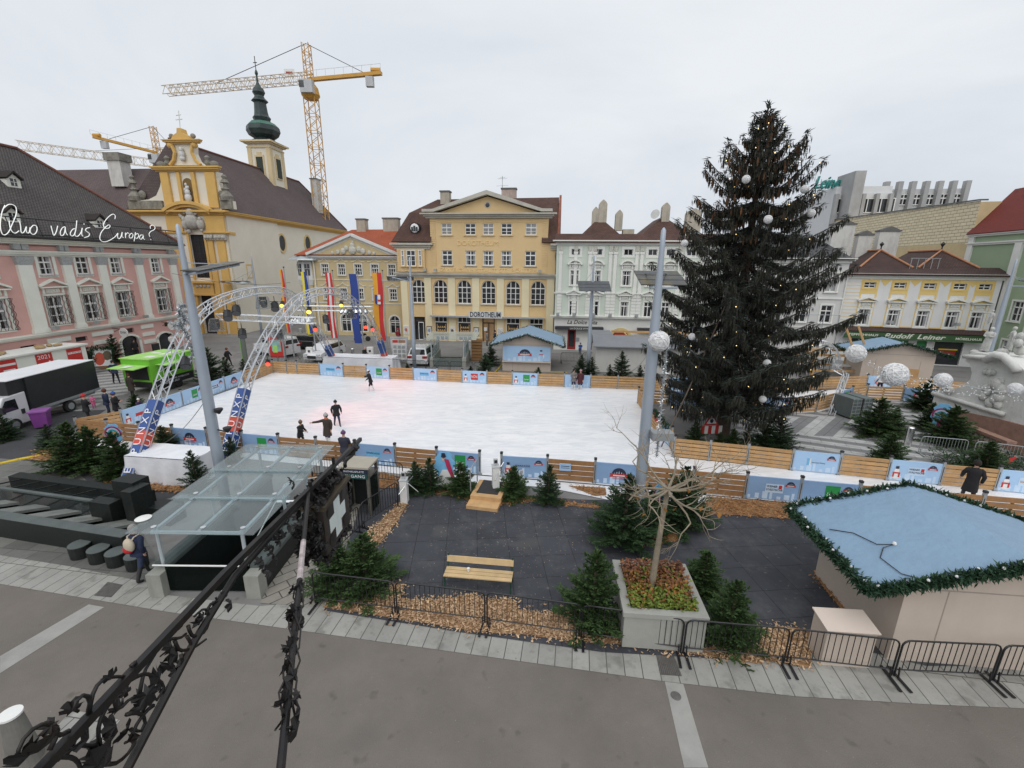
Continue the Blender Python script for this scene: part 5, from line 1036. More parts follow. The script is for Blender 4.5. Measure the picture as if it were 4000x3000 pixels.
for nm, P, nrm, lab in (('a', arch1, (1,0,0), 'left aluminium truss arch across the rink, blue sleeved feet'), ('b', arch2, tuple(A2P.y), 'right aluminium truss arch across the rink, blue sleeved feet')):
    T = thing('truss_arch', lab, 'truss', P[0], 0, 'truss arches over the rink'); o0 = Vector(P[0])
    m = MB().m(ALU); truss_path(m, [Vector(p)-o0 for p in resample(P, .42)], .40, .035, nrm); m.build('truss', T)
    for end in (0, 1):
        Q = resample(P if not end else P[::-1], .3); k = 10 - 4*end; a, b = Q[0]-o0, Q[k]-o0; d = (b-a).normalized()
        m = MB()
        for i in range(k):
            m.m(SLR if i in ((4, 5) if not end else (2, 3)) else SLV); m.beam(Q[i]-o0, Q[i+1]-o0, .45, .45, nrm)
        sv = m.build('sleeve', T)
        if not end:
            ct = (a+b)/2
            for face, off in ((Vector((1,0,0)), .24), (Vector((0,-1,0)), .25)):
                x = d; z = (face - d*face.dot(d)).normalized(); y = z.cross(x); R_ = Matrix((x, y, z)).transposed().to_euler()
                text('lettering', 'E X P U N X P', MATS['print_white'], sv, ct+z*off, R_, .40, 2.8, .004)
T = thing('cross_truss', 'front horizontal truss joining the two arches', 'truss', (-15.8,28.4,5.5), 0, 'cross trusses'); m = MB().m(ALU); lattice(m, (-3.0,.2,.1), (3.5,-.6,.0), .36, 14, .026); m.build('truss', T)
T = thing('cross_truss', 'rear horizontal truss joining the two arches', 'truss', (-15.8,36.4,5.2), 0, 'cross trusses'); m = MB().m(ALU); lattice(m, (-1.5,-.1,.25), (4.4,.1,.2), .36, 14, .026); m.build('truss', T)
def par_can(loc, aim, label, body, lens, big=1.0, grp=None):
    T = thing('stage_light', label, 'spotlight', loc, 0, grp); d = Vector(aim).normalized(); L_ = .34*big
    m = MB().m(BLACK); m.bar((0,0,0),(0,0,-.18*big),.02,4); m.beam((-.14*big,0,-.18*big),(.14*big,0,-.18*big),.03,.03); m.build('bracket', T); c = Vector((0,0,-.32*big))
    m = MB().m(body); m.tube([c-d*L_*.5, c-d*L_*.25, c+d*L_*.5], [.06*big,.12*big,.13*big], 10); b = m.build('can', T, smooth=False)
    m = MB().m(lens); m.tube([c+d*(L_*.5-.01), c+d*(L_*.5+.012)], .118*big, 10); m.build('lens', T)
cc = crop(700, 1000, 1000, 2074)
def at(px, Y): return AT(*cc(*px), Y)
for i, x in enumerate((1315, 1350, 1385, 1430, 1465, 1505)): par_can(at((x, 410), 36.3), ((i-2.5)*.18, -.5, -.8), 'silver can light in the row of six on the rear truss', CHR, DARK, 1.15, 'silver can lights')
for i, x in enumerate((905, 935, 965, 1000, 1040)): par_can(at((x, 485-i*4), 29.6), ((i-2)*.2, -.3, -.9), 'silver can light in the cluster under the middle of the right arch', CHR, DARK, 1.2, 'silver can lights')
for p, Y, lab in (((1095, 540), 33, 'red glowing lamp on the far leg of the left arch'), ((1505, 525), 36, 'upper red glowing lamp on the far leg of the right arch'), ((1560, 545), 36.6, 'lower red glowing lamp on the far leg of the right arch'), ((712, 815), 24, 'red glowing lamp on the near leg of the right arch')): par_can(at(p, Y), (.35,-.8,-.45), lab, BLACK, LAM, 1.25 if Y > 30 else 1.0)
for p, Y, lab in (((830, 340), 29, 'amber glowing lamp at the top of the left arch'), ((1310, 345), 33.5, 'amber glowing lamp at the top of the right arch'), ((1048, 385), 27, 'dim amber lamp under the right arch')): par_can(at(p, Y), (.2,-.8,-.5), lab, BLACK, LAMY, 1.2)
for p, Y, lab in (((380, 390), 26, 'black floodlight on the curve of the left arch'), ((450, 350), 27, 'second black floodlight on the curve of the left arch'), ((765, 325), 29, 'black floodlight at the crown of the left arch'), ((1180, 440), 34, 'black double floodlight above the red flag'), ((500, 545), 28.2, 'black barn door floodlight hanging from the front truss'), ((35, 760), 21.8, 'black floodlight low on the near left leg')): par_can(at(p, Y), (.3,-.6,-.6), lab, BLACK, GLASSD, 1.9)
CLR = glassmat('clear_cover', (.85,.87,.88), .12)
for p, Y, lab in (((290, 510), 28.3, 'moving head under a clear rain dome, left end of the front truss'), ((800, 590), 27.8, 'moving head under a clear rain dome, right end of the front truss'), ((675, 330), 28.5, 'moving head under a clear cover at the top of the left arch'), ((1385, 430), 36.2, 'moving head behind the six silver lights')):
    T = thing('moving_head', lab, 'spotlight', at(p, Y)); m = MB().m(BLACK); m.box(-.16,.16,-.12,.12,-.2,0); m.tube([(-.03,0,-.3),(.1,-.1,-.62)],[.15,.17],10); m.box(-.22,-.18,-.06,.06,-.5,-.2); m.box(.18,.22,-.06,.06,-.5,-.2); m.build('lamp_body', T); m = MB().m(CLR); m.lathe([(.46,-.75),(.40,-.3),(.3,.02)], 14); m.build('rain_cover', T)
# ================= tall light masts with mirror panels
SOL = mk('mirror_panel', (.06,.06,.055), .35, .3, 2.2, dirt=.5, dcol=(.30,.21,.01)); SOLD = mk('mirror_panel_grey', (.07,.075,.08), .3, .3, 3)
def mast(loc, H, label, r0=.16, r1=.21, pan=None, moss=True, collar=False):
    T = thing('light_mast', label, 'light mast', loc, 0, 'tall grey light masts'); m = MB().m(STEEL)
    m.tube([(0,0,0),(0,0,H*.25),(0,0,H*.62),(0,0,H-.6),(0,0,H-.08),(0,0,H)], [r0,r0*1.05,r1*1.0,r1*.45,.07,.02], 14); m.build('pole', T, smooth=True)
    if pan:
        (ox, oy, oz), (w_, d_), tilt, rz = pan
        M_ = Matrix.Translation((ox, oy, oz)) @ Matrix.Rotation(rz, 4, 'Z') @ Matrix.Rotation(tilt, 4, 'X'); m = MB(); m.T = M_
        for k in range(3): m.m(SOL if moss else SOLD); m.box(-w_/2, w_/2, -d_/2+k*d_/3+.02, -d_/2+(k+1)*d_/3-.02, 0, .03)
        pn = m.build('mirror_panel', T); m = MB().m(STEEL); m.T = M_
        for x in (-w_*.28, w_*.28): m.tube([(x,-d_*.5,-.06),(x,d_*.45,-.06)], .04, 6)
        for y in (-d_*.17, d_*.17): m.bar((-w_*.4,y,-.03),(w_*.4,y,-.03),.025,5)
        m.T = None; a = M_ @ Vector((-w_*.28, d_*.45, -.06)); b = M_ @ Vector((w_*.28, d_*.45, -.06)); c = M_ @ Vector((-w_*.28, -d_*.5, -.06)); e = M_ @ Vector((w_*.28, -d_*.5, -.06)); zt = Vector((0,0,min(H-1.2, oz+1.4)))
        for p in (a, b): m.bar(p, zt, .02, 4)
        z0 = Vector((0,0,oz-.25))
        for p in (c, e): m.bar(p, z0, .035, 5)
        m.build('panel_frame', T)
    return T
TL = mast((-10.72,15.05,0), 10.15, 'thick leaning-looking light mast left, with a mirror panel to its right', .18, .17, ((.74,.3,8.83),(1.0,1.6),.18,-.45))
TR = mast((4.27,13.41,0), 10.05, 'thick light mast in front of the spruce, mossy mirror panel behind it', .17, .17, ((.3,.9,8.62),(1.4,1.1),.38,.0))
m = MB().m(GALV)
for z in (1.0,1.35,1.7,2.05): m.lathe([(.2,z),(.215,z+.015),(.2,z+.03)], 14)
m.build('collar', TR)
m = MB().m(DARK)
for sx, z in ((.35,3.9),(.55,3.2)): m.bar((0,0,z),(sx,-.05,z-.1),.03,5); m.lathe([(.03,z-.12),(.14,z+.02),(.14,z+.08)],10,(sx,-.05,0))
m.build('floodlight', TL); m = MB().m(GALV); m.box(.1,.75,-.5,-.1,3.75,4.0); m.build('floodlight', TR)
mast((-8.55,38.2,0), 9.5, 'light mast in front of the white estate car by the auction house', .17, .15, ((-.9,.3,7.75),(2.2,1.3),-.3,.2), False)
mast((6.3,36.2,0), 9.75, 'light mast in front of the mint green house', .15, .14, ((.05,-.5,7.4),(2.5,1.4),.55,0), False)
mast((-31.9,56.5,0), 9.85, 'light mast beside the nave of the church', .15, .14, ((-2.2,-.3,6.6),(3.2,1.4),-.15,.3), False)
rm = AT(*crop(3250,950,750)(2010,600), 33); mast((rm.x,33,0), 9.7, 'light mast at the right edge beside the green house', .16, .15, ((2.0,-.3,rm.z+.9),(2.4,1.5),.2,.2), False)
# guy rope, stay wire, sparkling ornaments on the masts
def rope(label, p, q, r, mat, nm='guy_rope'):
    m = MB().m(mat); P = [Vector(p)*(1-k/12)+Vector(q)*(k/12)-Vector((0,0,.25*math.sin(PI*k/12))) for k in range(13)]; o = m.tube(P, r, 5).build(nm); tag(o, label, 'rope'); return o
RB = crop(2400,1150,1000)
rope('brown guy rope slanting from the spruce down to the larch fence', AT(*crop(2400,300,1000,2074)(1100,1150), 21.5) if 0 else AT(2860,1130,21.8), G(*RB(400,1325), .0), .035, mk('rope_brown', (.13,.10,.08), .9, .2, 6))
rope('thin steel stay from the left mast down to the near fence', Vector((-10.72,15.05,4.9)) if 0 else AT(*c6(1790,1115), 17), G(*crop(0,1650,1000)(1380,200), .8), .015, GALV, 'stay_wire')
rope('steel stay in front of the white container hut', AT(*crop(2000,700,1000,2074)(1105,1415), 34), G(*crop(2000,700,1000,2074)(940,1570), .6), .02, GALV, 'stay_wire')
for y in (22, 40): pass
def wire(label, p, q, sag=.6): m = MB().m(DARK); P = [Vector(p)*(1-k/14)+Vector(q)*(k/14)-Vector((0,0,sag*math.sin(PI*k/14))) for k in range(15)]; tag(m.tube(P, .02, 4).build('overhead_wire'), label, 'wire')
wire('overhead cable in front of the church with a hanging lamp', AT(*c7(-60,140),46), AT(*c7(900,215),52)); 
m = MB().m(GALV); m.lathe([(.05,.2),(.4,.1),(.45,0),(.1,-.08)],12); p_ = AT(*c7(520,222),49); T = thing('street_lamp', 'flat lamp hanging on the cable beside the church wall', 'lamp', p_); m.build('shade', T); m = MB().m(DARK); m.bar((0,0,.2),(0,0,.55),.02); m.build('hanger', T)
TIN = mk('tinsel', (.55,.58,.60), .2, .1, 9, metal=.7, island=.3)
def tinsel(m, P, r, n, rs):
    m.m(TIN)
    for k in range(n):
        f = rs.random()*(len(P)-1); i = int(f); p = Vector(P[i]).lerp(Vector(P[min(i+1,len(P)-1)]), f-i); d = Vector((rs.gauss(0,1),rs.gauss(0,1),rs.gauss(0,1))).normalized()*r*rs.uniform(.5,1.3); s = Vector((rs.gauss(0,1),rs.gauss(0,1),rs.gauss(0,1))).normalized()*r*.16
        m.add([p-s, p+s, p+d], [(0,1,2)])
rs = random.Random(5)
def wireball(label, c, r, grp='white thread balls', cat='ornament'):
    T = thing('thread_ball', label, cat, c, 0, grp); m = MB().m(mk('thread_white', (.66,.66,.66), .7, .1, 9)); m.ball((0,0,0), r*.94, 16, 10); m.m(mk('thread_line', (.74,.74,.74), .5, .1, 9))
    for k in range(26):
        a = Vector((rs.gauss(0,1),rs.gauss(0,1),rs.gauss(0,1))).normalized(); b = a.orthogonal().normalized(); c2 = a.cross(b); m.tube([(b*math.cos(t)+c2*math.sin(t))*r for t in [2*PI*j/14 for j in range(15)]], r*.028, 3, False)
    m.build('thread_shell', T); return T
T = thing('tinsel_ornament', 'silver tinsel strip hanging along the right mast behind a thread ball', 'ornament', (4.3,13.3,0)); m = MB(); x0 = .32
tinsel(m, [(x0,-.1,7.0),(x0+.02,-.1,3.1)], .12, 700, rs); m.m(GALV); m.bar((x0,-.1,7.0),(x0+.02,-.1,3.1),.015,4); m.build('tinsel_strip', T)
p_ = AT(*RB(385,405), 13.0); wireball('large white thread ball on the right mast', p_, .3)
S = AT(*c6(1560,490), 15.0)
T = thing('tinsel_ornament', 'star and comet of silver tinsel on the left mast', 'ornament', S); m = MB(); f_ = lambda x, y: AT(*c6(x, y), 15.0)-S
tinsel(m, [f_(1600,310),f_(1550,340),f_(1560,400),f_(1600,440),f_(1560,490),f_(1500,490)], .16, 700, rs); tinsel(m, [f_(1560,500),f_(1610,560),f_(1640,650),f_(1670,720),f_(1650,790)], .12, 500, rs)
for k in range(5):
    a = 2*PI*k/5+.3; m.m(TIN); m.bar((0,0,0),(.42*math.cos(a),.0,.42*math.sin(a)),.02,4); tinsel(m, [(0,0,0),(.42*math.cos(a),0,.42*math.sin(a))], .1, 90, rs)
m.m(WHITE); a = f_(1720,800); m.bar(f_(1640,345), f_(1715,800), .015, 4); m.bar(f_(1560,350), f_(1640,345), .015, 4); m.build('tinsel_star', T)
for x, y, r, Y, lab in ((405,545,.85,27,'largest thread ball hanging before the right hut, egg shaped'), (0,0,0,0,0)):
    pass
c9 = crop(3400,1300,600,1659)
for x, y, r, Y, lab in ((262,452,.62,13,'large thread ball hanging before the beige hut wall'),(785,512,.4,13.4,'thread ball hanging left of the stone column'),(1565,605,.34,13.8,'rightmost thread ball in front of the stone column')):
    wireball(lab, AT(*c9(x,y), Y), r*.56)
wireball('thread ball beside the timber frame', AT(*crop(3000,1200,1000,2074)(712,375), 30), .6)
for q in (((-50,330),(560,520)),((560,520),(1000,560)),((1000,560),(1700,640))):
    m = MB(); P = [AT(*c9(q[0][0]+(q[1][0]-q[0][0])*k/6, q[0][1]+(q[1][1]-q[0][1])*k/6+30*math.sin(PI*k/6)), 13.2) for k in range(7)]; m.m(TIN); m.tube(P, .006, 3)
    for k in range(60):
        f = rs.random()*5.99; i = int(f); p = P[i].lerp(P[i+1], f-i)+Vector((rs.gauss(0,.05),rs.gauss(0,.05),rs.uniform(-.3,.12))); m.m(MATS['thread_line']); m.ball(p, .016, 5, 4)
    tag(m.build('light_string'), 'string of clear fairy lights between the thread balls at right', 'fairy lights', 'fairy light strings')
for i, (p, q) in enumerate((((-12.4,26.5,5.6),(-9.6,26.0,0)),((-11.6,33.5,5.5),(-8.6,32.5,0)))):
    sp_ = bpy.data.lights.new('red_stage_light', 'SPOT'); sp_.energy = 420; sp_.color = (1,.12,.10); sp_.spot_size = 1.25; sp_.spot_blend = 1; sp_.shadow_soft_size = .15; o = bpy.data.objects.new('red_stage_light', sp_); COL.objects.link(o); o.location = p; o.rotation_euler = (Vector(p)-Vector(q)).to_track_quat('Z', 'Y').to_euler()
# ================= conifers
def leafmat(name, c1, c2, isl=.3):
    m, nt, b = _nt(name); L = nt.links.new; b.inputs['Roughness'].default_value = .65; b.inputs['Specular IOR Level'].default_value = .3
    g = N(nt, 'ShaderNodeNewGeometry'); tc = N(nt, 'ShaderNodeTexCoord'); n = N(nt, 'ShaderNodeTexNoise', Scale=2.2, Detail=3.0); L(tc.outputs['Object'], n.inputs['Vector'])
    ad = N(nt, 'ShaderNodeMath', operation='MULTIPLY_ADD'); L(g.outputs['Random Per Island'], ad.inputs[0]); ad.inputs[1].default_value = .6; L(n.outputs['Fac'], ad.inputs[2])
    r = N(nt, 'ShaderNodeMapRange'); r.inputs['From Min'].default_value = .4; r.inputs['From Max'].default_value = 1.2; L(ad.outputs[0], r.inputs['Value'])
    mx = N(nt, 'ShaderNodeMix', data_type='RGBA'); mx.inputs['A'].default_value = rgb(c1); mx.inputs['B'].default_value = rgb(c2); L(r.outputs[0], mx.inputs['Factor']); L(mx.outputs['Result'], b.inputs['Base Color']); MATS[name] = m; return m
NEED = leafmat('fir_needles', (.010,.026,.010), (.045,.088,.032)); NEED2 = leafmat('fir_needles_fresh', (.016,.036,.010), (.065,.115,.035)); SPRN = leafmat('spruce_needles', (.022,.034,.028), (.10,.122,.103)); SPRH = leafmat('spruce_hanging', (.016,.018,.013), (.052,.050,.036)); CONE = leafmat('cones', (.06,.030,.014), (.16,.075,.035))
BARK = mk('bark', (.085,.06,.045), .9, .3, 6, bump=.5, bscale=25)
def spray(m, p, d, l, w, up=Vector((0,0,1))):
    s = d.cross(up)
    if s.length < 1e-3: s = d.cross(Vector((1,0,0)))
    s = s.normalized()*w; t = d*l; n = s.cross(d).normalized()*w*.5
    m.add([p, p+t*.45+s+n, p+t, p+t*.45-s+n], [(0,1,2,3)])
def fir_proto(h, r, seed, needles, whorls=11, br=9):
    R = random.Random(seed); T = bpy.data.objects.new('fir_tree', None); link(T)
    m = MB().m(BARK); m.tube([(0,0,0),(0,0,h*.5),(0,0,h*.97)], [.035*h**.5,.025*h**.5,.006], 6); m.build('trunk', T)
    m = MB().m(needles)
    for i in range(whorls):
        f = i/(whorls-1); z = h*(.05+.86*f**1.05); L_ = r*(1-f)**.75+.06
        nb = max(5, int(br*(1-f*.4)))
        for k in range(nb):
            a = 2*PI*(k+R.uniform(-.4,.4))/nb + i*1.9; ln = L_*R.uniform(.62,1.12); el = -.05+.75*f+R.uniform(-.2,.25)
            d = Vector((math.cos(a)*math.cos(el), math.sin(a)*math.cos(el), math.sin(el))); p = Vector((0,0,z+R.uniform(-.08,.08)))
            n = max(3, int(ln/.07)); sd = d.cross(Vector((0,0,1))).normalized()
            for j in range(n):
                g = (j+.6)/n; q = p + d*(ln*g) + Vector((0,0,.08*ln*g*g)); tw = (.10+.16*(1-g))*min(1, ln*1.5)
                for s in (-1, 1):
                    dd = (d*.8 + sd*s*R.uniform(.5,.95) + Vector((0,0,R.uniform(-.2,.4)))).normalized(); l2 = tw*R.uniform(.8,1.3); spray(m, q, dd, l2, .022)
                    for u in (.35, .7):
                        for s2 in (-1, 1): spray(m, q+dd*l2*u, (dd+sd*s2*.7+Vector((0,0,R.uniform(-.2,.5)))).normalized(), .075, .017)
                spray(m, q, (d+Vector((0,0,R.uniform(.3,1)))).normalized(), .1, .02)
            spray(m, p+d*(ln*.92)+Vector((0,0,.08*ln)), (d+Vector((0,0,.25))).normalized(), .1, .018)
    for k in range(4): spray(m, Vector((0,0,h*.88)), Vector((.5*math.cos(k*1.6),.5*math.sin(k*1.6),1)).normalized(), .16, .014)
    spray(m, Vector((0,0,h*.86)), Vector((0.03,0,1)), h*.15, .014); spray(m, Vector((0,0,h*.86)), Vector((0,0.03,1)), h*.15, .014, Vector((1,0,0)))
    m.build('crown', T); T['category'] = 'fir tree'; T['group'] = 'small cut fir trees'; return T
PROT = [fir_proto(2.0, .74, 11, NEED, 13, 11), fir_proto(2.0, .58, 12, NEED, 12, 10), fir_proto(1.6, .66, 13, NEED2, 12, 13), fir_proto(2.6, .84, 14, NEED, 15, 10)]
PH = [2.0, 2.0, 1.6, 2.6]; PU = [0]*4
def fir(base, top, kind, label, wide=1.0):
    p = G(*base); t = AT(top[0], top[1], p.y); h = max(.5, t.z); s = h/PH[kind]; wide = .72+wide*.44
    if PU[kind] == 0: o = PROT[kind]; PU[kind] = 1
    else: o = dup(PROT[kind], (0,0,0))
    o.location = (p.x, p.y, .02); o.rotation_euler = (rnd.uniform(-.05,.05), rnd.uniform(-.05,.05), rnd.uniform(0, 6.3)); o.scale = (s*wide, s*wide*rnd.uniform(.9,1.1), s); o['label'] = label
    return o
B1 = crop(0,1650,1000); B4 = crop(1400,1700,1000,2074); B5 = crop(2100,1700,1100,1825); B6 = crop(3000,1200,1000,2074); CC = crop(900,1600,1000,2074); CS = crop(1200,1180,700); C3 = crop(1000,700,1200); R2 = crop(2400,1150,1000)
for c, b, t, k, w, lab in (
 (B1,(440,215),(420,20),0,1.7,'leftmost fir of the thicket at the near rink corner'),(B1,(640,400),(600,10),2,1.3,'biggest fir of the thicket left of the white covered counter'),(B1,(840,400),(800,40),2,1.2,'fir between the thicket and the painted cutout board'),(B1,(1060,470),(1080,90),2,1.1,'fir touching the left end of the white covered counter'),(B1,(1440,240),(1390,25),0,1.5,'fir behind the white covered counter, beside the banner'),(B1,(60,150),(40,-70),0,1.7,'fir cut by the left picture edge, beside the purple bin'),(B1,(1720,580),(1752,240),1,1.1,'sparse little fir between white counter and glass roof'),
 (CC,(20,420),(60,215),1,1.2,'fir right beside the blue sleeve of the near arch foot'),(CC,(150,330),(130,200),1,1.5,'fir top sticking up behind the far edge of the glass roof'),
 (c6,(1840,1000),(1860,680),0,1.2,'tallest fir behind the green trailer and the left rink fence'),(c6,(1970,960),(1970,760),1,1.4,'middle fir of the row behind the left rink fence'),(c6,(2110,910),(2100,780),1,1.7,'last fir of the row behind the left rink fence'),(c6,(1180,1215),(1200,1085),2,1.8,'low dark fir in front of the person beside the trailer'),
 (c6,(1010,815),(995,560),3,1.2,'slim fir in front of the pink palace wall'),(c6,(770,850),(760,670),2,1.0,'dark fir left of the tilted red picture board'),
 (CS,(220,815),(230,735),2,1.2,'small fir behind the far fence, left of the snow heap'),(CS,(330,825),(330,750),2,1.2,'small fir at the far foot of the left arch'),(CS,(1065,830),(1060,730),2,1.1,'small fir left of the information board'),(CS,(1240,840),(1230,760),2,1.1,'small fir between information board and white estate car'),
 (C3,(1650,1420),(1640,1255),0,1.2,'fir left of the EISZAUBER hut, in front'),(C3,(1690,1340),(1690,1190),0,1.1,'fir behind, at the left edge of the EISZAUBER hut'),(C3,(1545,1400),(1548,1345),2,1.5,'low fir right of the far glass stair roof'),(C3,(2030,1420),(2030,1355),2,1.3,'tiny fir in front of the EISZAUBER hut'),
 (E4,(560,1610),(555,1425),0,1.2,'fir at the foot of the light mast before the mint house'),(E4,(645,1610),(640,1440),1,1.3,'fir between light mast and white container hut'),(E4,(785,1630),(790,1500),1,1.2,'left small fir in front of the white container hut'),(E4,(880,1635),(862,1385),3,1.5,'tallest fir in front of the white container hut'),(E4,(1030,1640),(1040,1505),1,1.2,'right small fir in front of the white container hut'),
 (R2,(690,1320),(700,1090),0,1.2,'fir left of the road works sign under the spruce'),(R2,(905,1330),(910,1195),2,1.0,'low fir at the foot of the spruce trunk'),(R2,(1020,1340),(1010,1165),2,1.1,'fir right of the spruce trunk'),(R2,(1140,1345),(1140,1140),1,1.2,'middle fir behind the larch fence under the spruce'),(R2,(1290,1335),(1290,1060),0,1.2,'tall fir behind the larch fence under the spruce'),(R2,(1420,1340),(1400,1040),0,1.2,'rightmost fir of the row under the spruce, beside the striped paving'),
 (B6,(870,1030),(870,740),2,2.0,'broad fir right of the grey water tank'),(B6,(1010,1010),(1010,820),2,1.6,'fir at the right flank of the broad fir by the tank'),(B6,(960,1275),(970,1020),2,1.6,'fir behind the larch fence, left of the steel bollard'),(B6,(1250,830),(1275,600),2,1.6,'fir left of the white stone column base'),(B6,(1290,990),(1300,780),2,1.5,'fir left of the colourful cutout board'),(B6,(1450,1110),(1530,800),2,1.5,'fir right of the colourful cutout board'),(B6,(1750,1350),(1770,1095),2,1.6,'fir beside the balustrade of the stone column'),
 (B4,(475,455),(470,200),3,1.3,'left fir of the pair beside the painted princess board'),(B4,(590,455),(605,180),1,1.4,'right fir of the pair left of the painted princess board'),(B4,(840,475),(840,225),2,1.1,'fir left of the wooden entrance step'),(B4,(1260,505),(1270,255),2,1.1,'fir right of the turnstile with grey hung skates'),(B4,(1530,540),(1565,235),1,1.3,'slim fir before the small blue notice'),
 (B5,(545,700),(540,240),3,1.5,'big fir at the left of the thick mast foot'),(B5,(700,640),(690,320),0,1.2,'fir at the right of the thick mast foot'),(B5,(920,580),(985,205),0,1.4,'fir behind the bare planter tree'),
 (B5,(345,1215),(355,752),2,.5,'bright round fir left of the concrete planter'),(B5,(1060,1015),(1090,760),2,1.3,'dark fir behind, right of the concrete planter'),(B5,(1225,1335),(1228,930),2,.7,'large fir right of the concrete planter, behind the barrier'),
 (CC,(1100,1450),(1120,1030),2,1.4,'front right fir of the clump under the pharmacy sign'),(CC,(870,1450),(890,1090),2,1.4,'left fir of the clump under the pharmacy sign')):
    fir(c(*b), c(*t), k, lab, w)
# the big christmas spruce
R = random.Random(21); TB = Vector((11.6, 23.05, 0)); T = thing('christmas_tree', 'huge dark christmas spruce with drooping boughs, cones and fairy lights', 'christmas tree', TB); H_ = 16.5
m = MB().m(BARK); m.tube([(0,0,0),(0,0,4),(0,0,10),(0,0,15.8)], [.36,.3,.19,.03], 12); m.build('trunk', T)
def rz_(z):
    P = [(1.6,2.3),(2.6,3.1),(3.9,4.2),(5.2,4.55),(7.2,4.6),(8.7,4.5),(11,3.4),(12.6,2.55),(13.7,2.0),(14.1,1.15),(15.0,.75),(15.8,.38),(16.5,.1)]
    for (a, b), (c, d) in zip(P, P[1:]):
        if a <= z <= c: return b+(d-b)*(z-a)/(c-a)
    return .1
m = MB(); boughs = []; z = 2.5; wi = 0
while z < 15.9:
    f = z/H_; nb = 13 if z < 5 else 12 if z < 9 else 10 if z < 13 else 7
    for k in range(nb):
        a = 2*PI*(k+R.uniform(-.4,.4))/nb + wi*.83; ln = rz_(z)*(R.choice((R.uniform(.6,.85), R.uniform(.8,1.0), R.uniform(.9,1.1)))); dr = .12+.20*(1-f); P = []
        for j in range(9):
            g = j/8; P.append(Vector((math.cos(a)*ln*g, math.sin(a)*ln*g, z + ln*(-dr*math.sin(g*PI*.62)*1.3 + .34*max(0, g-.55)*1.5*(.6+f) + (.35*g if f > .75 else 0)))))
        boughs.append((P, ln, a))
        m.m(BARK); m.tube(P, [.05*(1-j/9)+.01 for j in range(9)], 4, False)
        n = int(ln/.085)+2; d0 = Vector((math.cos(a), math.sin(a), 0)); sd = Vector((-d0.y, d0.x, 0))
        for j in range(n):
            g = .12+.88*(j+R.random())/n; i = min(7, int(g*8)); q = P[i].lerp(P[i+1], g*8-i); wd = .30+.40*math.sin(min(1, g*1.05)*PI)*min(1, ln/2.5)
            for s in (-1, 1):
                dd = (d0*R.uniform(.35,.8)+sd*s*R.uniform(.5,1)+Vector((0,0,R.uniform(-.25,.18)))).normalized(); m.m(SPRN); spray(m, q, dd, wd*R.uniform(.6,1.2), .035); 
                e = q+dd*wd*.55
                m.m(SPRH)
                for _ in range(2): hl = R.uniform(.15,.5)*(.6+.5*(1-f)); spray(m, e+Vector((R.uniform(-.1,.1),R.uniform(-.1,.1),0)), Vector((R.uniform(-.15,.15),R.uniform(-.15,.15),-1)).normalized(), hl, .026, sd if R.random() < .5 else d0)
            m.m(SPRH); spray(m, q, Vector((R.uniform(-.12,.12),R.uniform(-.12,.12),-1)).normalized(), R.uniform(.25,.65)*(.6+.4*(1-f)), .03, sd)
            m.m(SPRN); spray(m, q, (d0*.6+Vector((0,0,.6))).normalized(), .16, .03); spray(m, q+sd*R.uniform(-.25,.25), (d0*.8+Vector((0,0,.35))).normalized(), .18, .03)
            if z > 10.5 and R.random() < (z-9.5)*.035:
                m.m(CONE)
                for _ in range(2): e = q+sd*R.uniform(-.3,.3)-Vector((0,0,.08)); m.tube([e, e-Vector((0,0,.2)), e-Vector((0,0,.34))], [.04,.05,.015], 5)
        tip = P[-1]; m.m(SPRN)
        for _ in range(7): spray(m, tip-d0*R.uniform(0,.3), (d0+sd*R.uniform(-.8,.8)+Vector((0,0,R.uniform(-.1,.7)))).normalized(), R.uniform(.2,.38), .04)
    z += .68 if z < 6 else .62 if z < 11 else .5; wi += 1
m.m(SPRN)
for k in range(26): spray(m, Vector((0,0,R.uniform(15.4,16.4))), Vector((R.uniform(-.8,.8),R.uniform(-.8,.8),R.uniform(.2,1))).normalized(), .32, .035)
m.build('crown', T)
mb = MB().m(mk('bulb_warm', (.9,.75,.4), .3, .02, 5, emit=(1,.72,.3,2)))
vis = [b for b in boughs if math.sin(b[2]) < .35]
for k in range(80):
    P, ln, a = R.choice(vis); g = R.uniform(.45,1); i = min(7, int(g*8)); q = P[i].lerp(P[i+1], g*8-i)+Vector((R.uniform(-.25,.25), -.2, R.uniform(-.3,.1))); mb.ball(q, .022, 5, 4)
o = mb.build('fairy_light_bulb', T); o['kind'] = 'stuff'
for x, y in ((1905/2212*2212,0),): pass
TC = crop(2400,300,1000,2074)
for c, x, y, lab in ((TC,1068,830,'highest white bauble on the spruce'),(TC,1542,912,'white bauble at the right end of a bough, before the office block'),(TC,1245,1155,'white bauble in the upper middle of the spruce'),(TC,1595,1105,'glittering bauble on the right flank, beside the tiled wall'),(TC,568,1350,'white bauble at the left flank, before the mint house attic'),(TC,755,1478,'white bauble in the left middle of the spruce'),(TC,1575,1490,'bauble right of the spruce before the town house window'),(R2,1508,78,'bauble at the right, before the shop wall'),(R2,650,510,'white bauble at the lower left of the spruce'),(R2,1318,593,'white bauble at the lower right of the spruce'),(R2,1282,905,'lowest white bauble, beside the blue banner'),(R2,670,365,'faint bauble at the left, before the cafe awning')):
    g = c(x, y); Y = 23.05 - max(.6, (4.6 - abs(AT(*g, 22)[0]-11.9))*.95)*.75; p = AT(*g, Y); o = wireball(lab, p, .17, 'white baubles on the spruce', 'bauble'); mb = MB().m(GALV); mb.bar((0,0,.2),(0,0,.5),.008,4); mb.build('hanger', o)
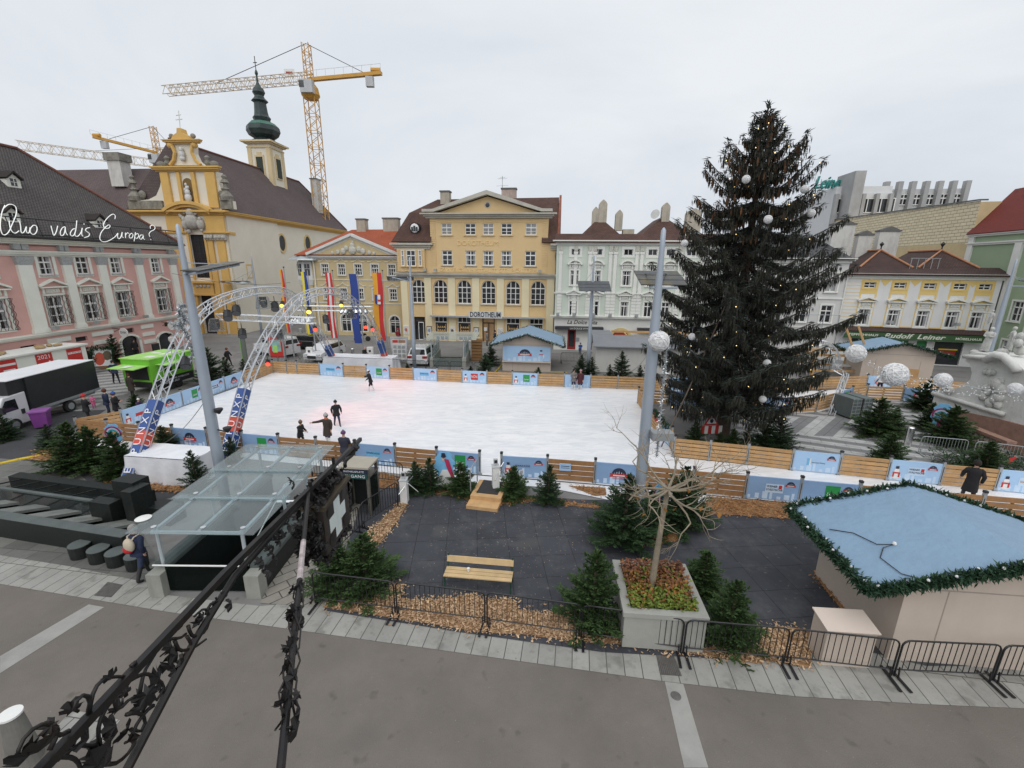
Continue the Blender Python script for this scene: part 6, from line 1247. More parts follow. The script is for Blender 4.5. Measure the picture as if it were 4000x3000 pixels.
# bare pollarded tree in the planter
T = thing('planter_tree', 'small bare pollarded plane tree standing in the concrete planter', 'tree', (3.62,9.72,1.0)); BK2 = mk('plane_bark', (.24,.20,.145), .9, .25, 5, bump=.4, bscale=30)
m = MB().m(BK2); hb = AT(*B5(850,345), 9.72).z-1.0; m.tube([(0,0,0),(.05,0,hb*.4),(.10,0,hb*.75),(.16,.02,hb)], [.085,.07,.06,.06], 9); m.build('trunk', T)
m = MB().m(BK2)
def branch(p, d, l, r, dep):
    P = [p]; q = p
    for k in range(4): d = (d+Vector((R.gauss(0,.22),R.gauss(0,.22),R.gauss(.03,.16)))).normalized(); q = q+d*l/4; P.append(q)
    m.tube(P, [r*(1-k*.16) for k in range(5)], 5 if dep > 1 else 3, False)
    if dep > 0:
        for k in range(3 if dep > 1 else 4): i = R.choice((2,3,4)); branch(P[i], (d+Vector((R.gauss(0,.7),R.gauss(0,.7),R.gauss(.12,.4)))).normalized(), l*R.uniform(.5,.8), r*.5, dep-1)
for k in range(12):
    a = 2*PI*k/12+.3; branch(Vector((.16,.02,hb-.05)), Vector((math.cos(a), math.sin(a), R.uniform(-.25,.35))).normalized(), R.uniform(.85,1.35), .036, 3 if k % 3 == 0 else 2)
m.build('branch', T)
mb = MB().m(leafmat('dry_leaf', (.20,.09,.02), (.35,.16,.03)))
for k in range(9): p = Vector((R.uniform(-1.1,1.1), R.uniform(-.9,.9), hb+R.uniform(-.4,.5))); spray(mb, p, Vector((R.random()-.5,R.random()-.5,-.6)).normalized(), .13, .06)
mb.build('dry_leaf', T)
# planter with autumn ground cover
CONC = mk('planter_concrete', (.31,.31,.28), .85, .1, 1.5, bump=.15, bscale=40, dirt=.45, dcol=(.15,.15,.135))
T = thing('planter', 'square concrete planter full of orange and green ground cover', 'planter', (3.75,9.7,0), -.08); L_ = .95
m = MB().m(CONC)
for x0, x1, y0, y1 in ((-L_,L_,-L_,-L_+.14),(-L_,L_,L_-.14,L_),(-L_,-L_+.14,-L_+.14,L_-.14),(L_-.14,L_,-L_+.14,L_-.14)): m.box(x0,x1,y0,y1,.06,.96)
for x0, x1, y0, y1 in ((-L_-.04,L_+.04,-L_-.04,-L_+.16),(-L_-.04,L_+.04,L_-.16,L_+.04),(-L_-.04,-L_+.16,-L_+.16,L_-.16),(L_-.16,L_+.04,-L_+.16,L_-.16)): m.box(x0,x1,y0,y1,.961,1.08)
m.build('box', T); m = MB().m(mk('soil', (.06,.04,.025), .95, .3, 5)); m.box(-L_+.15,L_-.15,-L_+.15,L_-.15,.8,1.0); m.build('soil', T)
LO = leafmat('leaf_orange', (.17,.065,.016), (.34,.16,.04)); LG = leafmat('leaf_lime', (.07,.12,.015), (.20,.24,.04)); LR = leafmat('leaf_red', (.11,.045,.028), (.23,.10,.05))
m = MB()
for k in range(2600):
    x, y = R.uniform(-.8,.8), R.uniform(-.8,.8); g = (y+.8)/1.6+R.gauss(0,.22); m.m(LG if g < .28 else LR if g > .78 else (LO if R.random() < .6 else LG if R.random() < .6 else LR)); d = Vector((R.gauss(0,1),R.gauss(0,1),R.uniform(.1,.9))).normalized(); spray(m, Vector((x,y,.98+R.uniform(0,.2)+.12*(g > .6))), d, R.uniform(.06,.13), .035)
o = m.build('ground_cover', T); o['kind'] = 'stuff'
# ================= wood chips
CHB = mk('chip_bed', (.30,.17,.08), .95, .4, 9, bump=.8, bscale=35, dirt=.5, dcol=(.14,.08,.04)); CHM = leafmat('wood_chip', (.26,.15,.08), (.64,.45,.28)); CHM2 = leafmat('wood_chip_orange', (.19,.085,.03), (.44,.22,.085))
HC = crop(2900,1800,1100,1825)
def inside(x, y, P):
    c = False; j = len(P)-1
    for i in range(len(P)):
        if (P[i][1] > y) != (P[j][1] > y) and x < (P[j][0]-P[i][0])*(y-P[i][1])/(P[j][1]-P[i][1])+P[i][0]: c = not c
        j = i
    return c
beds = [(B4,[(310,1200),(375,1215),(340,1320),(500,1345),(780,1320),(920,1285),(1010,1335),(1260,1335),(1300,1415),(1450,1450),(1750,1420),(1760,1640),(1000,1605),(560,1530),(300,1490),(0,1440),(-290,1400),(-200,1330),(100,1330)],260,CHM),(B5,[(-20,1165),(200,1180),(560,1290),(1100,1385),(1420,1255),(1450,1490),(1080,1435),(560,1365),(-20,1310)],260,CHM),
 (B4,[(400,560),(330,550),(55,830),(140,915),(240,800),(330,680)],260,CHM),(B4,[(480,455),(700,445),(930,460),(905,545),(820,500),(560,478)],220,CHM2),(B4,[(1150,480),(1290,505),(1960,575),(1950,600),(1300,535),(1270,570),(1140,560)],220,CHM2),
 (B4,[(1700,415),(2000,430),(2010,490),(1920,500)],160,CHM2),(B5,[(440,580),(520,700),(780,720),(915,685),(890,605),(1005,605),(985,535),(800,560)],220,CHM2),(B5,[(1120,405),(1640,445),(1690,550),(1250,520),(1000,520)],200,CHM2),
 (HC,[(470,755),(555,755),(740,985),(650,985)],240,CHM2),(HC,[(60,1090),(250,1080),(450,1105),(440,1350),(60,1290)],260,CHM),
 (B1,[(865,530),(1000,445),(1160,520),(1610,570),(1600,610),(1100,580)],130,CHM2),(B1,[(580,400),(700,375),(990,440),(970,470)],130,CHM2),(B1,[(270,330),(340,235),(510,235),(510,320),(380,345)],130,CHM2),(B1,[(1300,700),(1380,690),(1330,760),(1290,750)],130,CHM2),(CC,[(1160,600),(1230,515),(1345,555),(1355,640),(1200,645)],200,CHM2),(CC,[(620,560),(680,510),(760,580),(700,590)],200,CHM2),(c6,[(760,830),(1080,800),(1090,850),(880,870)],60,CHM2),(c6,[(1850,1000),(2200,890),(2230,930),(1900,1040)],60,CHM2)]
m = MB()
for bi, (c, P, dn, cm_) in enumerate(beds):
    Q = [G(*c(*p)) for p in P]; Q = [(q.x, q.y) for q in Q]; zb = .028+.0015*bi
    m.m(CHB); m.poly([(x, y, zb) for x, y in (Q if sum(Q[i-1][0]*Q[i][1]-Q[i][0]*Q[i-1][1] for i in range(len(Q))) > 0 else Q[::-1])])
    xs = [q[0] for q in Q]; ys = [q[1] for q in Q]; n = int((max(xs)-min(xs)+.3)*(max(ys)-min(ys)+.3)*dn*2.6); m.m(cm_)
    for _ in range(n):
        x, y = R.uniform(min(xs)-.25, max(xs)+.25), R.uniform(min(ys)-.25, max(ys)+.25)
        if not inside(x+R.gauss(0,.11), y+R.gauss(0,.11), Q): continue
        a = R.uniform(0, PI); l = R.uniform(.014,.045)*(1.3 if dn < 150 else 1); w_ = l*R.uniform(.25,.5); dx, dy = math.cos(a), math.sin(a); t1, t2 = R.uniform(-.5,.5)*l, R.uniform(-.5,.5)*w_; z = zb+R.uniform(.012,.06)
        m.add([(x-dx*l+dy*w_,y-dy*l-dx*w_,z-t1+t2),(x+dx*l+dy*w_,y+dy*l-dx*w_,z+t1+t2),(x+dx*l-dy*w_,y+dy*l+dx*w_,z+t1-t2),(x-dx*l-dy*w_,y-dy*l+dx*w_,z-t1-t2)], [(0,1,2,3)])
m.m(CHM)
for _ in range(700):
    x, y = R.uniform(-2.8,4), R.uniform(9.6,15.5); a = R.uniform(0, PI); l = R.uniform(.012,.03); m.add([(x-l*math.cos(a),y-l*math.sin(a),.027),(x+l*math.cos(a),y+l*math.sin(a),.029),(x+l*.4*math.sin(a),y-l*.4*math.cos(a),.033)], [(0,1,2)])
o = m.build('wood_chips'); tag(o, 'beds of pale and orange wood chips along barriers and fences', 'wood chips', None, 'stuff')
# ================= market huts
ROOFB = mk('tarp_blue', (.20,.305,.42), .55, .05, 1.2, bump=.5, bscale=5); BEI = mk('hut_beige', (.52,.44,.37), .8, .06, .8, dirt=.12); GARL = leafmat('garland_needles', (.008,.028,.014), (.03,.075,.035)); GR = random.Random(9)
def garland(m, P, r, dens, balls=0):
    P = [Vector(p) for p in P]; L_ = [(P[i], P[i+1], (P[i+1]-P[i]).length) for i in range(len(P)-1)]
    for a, b, l in L_:
        m.m(GARL)
        for k in range(int(l*dens)):
            q = a.lerp(b, GR.random())+Vector((GR.gauss(0,r*.3),GR.gauss(0,r*.3),GR.gauss(0,r*.3))); spray(m, q, Vector((GR.gauss(0,1),GR.gauss(0,1),GR.gauss(0,1))).normalized(), r*GR.uniform(.6,1.3), r*.16)
        m.m(MATS['thread_white'])
        for k in range(int(l*balls)): m.ball(a.lerp(b, (k+.5)/max(1,int(l*balls)))+Vector((GR.uniform(-.1,.1),GR.uniform(-.1,.1),r*.75)), .035, 6, 4)
def hut(loc, rz, W_, D_, ze, zr, wall, label, gr, dens, balls, sag=.0, front=None):
    """gabled hut; ridge along local y, eaves at x=0 and x=W_"""
    T = thing('market_hut', label, 'hut', loc, rz); x0, x1, y0, y1 = wall; k = (zr-ze)/(W_/2)
    m = MB().m(BEI); ins = lambda x: ze+k*min(x, W_-x)-.06
    m.prism([(x0,0),(x1,0),(x1,ins(x1)),(W_/2,ins(W_/2)),(x0,ins(x0))], y0, y1); m.m(mk('hut_joint', (.32,.28,.24), .8, .1, 2))
    for x in (x0+.9, x1-.9): m.box(x-.012, x+.012, y0-.006, y0-.001, 0, 2.0)
    m.box(x0, x1, y0-.006, y0-.001, ins(x0)-.3, ins(x0)-.27); m.build('wall', T)
    n = 14; m = MB().m(ROOFB); vs = []
    for j in range(n+1):
        for i in range(2*n+1):
            x = W_*i/(2*n); y = D_*j/n; vs.append((x, y, ze+k*min(x, W_-x)+.02*math.sin(x*5+y*3)*math.sin(y*4-x)*.5))
    m.add(vs, [(j*(2*n+1)+i, j*(2*n+1)+i+1, (j+1)*(2*n+1)+i+1, (j+1)*(2*n+1)+i) for j in range(n) for i in range(2*n)]); r = m.build('roof', T)
    m = MB(); e = .05; garland(m, [(0,0,ze-e),(W_/2,0,zr-e),(W_,0,ze-e),(W_,D_,ze-e),(W_/2,D_,zr-e),(0,D_,ze-e),(0,0,ze-e)], gr, dens, balls); m.build('garland', T); return T
T = hut((8.0,8.42,0), -.09, 6.3, 3.58, 2.08, 3.0, (.95,5.4,.25,3.3), 'beige market hut under a blue tarpaulin roof with a thick fir garland, nearest right', .15, 800, 2.2)
m = MB().m(BLACK); P = [(.35,2.2,2.22),(.75,1.9,2.33),(.95,1.35,2.39),(1.25,1.25,2.47),(1.0,1.2,2.4),(.75,.9,2.32),(.8,.3,2.34),(1.1,.05,2.4)]; m.tube(P, .012, 4); m.m(WHITE); m.ball((1.27,1.25,2.5), .05, 6, 4); m.build('cable', T)
T = thing('service_box', 'plain beige box with a sloping lid standing before the nearest hut', 'box', (7.28,8.42,0), -.07); m = MB().m(BEI); m.add([(0,0,0),(1.08,0,0),(1.08,.55,0),(0,.55,0),(0,0,.98),(1.08,0,.98),(1.08,.55,1.06),(0,.55,1.06)], [(0,1,5,4),(1,2,6,5),(2,3,7,6),(3,0,4,7)]); m.build('body', T); m = MB().m(mk('lid_beige', (.60,.51,.44), .7, .05, 1)); m.add([(-.04,-.05,.981),(1.12,-.05,.981),(1.12,.6,1.07),(-.04,.6,1.07),(-.04,-.05,1.01),(1.12,-.05,1.01),(1.12,.6,1.1),(-.04,.6,1.1)], [(3,2,1,0),(4,5,6,7),(0,1,5,4),(1,2,6,5),(2,3,7,6),(3,0,4,7)]); m.build('lid', T)
T = hut((-1.9,37.6,0), -.09, 6.3, 5.6, 2.35, 3.35, (1.0,5.2,.6,3.2), 'small EISZAUBER hut with blue gable roof and lit garland behind the far rink fence', .14, 200, 3.5)
o = boxes('sign_board', T, BAN, [(1.05,5.15,.52,.59,.95,2.2)]); m = MB(); 
b_ = panel_b('eis').build('emblem', o); b_.location = (1.35,.50,.85); b_.scale = (1.6,1.2,1.4); text('lettering', 'EISZAUBER', MATS['print_white'], b_, (1.0,-.05,.475), (PI/2,0,0), .12, .55, .002)
m = MB().m(WHITE); m.ball((4.4,.5,1.35), .24, 10, 6, 1,.1,1); m.ball((4.35,.5,1.68), .16, 10, 6, 1,.1,1); m.m(RED); m.box(4.18,4.52,.46,.475,1.5,1.57); m.m(NAVY); m.box(4.25,4.45,.46,.475,1.8,1.93); m.build('snowman_print', o); boxes('counter', T, BEI, [(1.0,5.2,.25,.59,.85,.93)])
q = G(*B6(930,590)); T = hut((27.0,34.9,0), -.25, 6.8, 3.6, 2.5, 3.4, (1.0,5.8,.5,3.3), 'beige hut with blue roof at the right, between timber frame and stone column', .17, 200, 1)
o = boxes('hatch', T, WOOD, [(3.6,4.9,.42,.495,.5,1.35)])
T = thing('container_hut', 'long white hut with a grey lean-to roof and timber on top', 'hut', (7.2,38.0,0), -.1); m = MB().m(mk('hut_white', (.56,.55,.52), .8, .05, 1, dirt=.2)); m.box(0,12,0,4.5,0,2.3); m.build('wall', T)
m = MB().m(mk('roof_felt_grey', (.20,.21,.225), .8, .1, 1)); m.add([(-.25,-.5,2.25),(12.3,-.5,2.25),(12.3,1.3,2.95),(-.25,1.3,2.95),(-.25,-.5,2.33),(12.3,-.5,2.33),(12.3,1.3,3.03),(-.25,1.3,3.03)], [(3,2,1,0),(4,5,6,7),(0,1,5,4),(1,2,6,5),(2,3,7,6),(3,0,4,7)]); m.box(-.25,1.6,1.3,4.6,2.3,3.03); m.build('roof', T)
boxes('timber', T, WOOD, [(1.7,12,1.5,1.6,2.9,3.05),(1.7,12,4.0,4.1,2.9,3.1),(2.8,2.9,1.6,4.0,2.9,3.0),(5.2,5.3,1.6,4.0,2.9,3.0),(8.2,8.3,1.6,4.0,2.9,3.0)])
# ================= crowd barriers
def barrier(p, q, label, h=1.02, mat=BLACK):
    p = Vector((p[0],p[1],0)); q = Vector((q[0],q[1],0)); d = q-p; L_ = d.length-.06; T = thing('crowd_barrier', label, 'barrier', p, math.atan2(d.y, d.x), 'black crowd barriers' if mat == BLACK else 'grey crowd barriers'); r = .15
    m = MB().m(mat); C_ = [(0,0,.05),(0,0,h-r)] + [(r-r*math.cos(t), 0, h-r+r*math.sin(t)) for t in (PI/8,PI/4,3*PI/8)] + [(r,0,h),(L_-r,0,h)] + [(L_-r+r*math.sin(t),0,h-r+r*math.cos(t)) for t in (PI/8,PI/4,3*PI/8)] + [(L_,0,h-r),(L_,0,.05)]
    m.tube(C_, .021, 6); m.bar((0,0,.22),(L_,0,.22),.017,5); n = int(L_/.125)
    for k in range(1, n): m.bar((L_*k/n,0,.22),(L_*k/n,0,h),.009,4)
    m.build('frame', T)
    for x in (.06, L_-.06): m = MB().m(mat); m.box(x-.03,x+.03,-.42,.25,.035,.055); m.bar((x,-.05,.04),(x,-.02,.3),.018,4); m.build('foot', T)
J = [(-5.3,10.2),(-2.98,9.85),(-.58,9.5),(1.78,9.1),(4.15,8.66),(6.48,8.42),(8.72,8.35),(10.9,8.02),(13.1,7.9)]
NB_ = ['under the pharmacy sign clump of firs','left of the bench, before the chips','in front of the wooden bench','before the bright fir beside the planter','in front of the concrete planter','before the beige service box and large fir','between service box and the hut wall','rightmost, along the beige hut wall']
J[6] = (8.75,8.12)
for i in range(8): barrier(J[i], J[i+1], 'black barrier '+NB_[i])
barrier((-5.17,13.75),(-4.30,15.4),'black barrier running from the white turnstile toward the pharmacy sign'); barrier((-5.55,12.3),(-5.2,13.65),'short black barrier just behind the pharmacy sign'); barrier((-6.2,17.3),(-4.45,16.95),'black barrier behind the kiosk, touching the white turnstile'); barrier((-8.6,17.6),(-6.4,17.3),'black barrier behind the glass roof, near the bystander')
for i in range(3): barrier((-22.6+i*2.05,38.6-i*.15),(-20.6+i*2.05,38.45-i*.15),'black barrier behind the far fence near the parked white car')
for i in range(5): barrier((-11.4+i*2.05,37.6-i*.22),(-9.4+i*2.05,37.4-i*.22),'black barrier behind the far fence near the glass stair roof')
for i in range(2): barrier((4.6+i*2.05,41.4),(6.6+i*2.05,41.3),'black barrier right of the EISZAUBER hut')
barrier((20.4,20.8),(22.3,20.3),'grey barrier around the heap of cut fir branches',.95,GALV); barrier((22.5,20.2),(24.2,19.5),'grey barrier at the right end of the branch heap',.95,GALV)
# heap of cut branches with red ribbons
T = thing('branch_heap', 'heap of cut fir branches with red ribbons behind the larch fence', 'branches', (22.3,19.4,0)); m = MB().m(NEED)
for k in range(1500): d = Vector((GR.gauss(0,1),GR.gauss(0,1),GR.gauss(0,.4))).normalized(); spray(m, Vector((GR.uniform(-2,2.2),GR.uniform(-.8,.9),GR.uniform(.05,.55))), d, GR.uniform(.15,.35), .03)
m.build('branch', T)
for x in (-.7,.5,1.4): m = MB().m(RED); m.tube([(x,-.5,.6),(x+.1,-.6,.75),(x-.12,-.55,.45)],.06,5); m.build('ribbon', T)
# ================= glass stair roof in front
GLS = glassmat('canopy_glass', (.88,.94,.95), .13); GLG = glassmat('wall_glass', (.10,.14,.12), .12); FRM = mk('frame_pale', (.45,.50,.52), .45, .06, 2, metal=.2); GRAN = mk('granite_dark', (.015,.018,.017), .45, .3, 12, dirt=.3, dcol=(.04,.045,.042), spec=.25); CAPG = mk('cap_stone', (.085,.10,.097), .6, .2, 2); CONP = mk('pillar_concrete', (.27,.27,.24), .85, .12, 2, dirt=.5, dcol=(.12,.12,.10))
T = thing('stair_canopy', 'large stepped glass roof over the stairway entrance between dark granite walls', 'canopy', (-8.4,10.4,0), .0)
def tb(x, y): return (x+8.4, y-10.4)
a_, b_ = -10.3+8.4, -6.86+8.4
for i, (y0, y1) in enumerate(((.05,2.15),(1.75,3.85),(3.45,5.75))):
    m = MB().m(GLS); m.box(a_, b_, y0, y1, 1.95+.09*i, 1.975+.09*i); g = m.build('glass_panel', T)
    m = MB().m(CHR)
    for x in (a_+.55, 0, b_-.45):
        for y in (y0+.3, y1-.3): m.lathe([(.07,0),(.07,.02)], 10, (x,y,1.976+.09*i))
    m.build('clamp', g)
m = MB().m(FRM)
for x in (a_+.55, -.1, b_-.45): m.beam((x,.25,1.86),(x,5.6,2.04),.09,.09)
for y in (.25,1.95,3.65,5.55): m.beam((a_+.55,y,1.88+.034*y),(b_-.45,y,1.88+.034*y),.07,.07)
m.build('frame', T)
for x, y in ((a_+.6,.35),(b_-.5,.35),(b_-.5,2.6),(b_-.5,4.2),(b_-.5,5.5),(a_+.6,2.6),(a_+.6,4.2),(a_+.6,5.5)): m = MB().m(FRM); m.bar((x,y,.8),(x,y,1.9),.05,8); m.build('post', T)
for x0, x1, nm in ((-9.92+8.4,-9.6+8.4,'l'),(-7.25+8.4,-6.93+8.4,'r')):
    m = MB().m(GRAN); m.box(x0,x1,.35,5.9,-2.6,.78); w_ = m.build('wall', T); m = MB().m(CAPG); m.tube([((x0+x1)/2,.33,.74),((x0+x1)/2,5.95,.74)], .2, 12); m.build('wall_cap', w_)
    m = MB().m(CONP); m.box(x0-.03,x1+.05,-.02,.34,0,.72); m.build('pillar', T)
m = MB().m(GRAN); m.box(-1.2,1.15,5.3,5.4,-2.6,-.16); m.box(-1.2,1.15,.34,.42,-2.6,.05); m.box(-1.2,1.15,.42,5.3,-2.7,-2.6); m.build('shaft', T); ST = mk('stair_stone', (.10,.105,.10), .7, .15, 3)
m = MB().m(ST)
for k in range(13): m.box(-.25,1.14,5.28-k*.33-.33,5.28-k*.33,-2.58,-.05-k*.17)
m.build('stair', T); m = MB().m(GLG); m.box(-1.16,1.11,.2,.22,.06,.85); m.build('glass_wall', T)
m = MB().m(WHITE); m.bar((-1.5,.22,.86),(.9,.22,.86),.025,6); m.tube([(.35,.1,.1),(.55,.25,.35),(1.0,5.2,.95)],.022,6); m.tube([(-.4,.6,-1.3),(-.2,5.0,.85),(.0,5.3,.85),(.9,5.5,.9)],.022,6); m.build('handrail', T)
m = MB().m(WHITE); m.lathe([(.02,1.93),(.18,1.98),(.2,2.0),(.02,2.03)],16,(a_-.05,.75,0)); m.build('lamp_disc', T)
# lift kiosk
T = thing('kiosk', 'steel and glass car park kiosk behind the pharmacy sign, lettered EINGANG', 'kiosk', (-6.1,14.75,0), -.1); m = MB().m(mk('brushed_steel', (.20,.19,.165), .4, .2, 6, metal=.6))
for x, y in ((0,0),(.95,0),(0,.75),(.95,.75)): m.box(x-.05,x+.05,y-.05,y+.05,0,1.88)
m.box(-.05,1.0,-.08,.83,1.5,1.56); m.build('frame', T); boxes('roof', T, mk('kiosk_roof', (.36,.33,.27), .8, .1, 1), [(-.08,1.03,-.1,.86,1.88,1.95)])
o = boxes('sign_board', T, mk('sign_teal', (.012,.06,.06), .5, .1, 3), [(-.02,.97,-.1,-.055,1.5,1.7)]); boxes('sign_band', o, NAVY, [(-.02,.97,-.1,-.055,1.701,1.86)])
text('lettering', 'EINGANG', MATS['print_white'], o, (.48,-.103,1.6), (PI/2,0,0), .16, .8, .002); text('lettering', 'RATHAUSPLATZ', MATS['print_white'], o, (.48,-.103,1.78), (PI/2,0,0), .09, .75, .002)
boxes('panel', T, GRAN, [(.05,.9,.7,.74,0,1.5),(-.04,-.02,.05,.7,0,1.5)]); m = MB().m(GLG); m.box(.96,.985,.06,.7,.1,1.5); m.build('glass', T)
# ================= far glass stair roof
T = thing('stair_canopy', 'smaller glass stair roof behind the far rink fence beside the white estate car', 'canopy', (-7.3,39.3,0), .0); m = MB().m(glassmat('far_glass', (.78,.86,.85), .22)); m.box(-.6,4.1,-.3,4.6,2.5,2.53); m.box(.05,.07,.2,4.2,.8,1.6); m.box(2.9,2.92,.2,4.2,.8,1.6); m.box(.2,2.8,.02,.04,.1,.8); m.build('glass_panel', T)
m = MB().m(FRM)
for x in (.05,2.95):
    for y in (.1,1.5,3,4.2): m.bar((x,y,.7),(x,y,2.5),.05,6)
for x in (.05,2.95): m.beam((x,-.1,2.45),(x,4.4,2.45),.08,.08)
m.build('frame', T); boxes('wall', T, CONC, [(-.1,.2,-.1,4.3,0,.85),(2.8,3.15,-.1,4.3,0,.85)]); boxes('stair', T, GRAN, [(.2,2.8,.3,4.2,0,.06)])
# ================= ornamental pharmacy sign bracket
XB, ZB = -1.72, 7.19; IRON = mk('wrought_iron', (.014,.013,.013), .45, .5, 6, metal=.3, dirt=.4, dcol=(.06,.03,.015)); BR = random.Random(4)
XP = Plane((XB, 0), 90.0); s2 = crop(0,2250,1300)
T = thing('sign_bracket', 'black wrought iron bracket with scrolls and vine leaves reaching up from the lower left', 'bracket', (XB,0,ZB)); O_ = Vector((XB,0,ZB))
def hx(x, y, c=s2): return XP.hit(*c(x, y))-O_
m = MB().m(IRON); m.beam((0,-.2,0),(0,2.3,-.005),.032,.04); m.beam((0,2.3,-.005),(0,4.75,-.13),.032,.04); m.build('upper_rail', T)
lo = [hx(850,1276), hx(1100,800), hx(1300,420), hx(1480,130), hx(1560,0), Vector((0,3.3,-.08))]
m = MB().m(IRON); m.tube([Vector((0,.55,lo[0].z-.35)), *lo], .02, 6); m.build('lower_rail', T)
def scroll(P): 
    Q = resample([hx(*p) for p in P], .03); m.tube(Q, [.010*(1-.4*i/len(Q)) for i in range(len(Q))], 5)
m = MB().m(IRON)
for P in ([(930,780),(960,640),(1020,540),(1060,470)],[(870,690),(940,655),(990,655),(1050,690),(1090,740),(1040,830)],[(740,830),(690,900),(655,1000),(660,1110),(700,1170)],[(840,920),(900,910),(950,930),(965,980),(930,1040),(900,1020)],[(1020,860),(960,910),(900,1000),(860,1090),(830,1110)],[(640,1130),(520,1130),(420,1190),(380,1230)],[(760,800),(770,880),(800,880),(850,830),(900,800)],[(1240,400),(1270,460),(1250,530),(1240,560)],[(1160,430),(1190,490),(1240,490),(1300,470),(1370,420)],[(1250,330),(1270,390),(1310,400),(1360,370),(1390,300),(1380,240),(1350,220),(1290,270)],[(1370,260),(1390,200),(1430,170),(1470,170)],[(1480,150),(1510,120),(1500,100),(1470,110)],[(590,920),(620,780),(680,690),(760,670),(830,670)],[(590,900),(600,830),(560,790),(500,840),(490,890),(520,900)],[(460,1030),(390,1060),(340,1020),(320,980),(250,1000),(180,1050),(130,1130),(120,1180)],[(330,1160),(370,1080),(385,1030),(350,985),(300,975)],[(870,600),(880,575),(905,575),(910,600),(880,625)],[(380,1200),(480,1210),(530,1260),(540,1330)],[(1080,450),(1130,420),(1200,410),(1240,380)],[(700,1250),(780,1240),(860,1170),(900,1100)]): scroll(P)
m.build('scroll', T, smooth=True)
def leaf(p, s, rs_=None):
    nrm = Vector((1,BR.gauss(0,.45),BR.gauss(0,.45))).normalized(); a = nrm.orthogonal().normalized(); b = nrm.cross(a); an = BR.uniform(0,6.28); n = 20; vs = [p+nrm*s*.2]
    for k in range(n): t = 2*PI*k/n; r = s*(.62+.38*abs(math.cos(2.5*t)))*(1 if k % 2 else .86)*(.45 if k == 0 else 1)*BR.uniform(.85,1.1); vs.append(p+(a*math.cos(t+an)+b*math.sin(t+an))*r+nrm*(BR.gauss(0,.12)-.35*(r/s)**2)*s)
    m.add(vs, [(0,k+1,(k+1) % n+1) for k in range(n)])
m = MB().m(IRON)
for x, y, s in ((1040,680,.055),(960,800,.05),(980,840,.05),(1110,470,.04),(1160,530,.045),(1210,560,.04),(1120,590,.04),(1340,310,.035),(1350,280,.03),(1440,190,.035),(1530,190,.035),(800,880,.035),(850,770,.025),(760,1000,.05),(760,1060,.05),(850,1090,.05),(860,1040,.045),(640,1200,.055),(600,1240,.06),(690,1180,.055),(660,1260,.06),(500,880,.035),(720,670,.03),(330,1000,.03),(230,1150,.05),(200,1180,.05),(560,1080,.04),(520,1120,.03),(1230,330,.03),(1100,740,.03),(1170,630,.03),(900,700,.02),(940,870,.035)): leaf(hx(x,y)+Vector((BR.gauss(0,.015),0,0)), s*1.3)
for x, y in ((470,930),(440,850),(380,1050),(320,1130),(250,1240),(300,1300),(360,1190),(410,1010),(500,590)): leaf(hx(x,y,CC)+Vector((.01,0,-.02)), .05); leaf(hx(x,y,CC)+Vector((-.01,0,.01)), .04)
m.build('leaf', T)
m = MB().m(IRON); q_ = [hx(930,465,CC), hx(930,420,CC), hx(985,370,CC), hx(1000,330,CC), hx(985,300,CC), hx(1025,310,CC)]; m.tube(resample(q_,.03),.02,5)
for q in q_[2:]: leaf(q, .055)
m.tube(resample([hx(1000,300,CC),hx(1012,270,CC),hx(1000,255,CC),hx(992,275,CC)],.02),.008,4); m.build('tip_flower', T)
# stay rod with vine leaves
T2 = thing('stay_rod', 'iron stay rod wound with vine leaves, running down the middle of the bracket view', 'rod', (XB,0,ZB)); pz = lambda x, y, z=ZB: G(x, y, z)-O_
pA = Vector((0,3.42,-.08)); pB = G(1085,3120,7.25)-O_; m = MB().m(IRON); m.tube([pA, pB], .016, 8); m.build('rod', T2)
m = MB().m(mk('peeling_paint', (.42,.36,.36), .8, .5, 14)); m.tube([pA.lerp(pB,.32), pA.lerp(pB,.5)], .0175, 8); m.build('worn_paint', T2)
m = MB().m(IRON)
for f in (.53,.545,.56,.565,.61,.615,.62,.63,.635,.64,.70,.71,.72,.73,.76,.77,.80,.81,.83,.85,.86,.875,.89,.90): leaf(pA.lerp(pB,f)+Vector((BR.gauss(0,.025),0,BR.gauss(0,.03))), BR.uniform(.032,.055))
for k in range(3): m.tube([pA.lerp(pB,.52+.38*i/12)+Vector((.035*math.sin(i*1.1+k*2),0,.03*math.cos(i*1.3+k))) for i in range(13)], .005, 4)
m.build('leaf', T2)
# the sign itself
fq = [XP.hit(*CC(*p), -.13)-O_ for p in ((770,800),(985,600),(990,900),(800,1110))]
cy_ = sum(q.y for q in fq)/4; cz_ = sum(q.z for q in fq)/4; cy_, cz_ = 3.72, 6.71-ZB; hw = .29; hh = .225
T = thing('pharmacy_sign', 'dark iron pharmacy sign box with a white cross in a leafy wreath', 'sign', (XB,cy_,ZB)); dz = cz_
m = MB().m(mk('sign_iron', (.030,.024,.02), .5, .3, 4)); m.box(-.06,.10,-hw,hw,dz-hh,dz+hh); m.m(mk('sign_frame_brown', (.07,.055,.035), .5, .3, 4, metal=.4)); m.box(-.08,.13,-hw-.02,hw+.02,dz+hh,dz+hh+.04); m.build('box', T)
m = MB().m(mk('cross_white', (.62,.68,.66), .4, .08, 5, dirt=.3, dcol=(.35,.36,.3))); a = .07; b = .185; x = .101
P = [(-a,-b),(a,-b),(a,-a),(b,-a),(b,a),(a,a),(a,b),(-a,b),(-a,a),(-b,a),(-b,-a),(-a,-a)]; m.poly([(x,q[0],dz+q[1]) for q in P]); m.poly([(-.065,q[0],dz+q[1]) for q in P[::-1]]); m.build('cross', T)
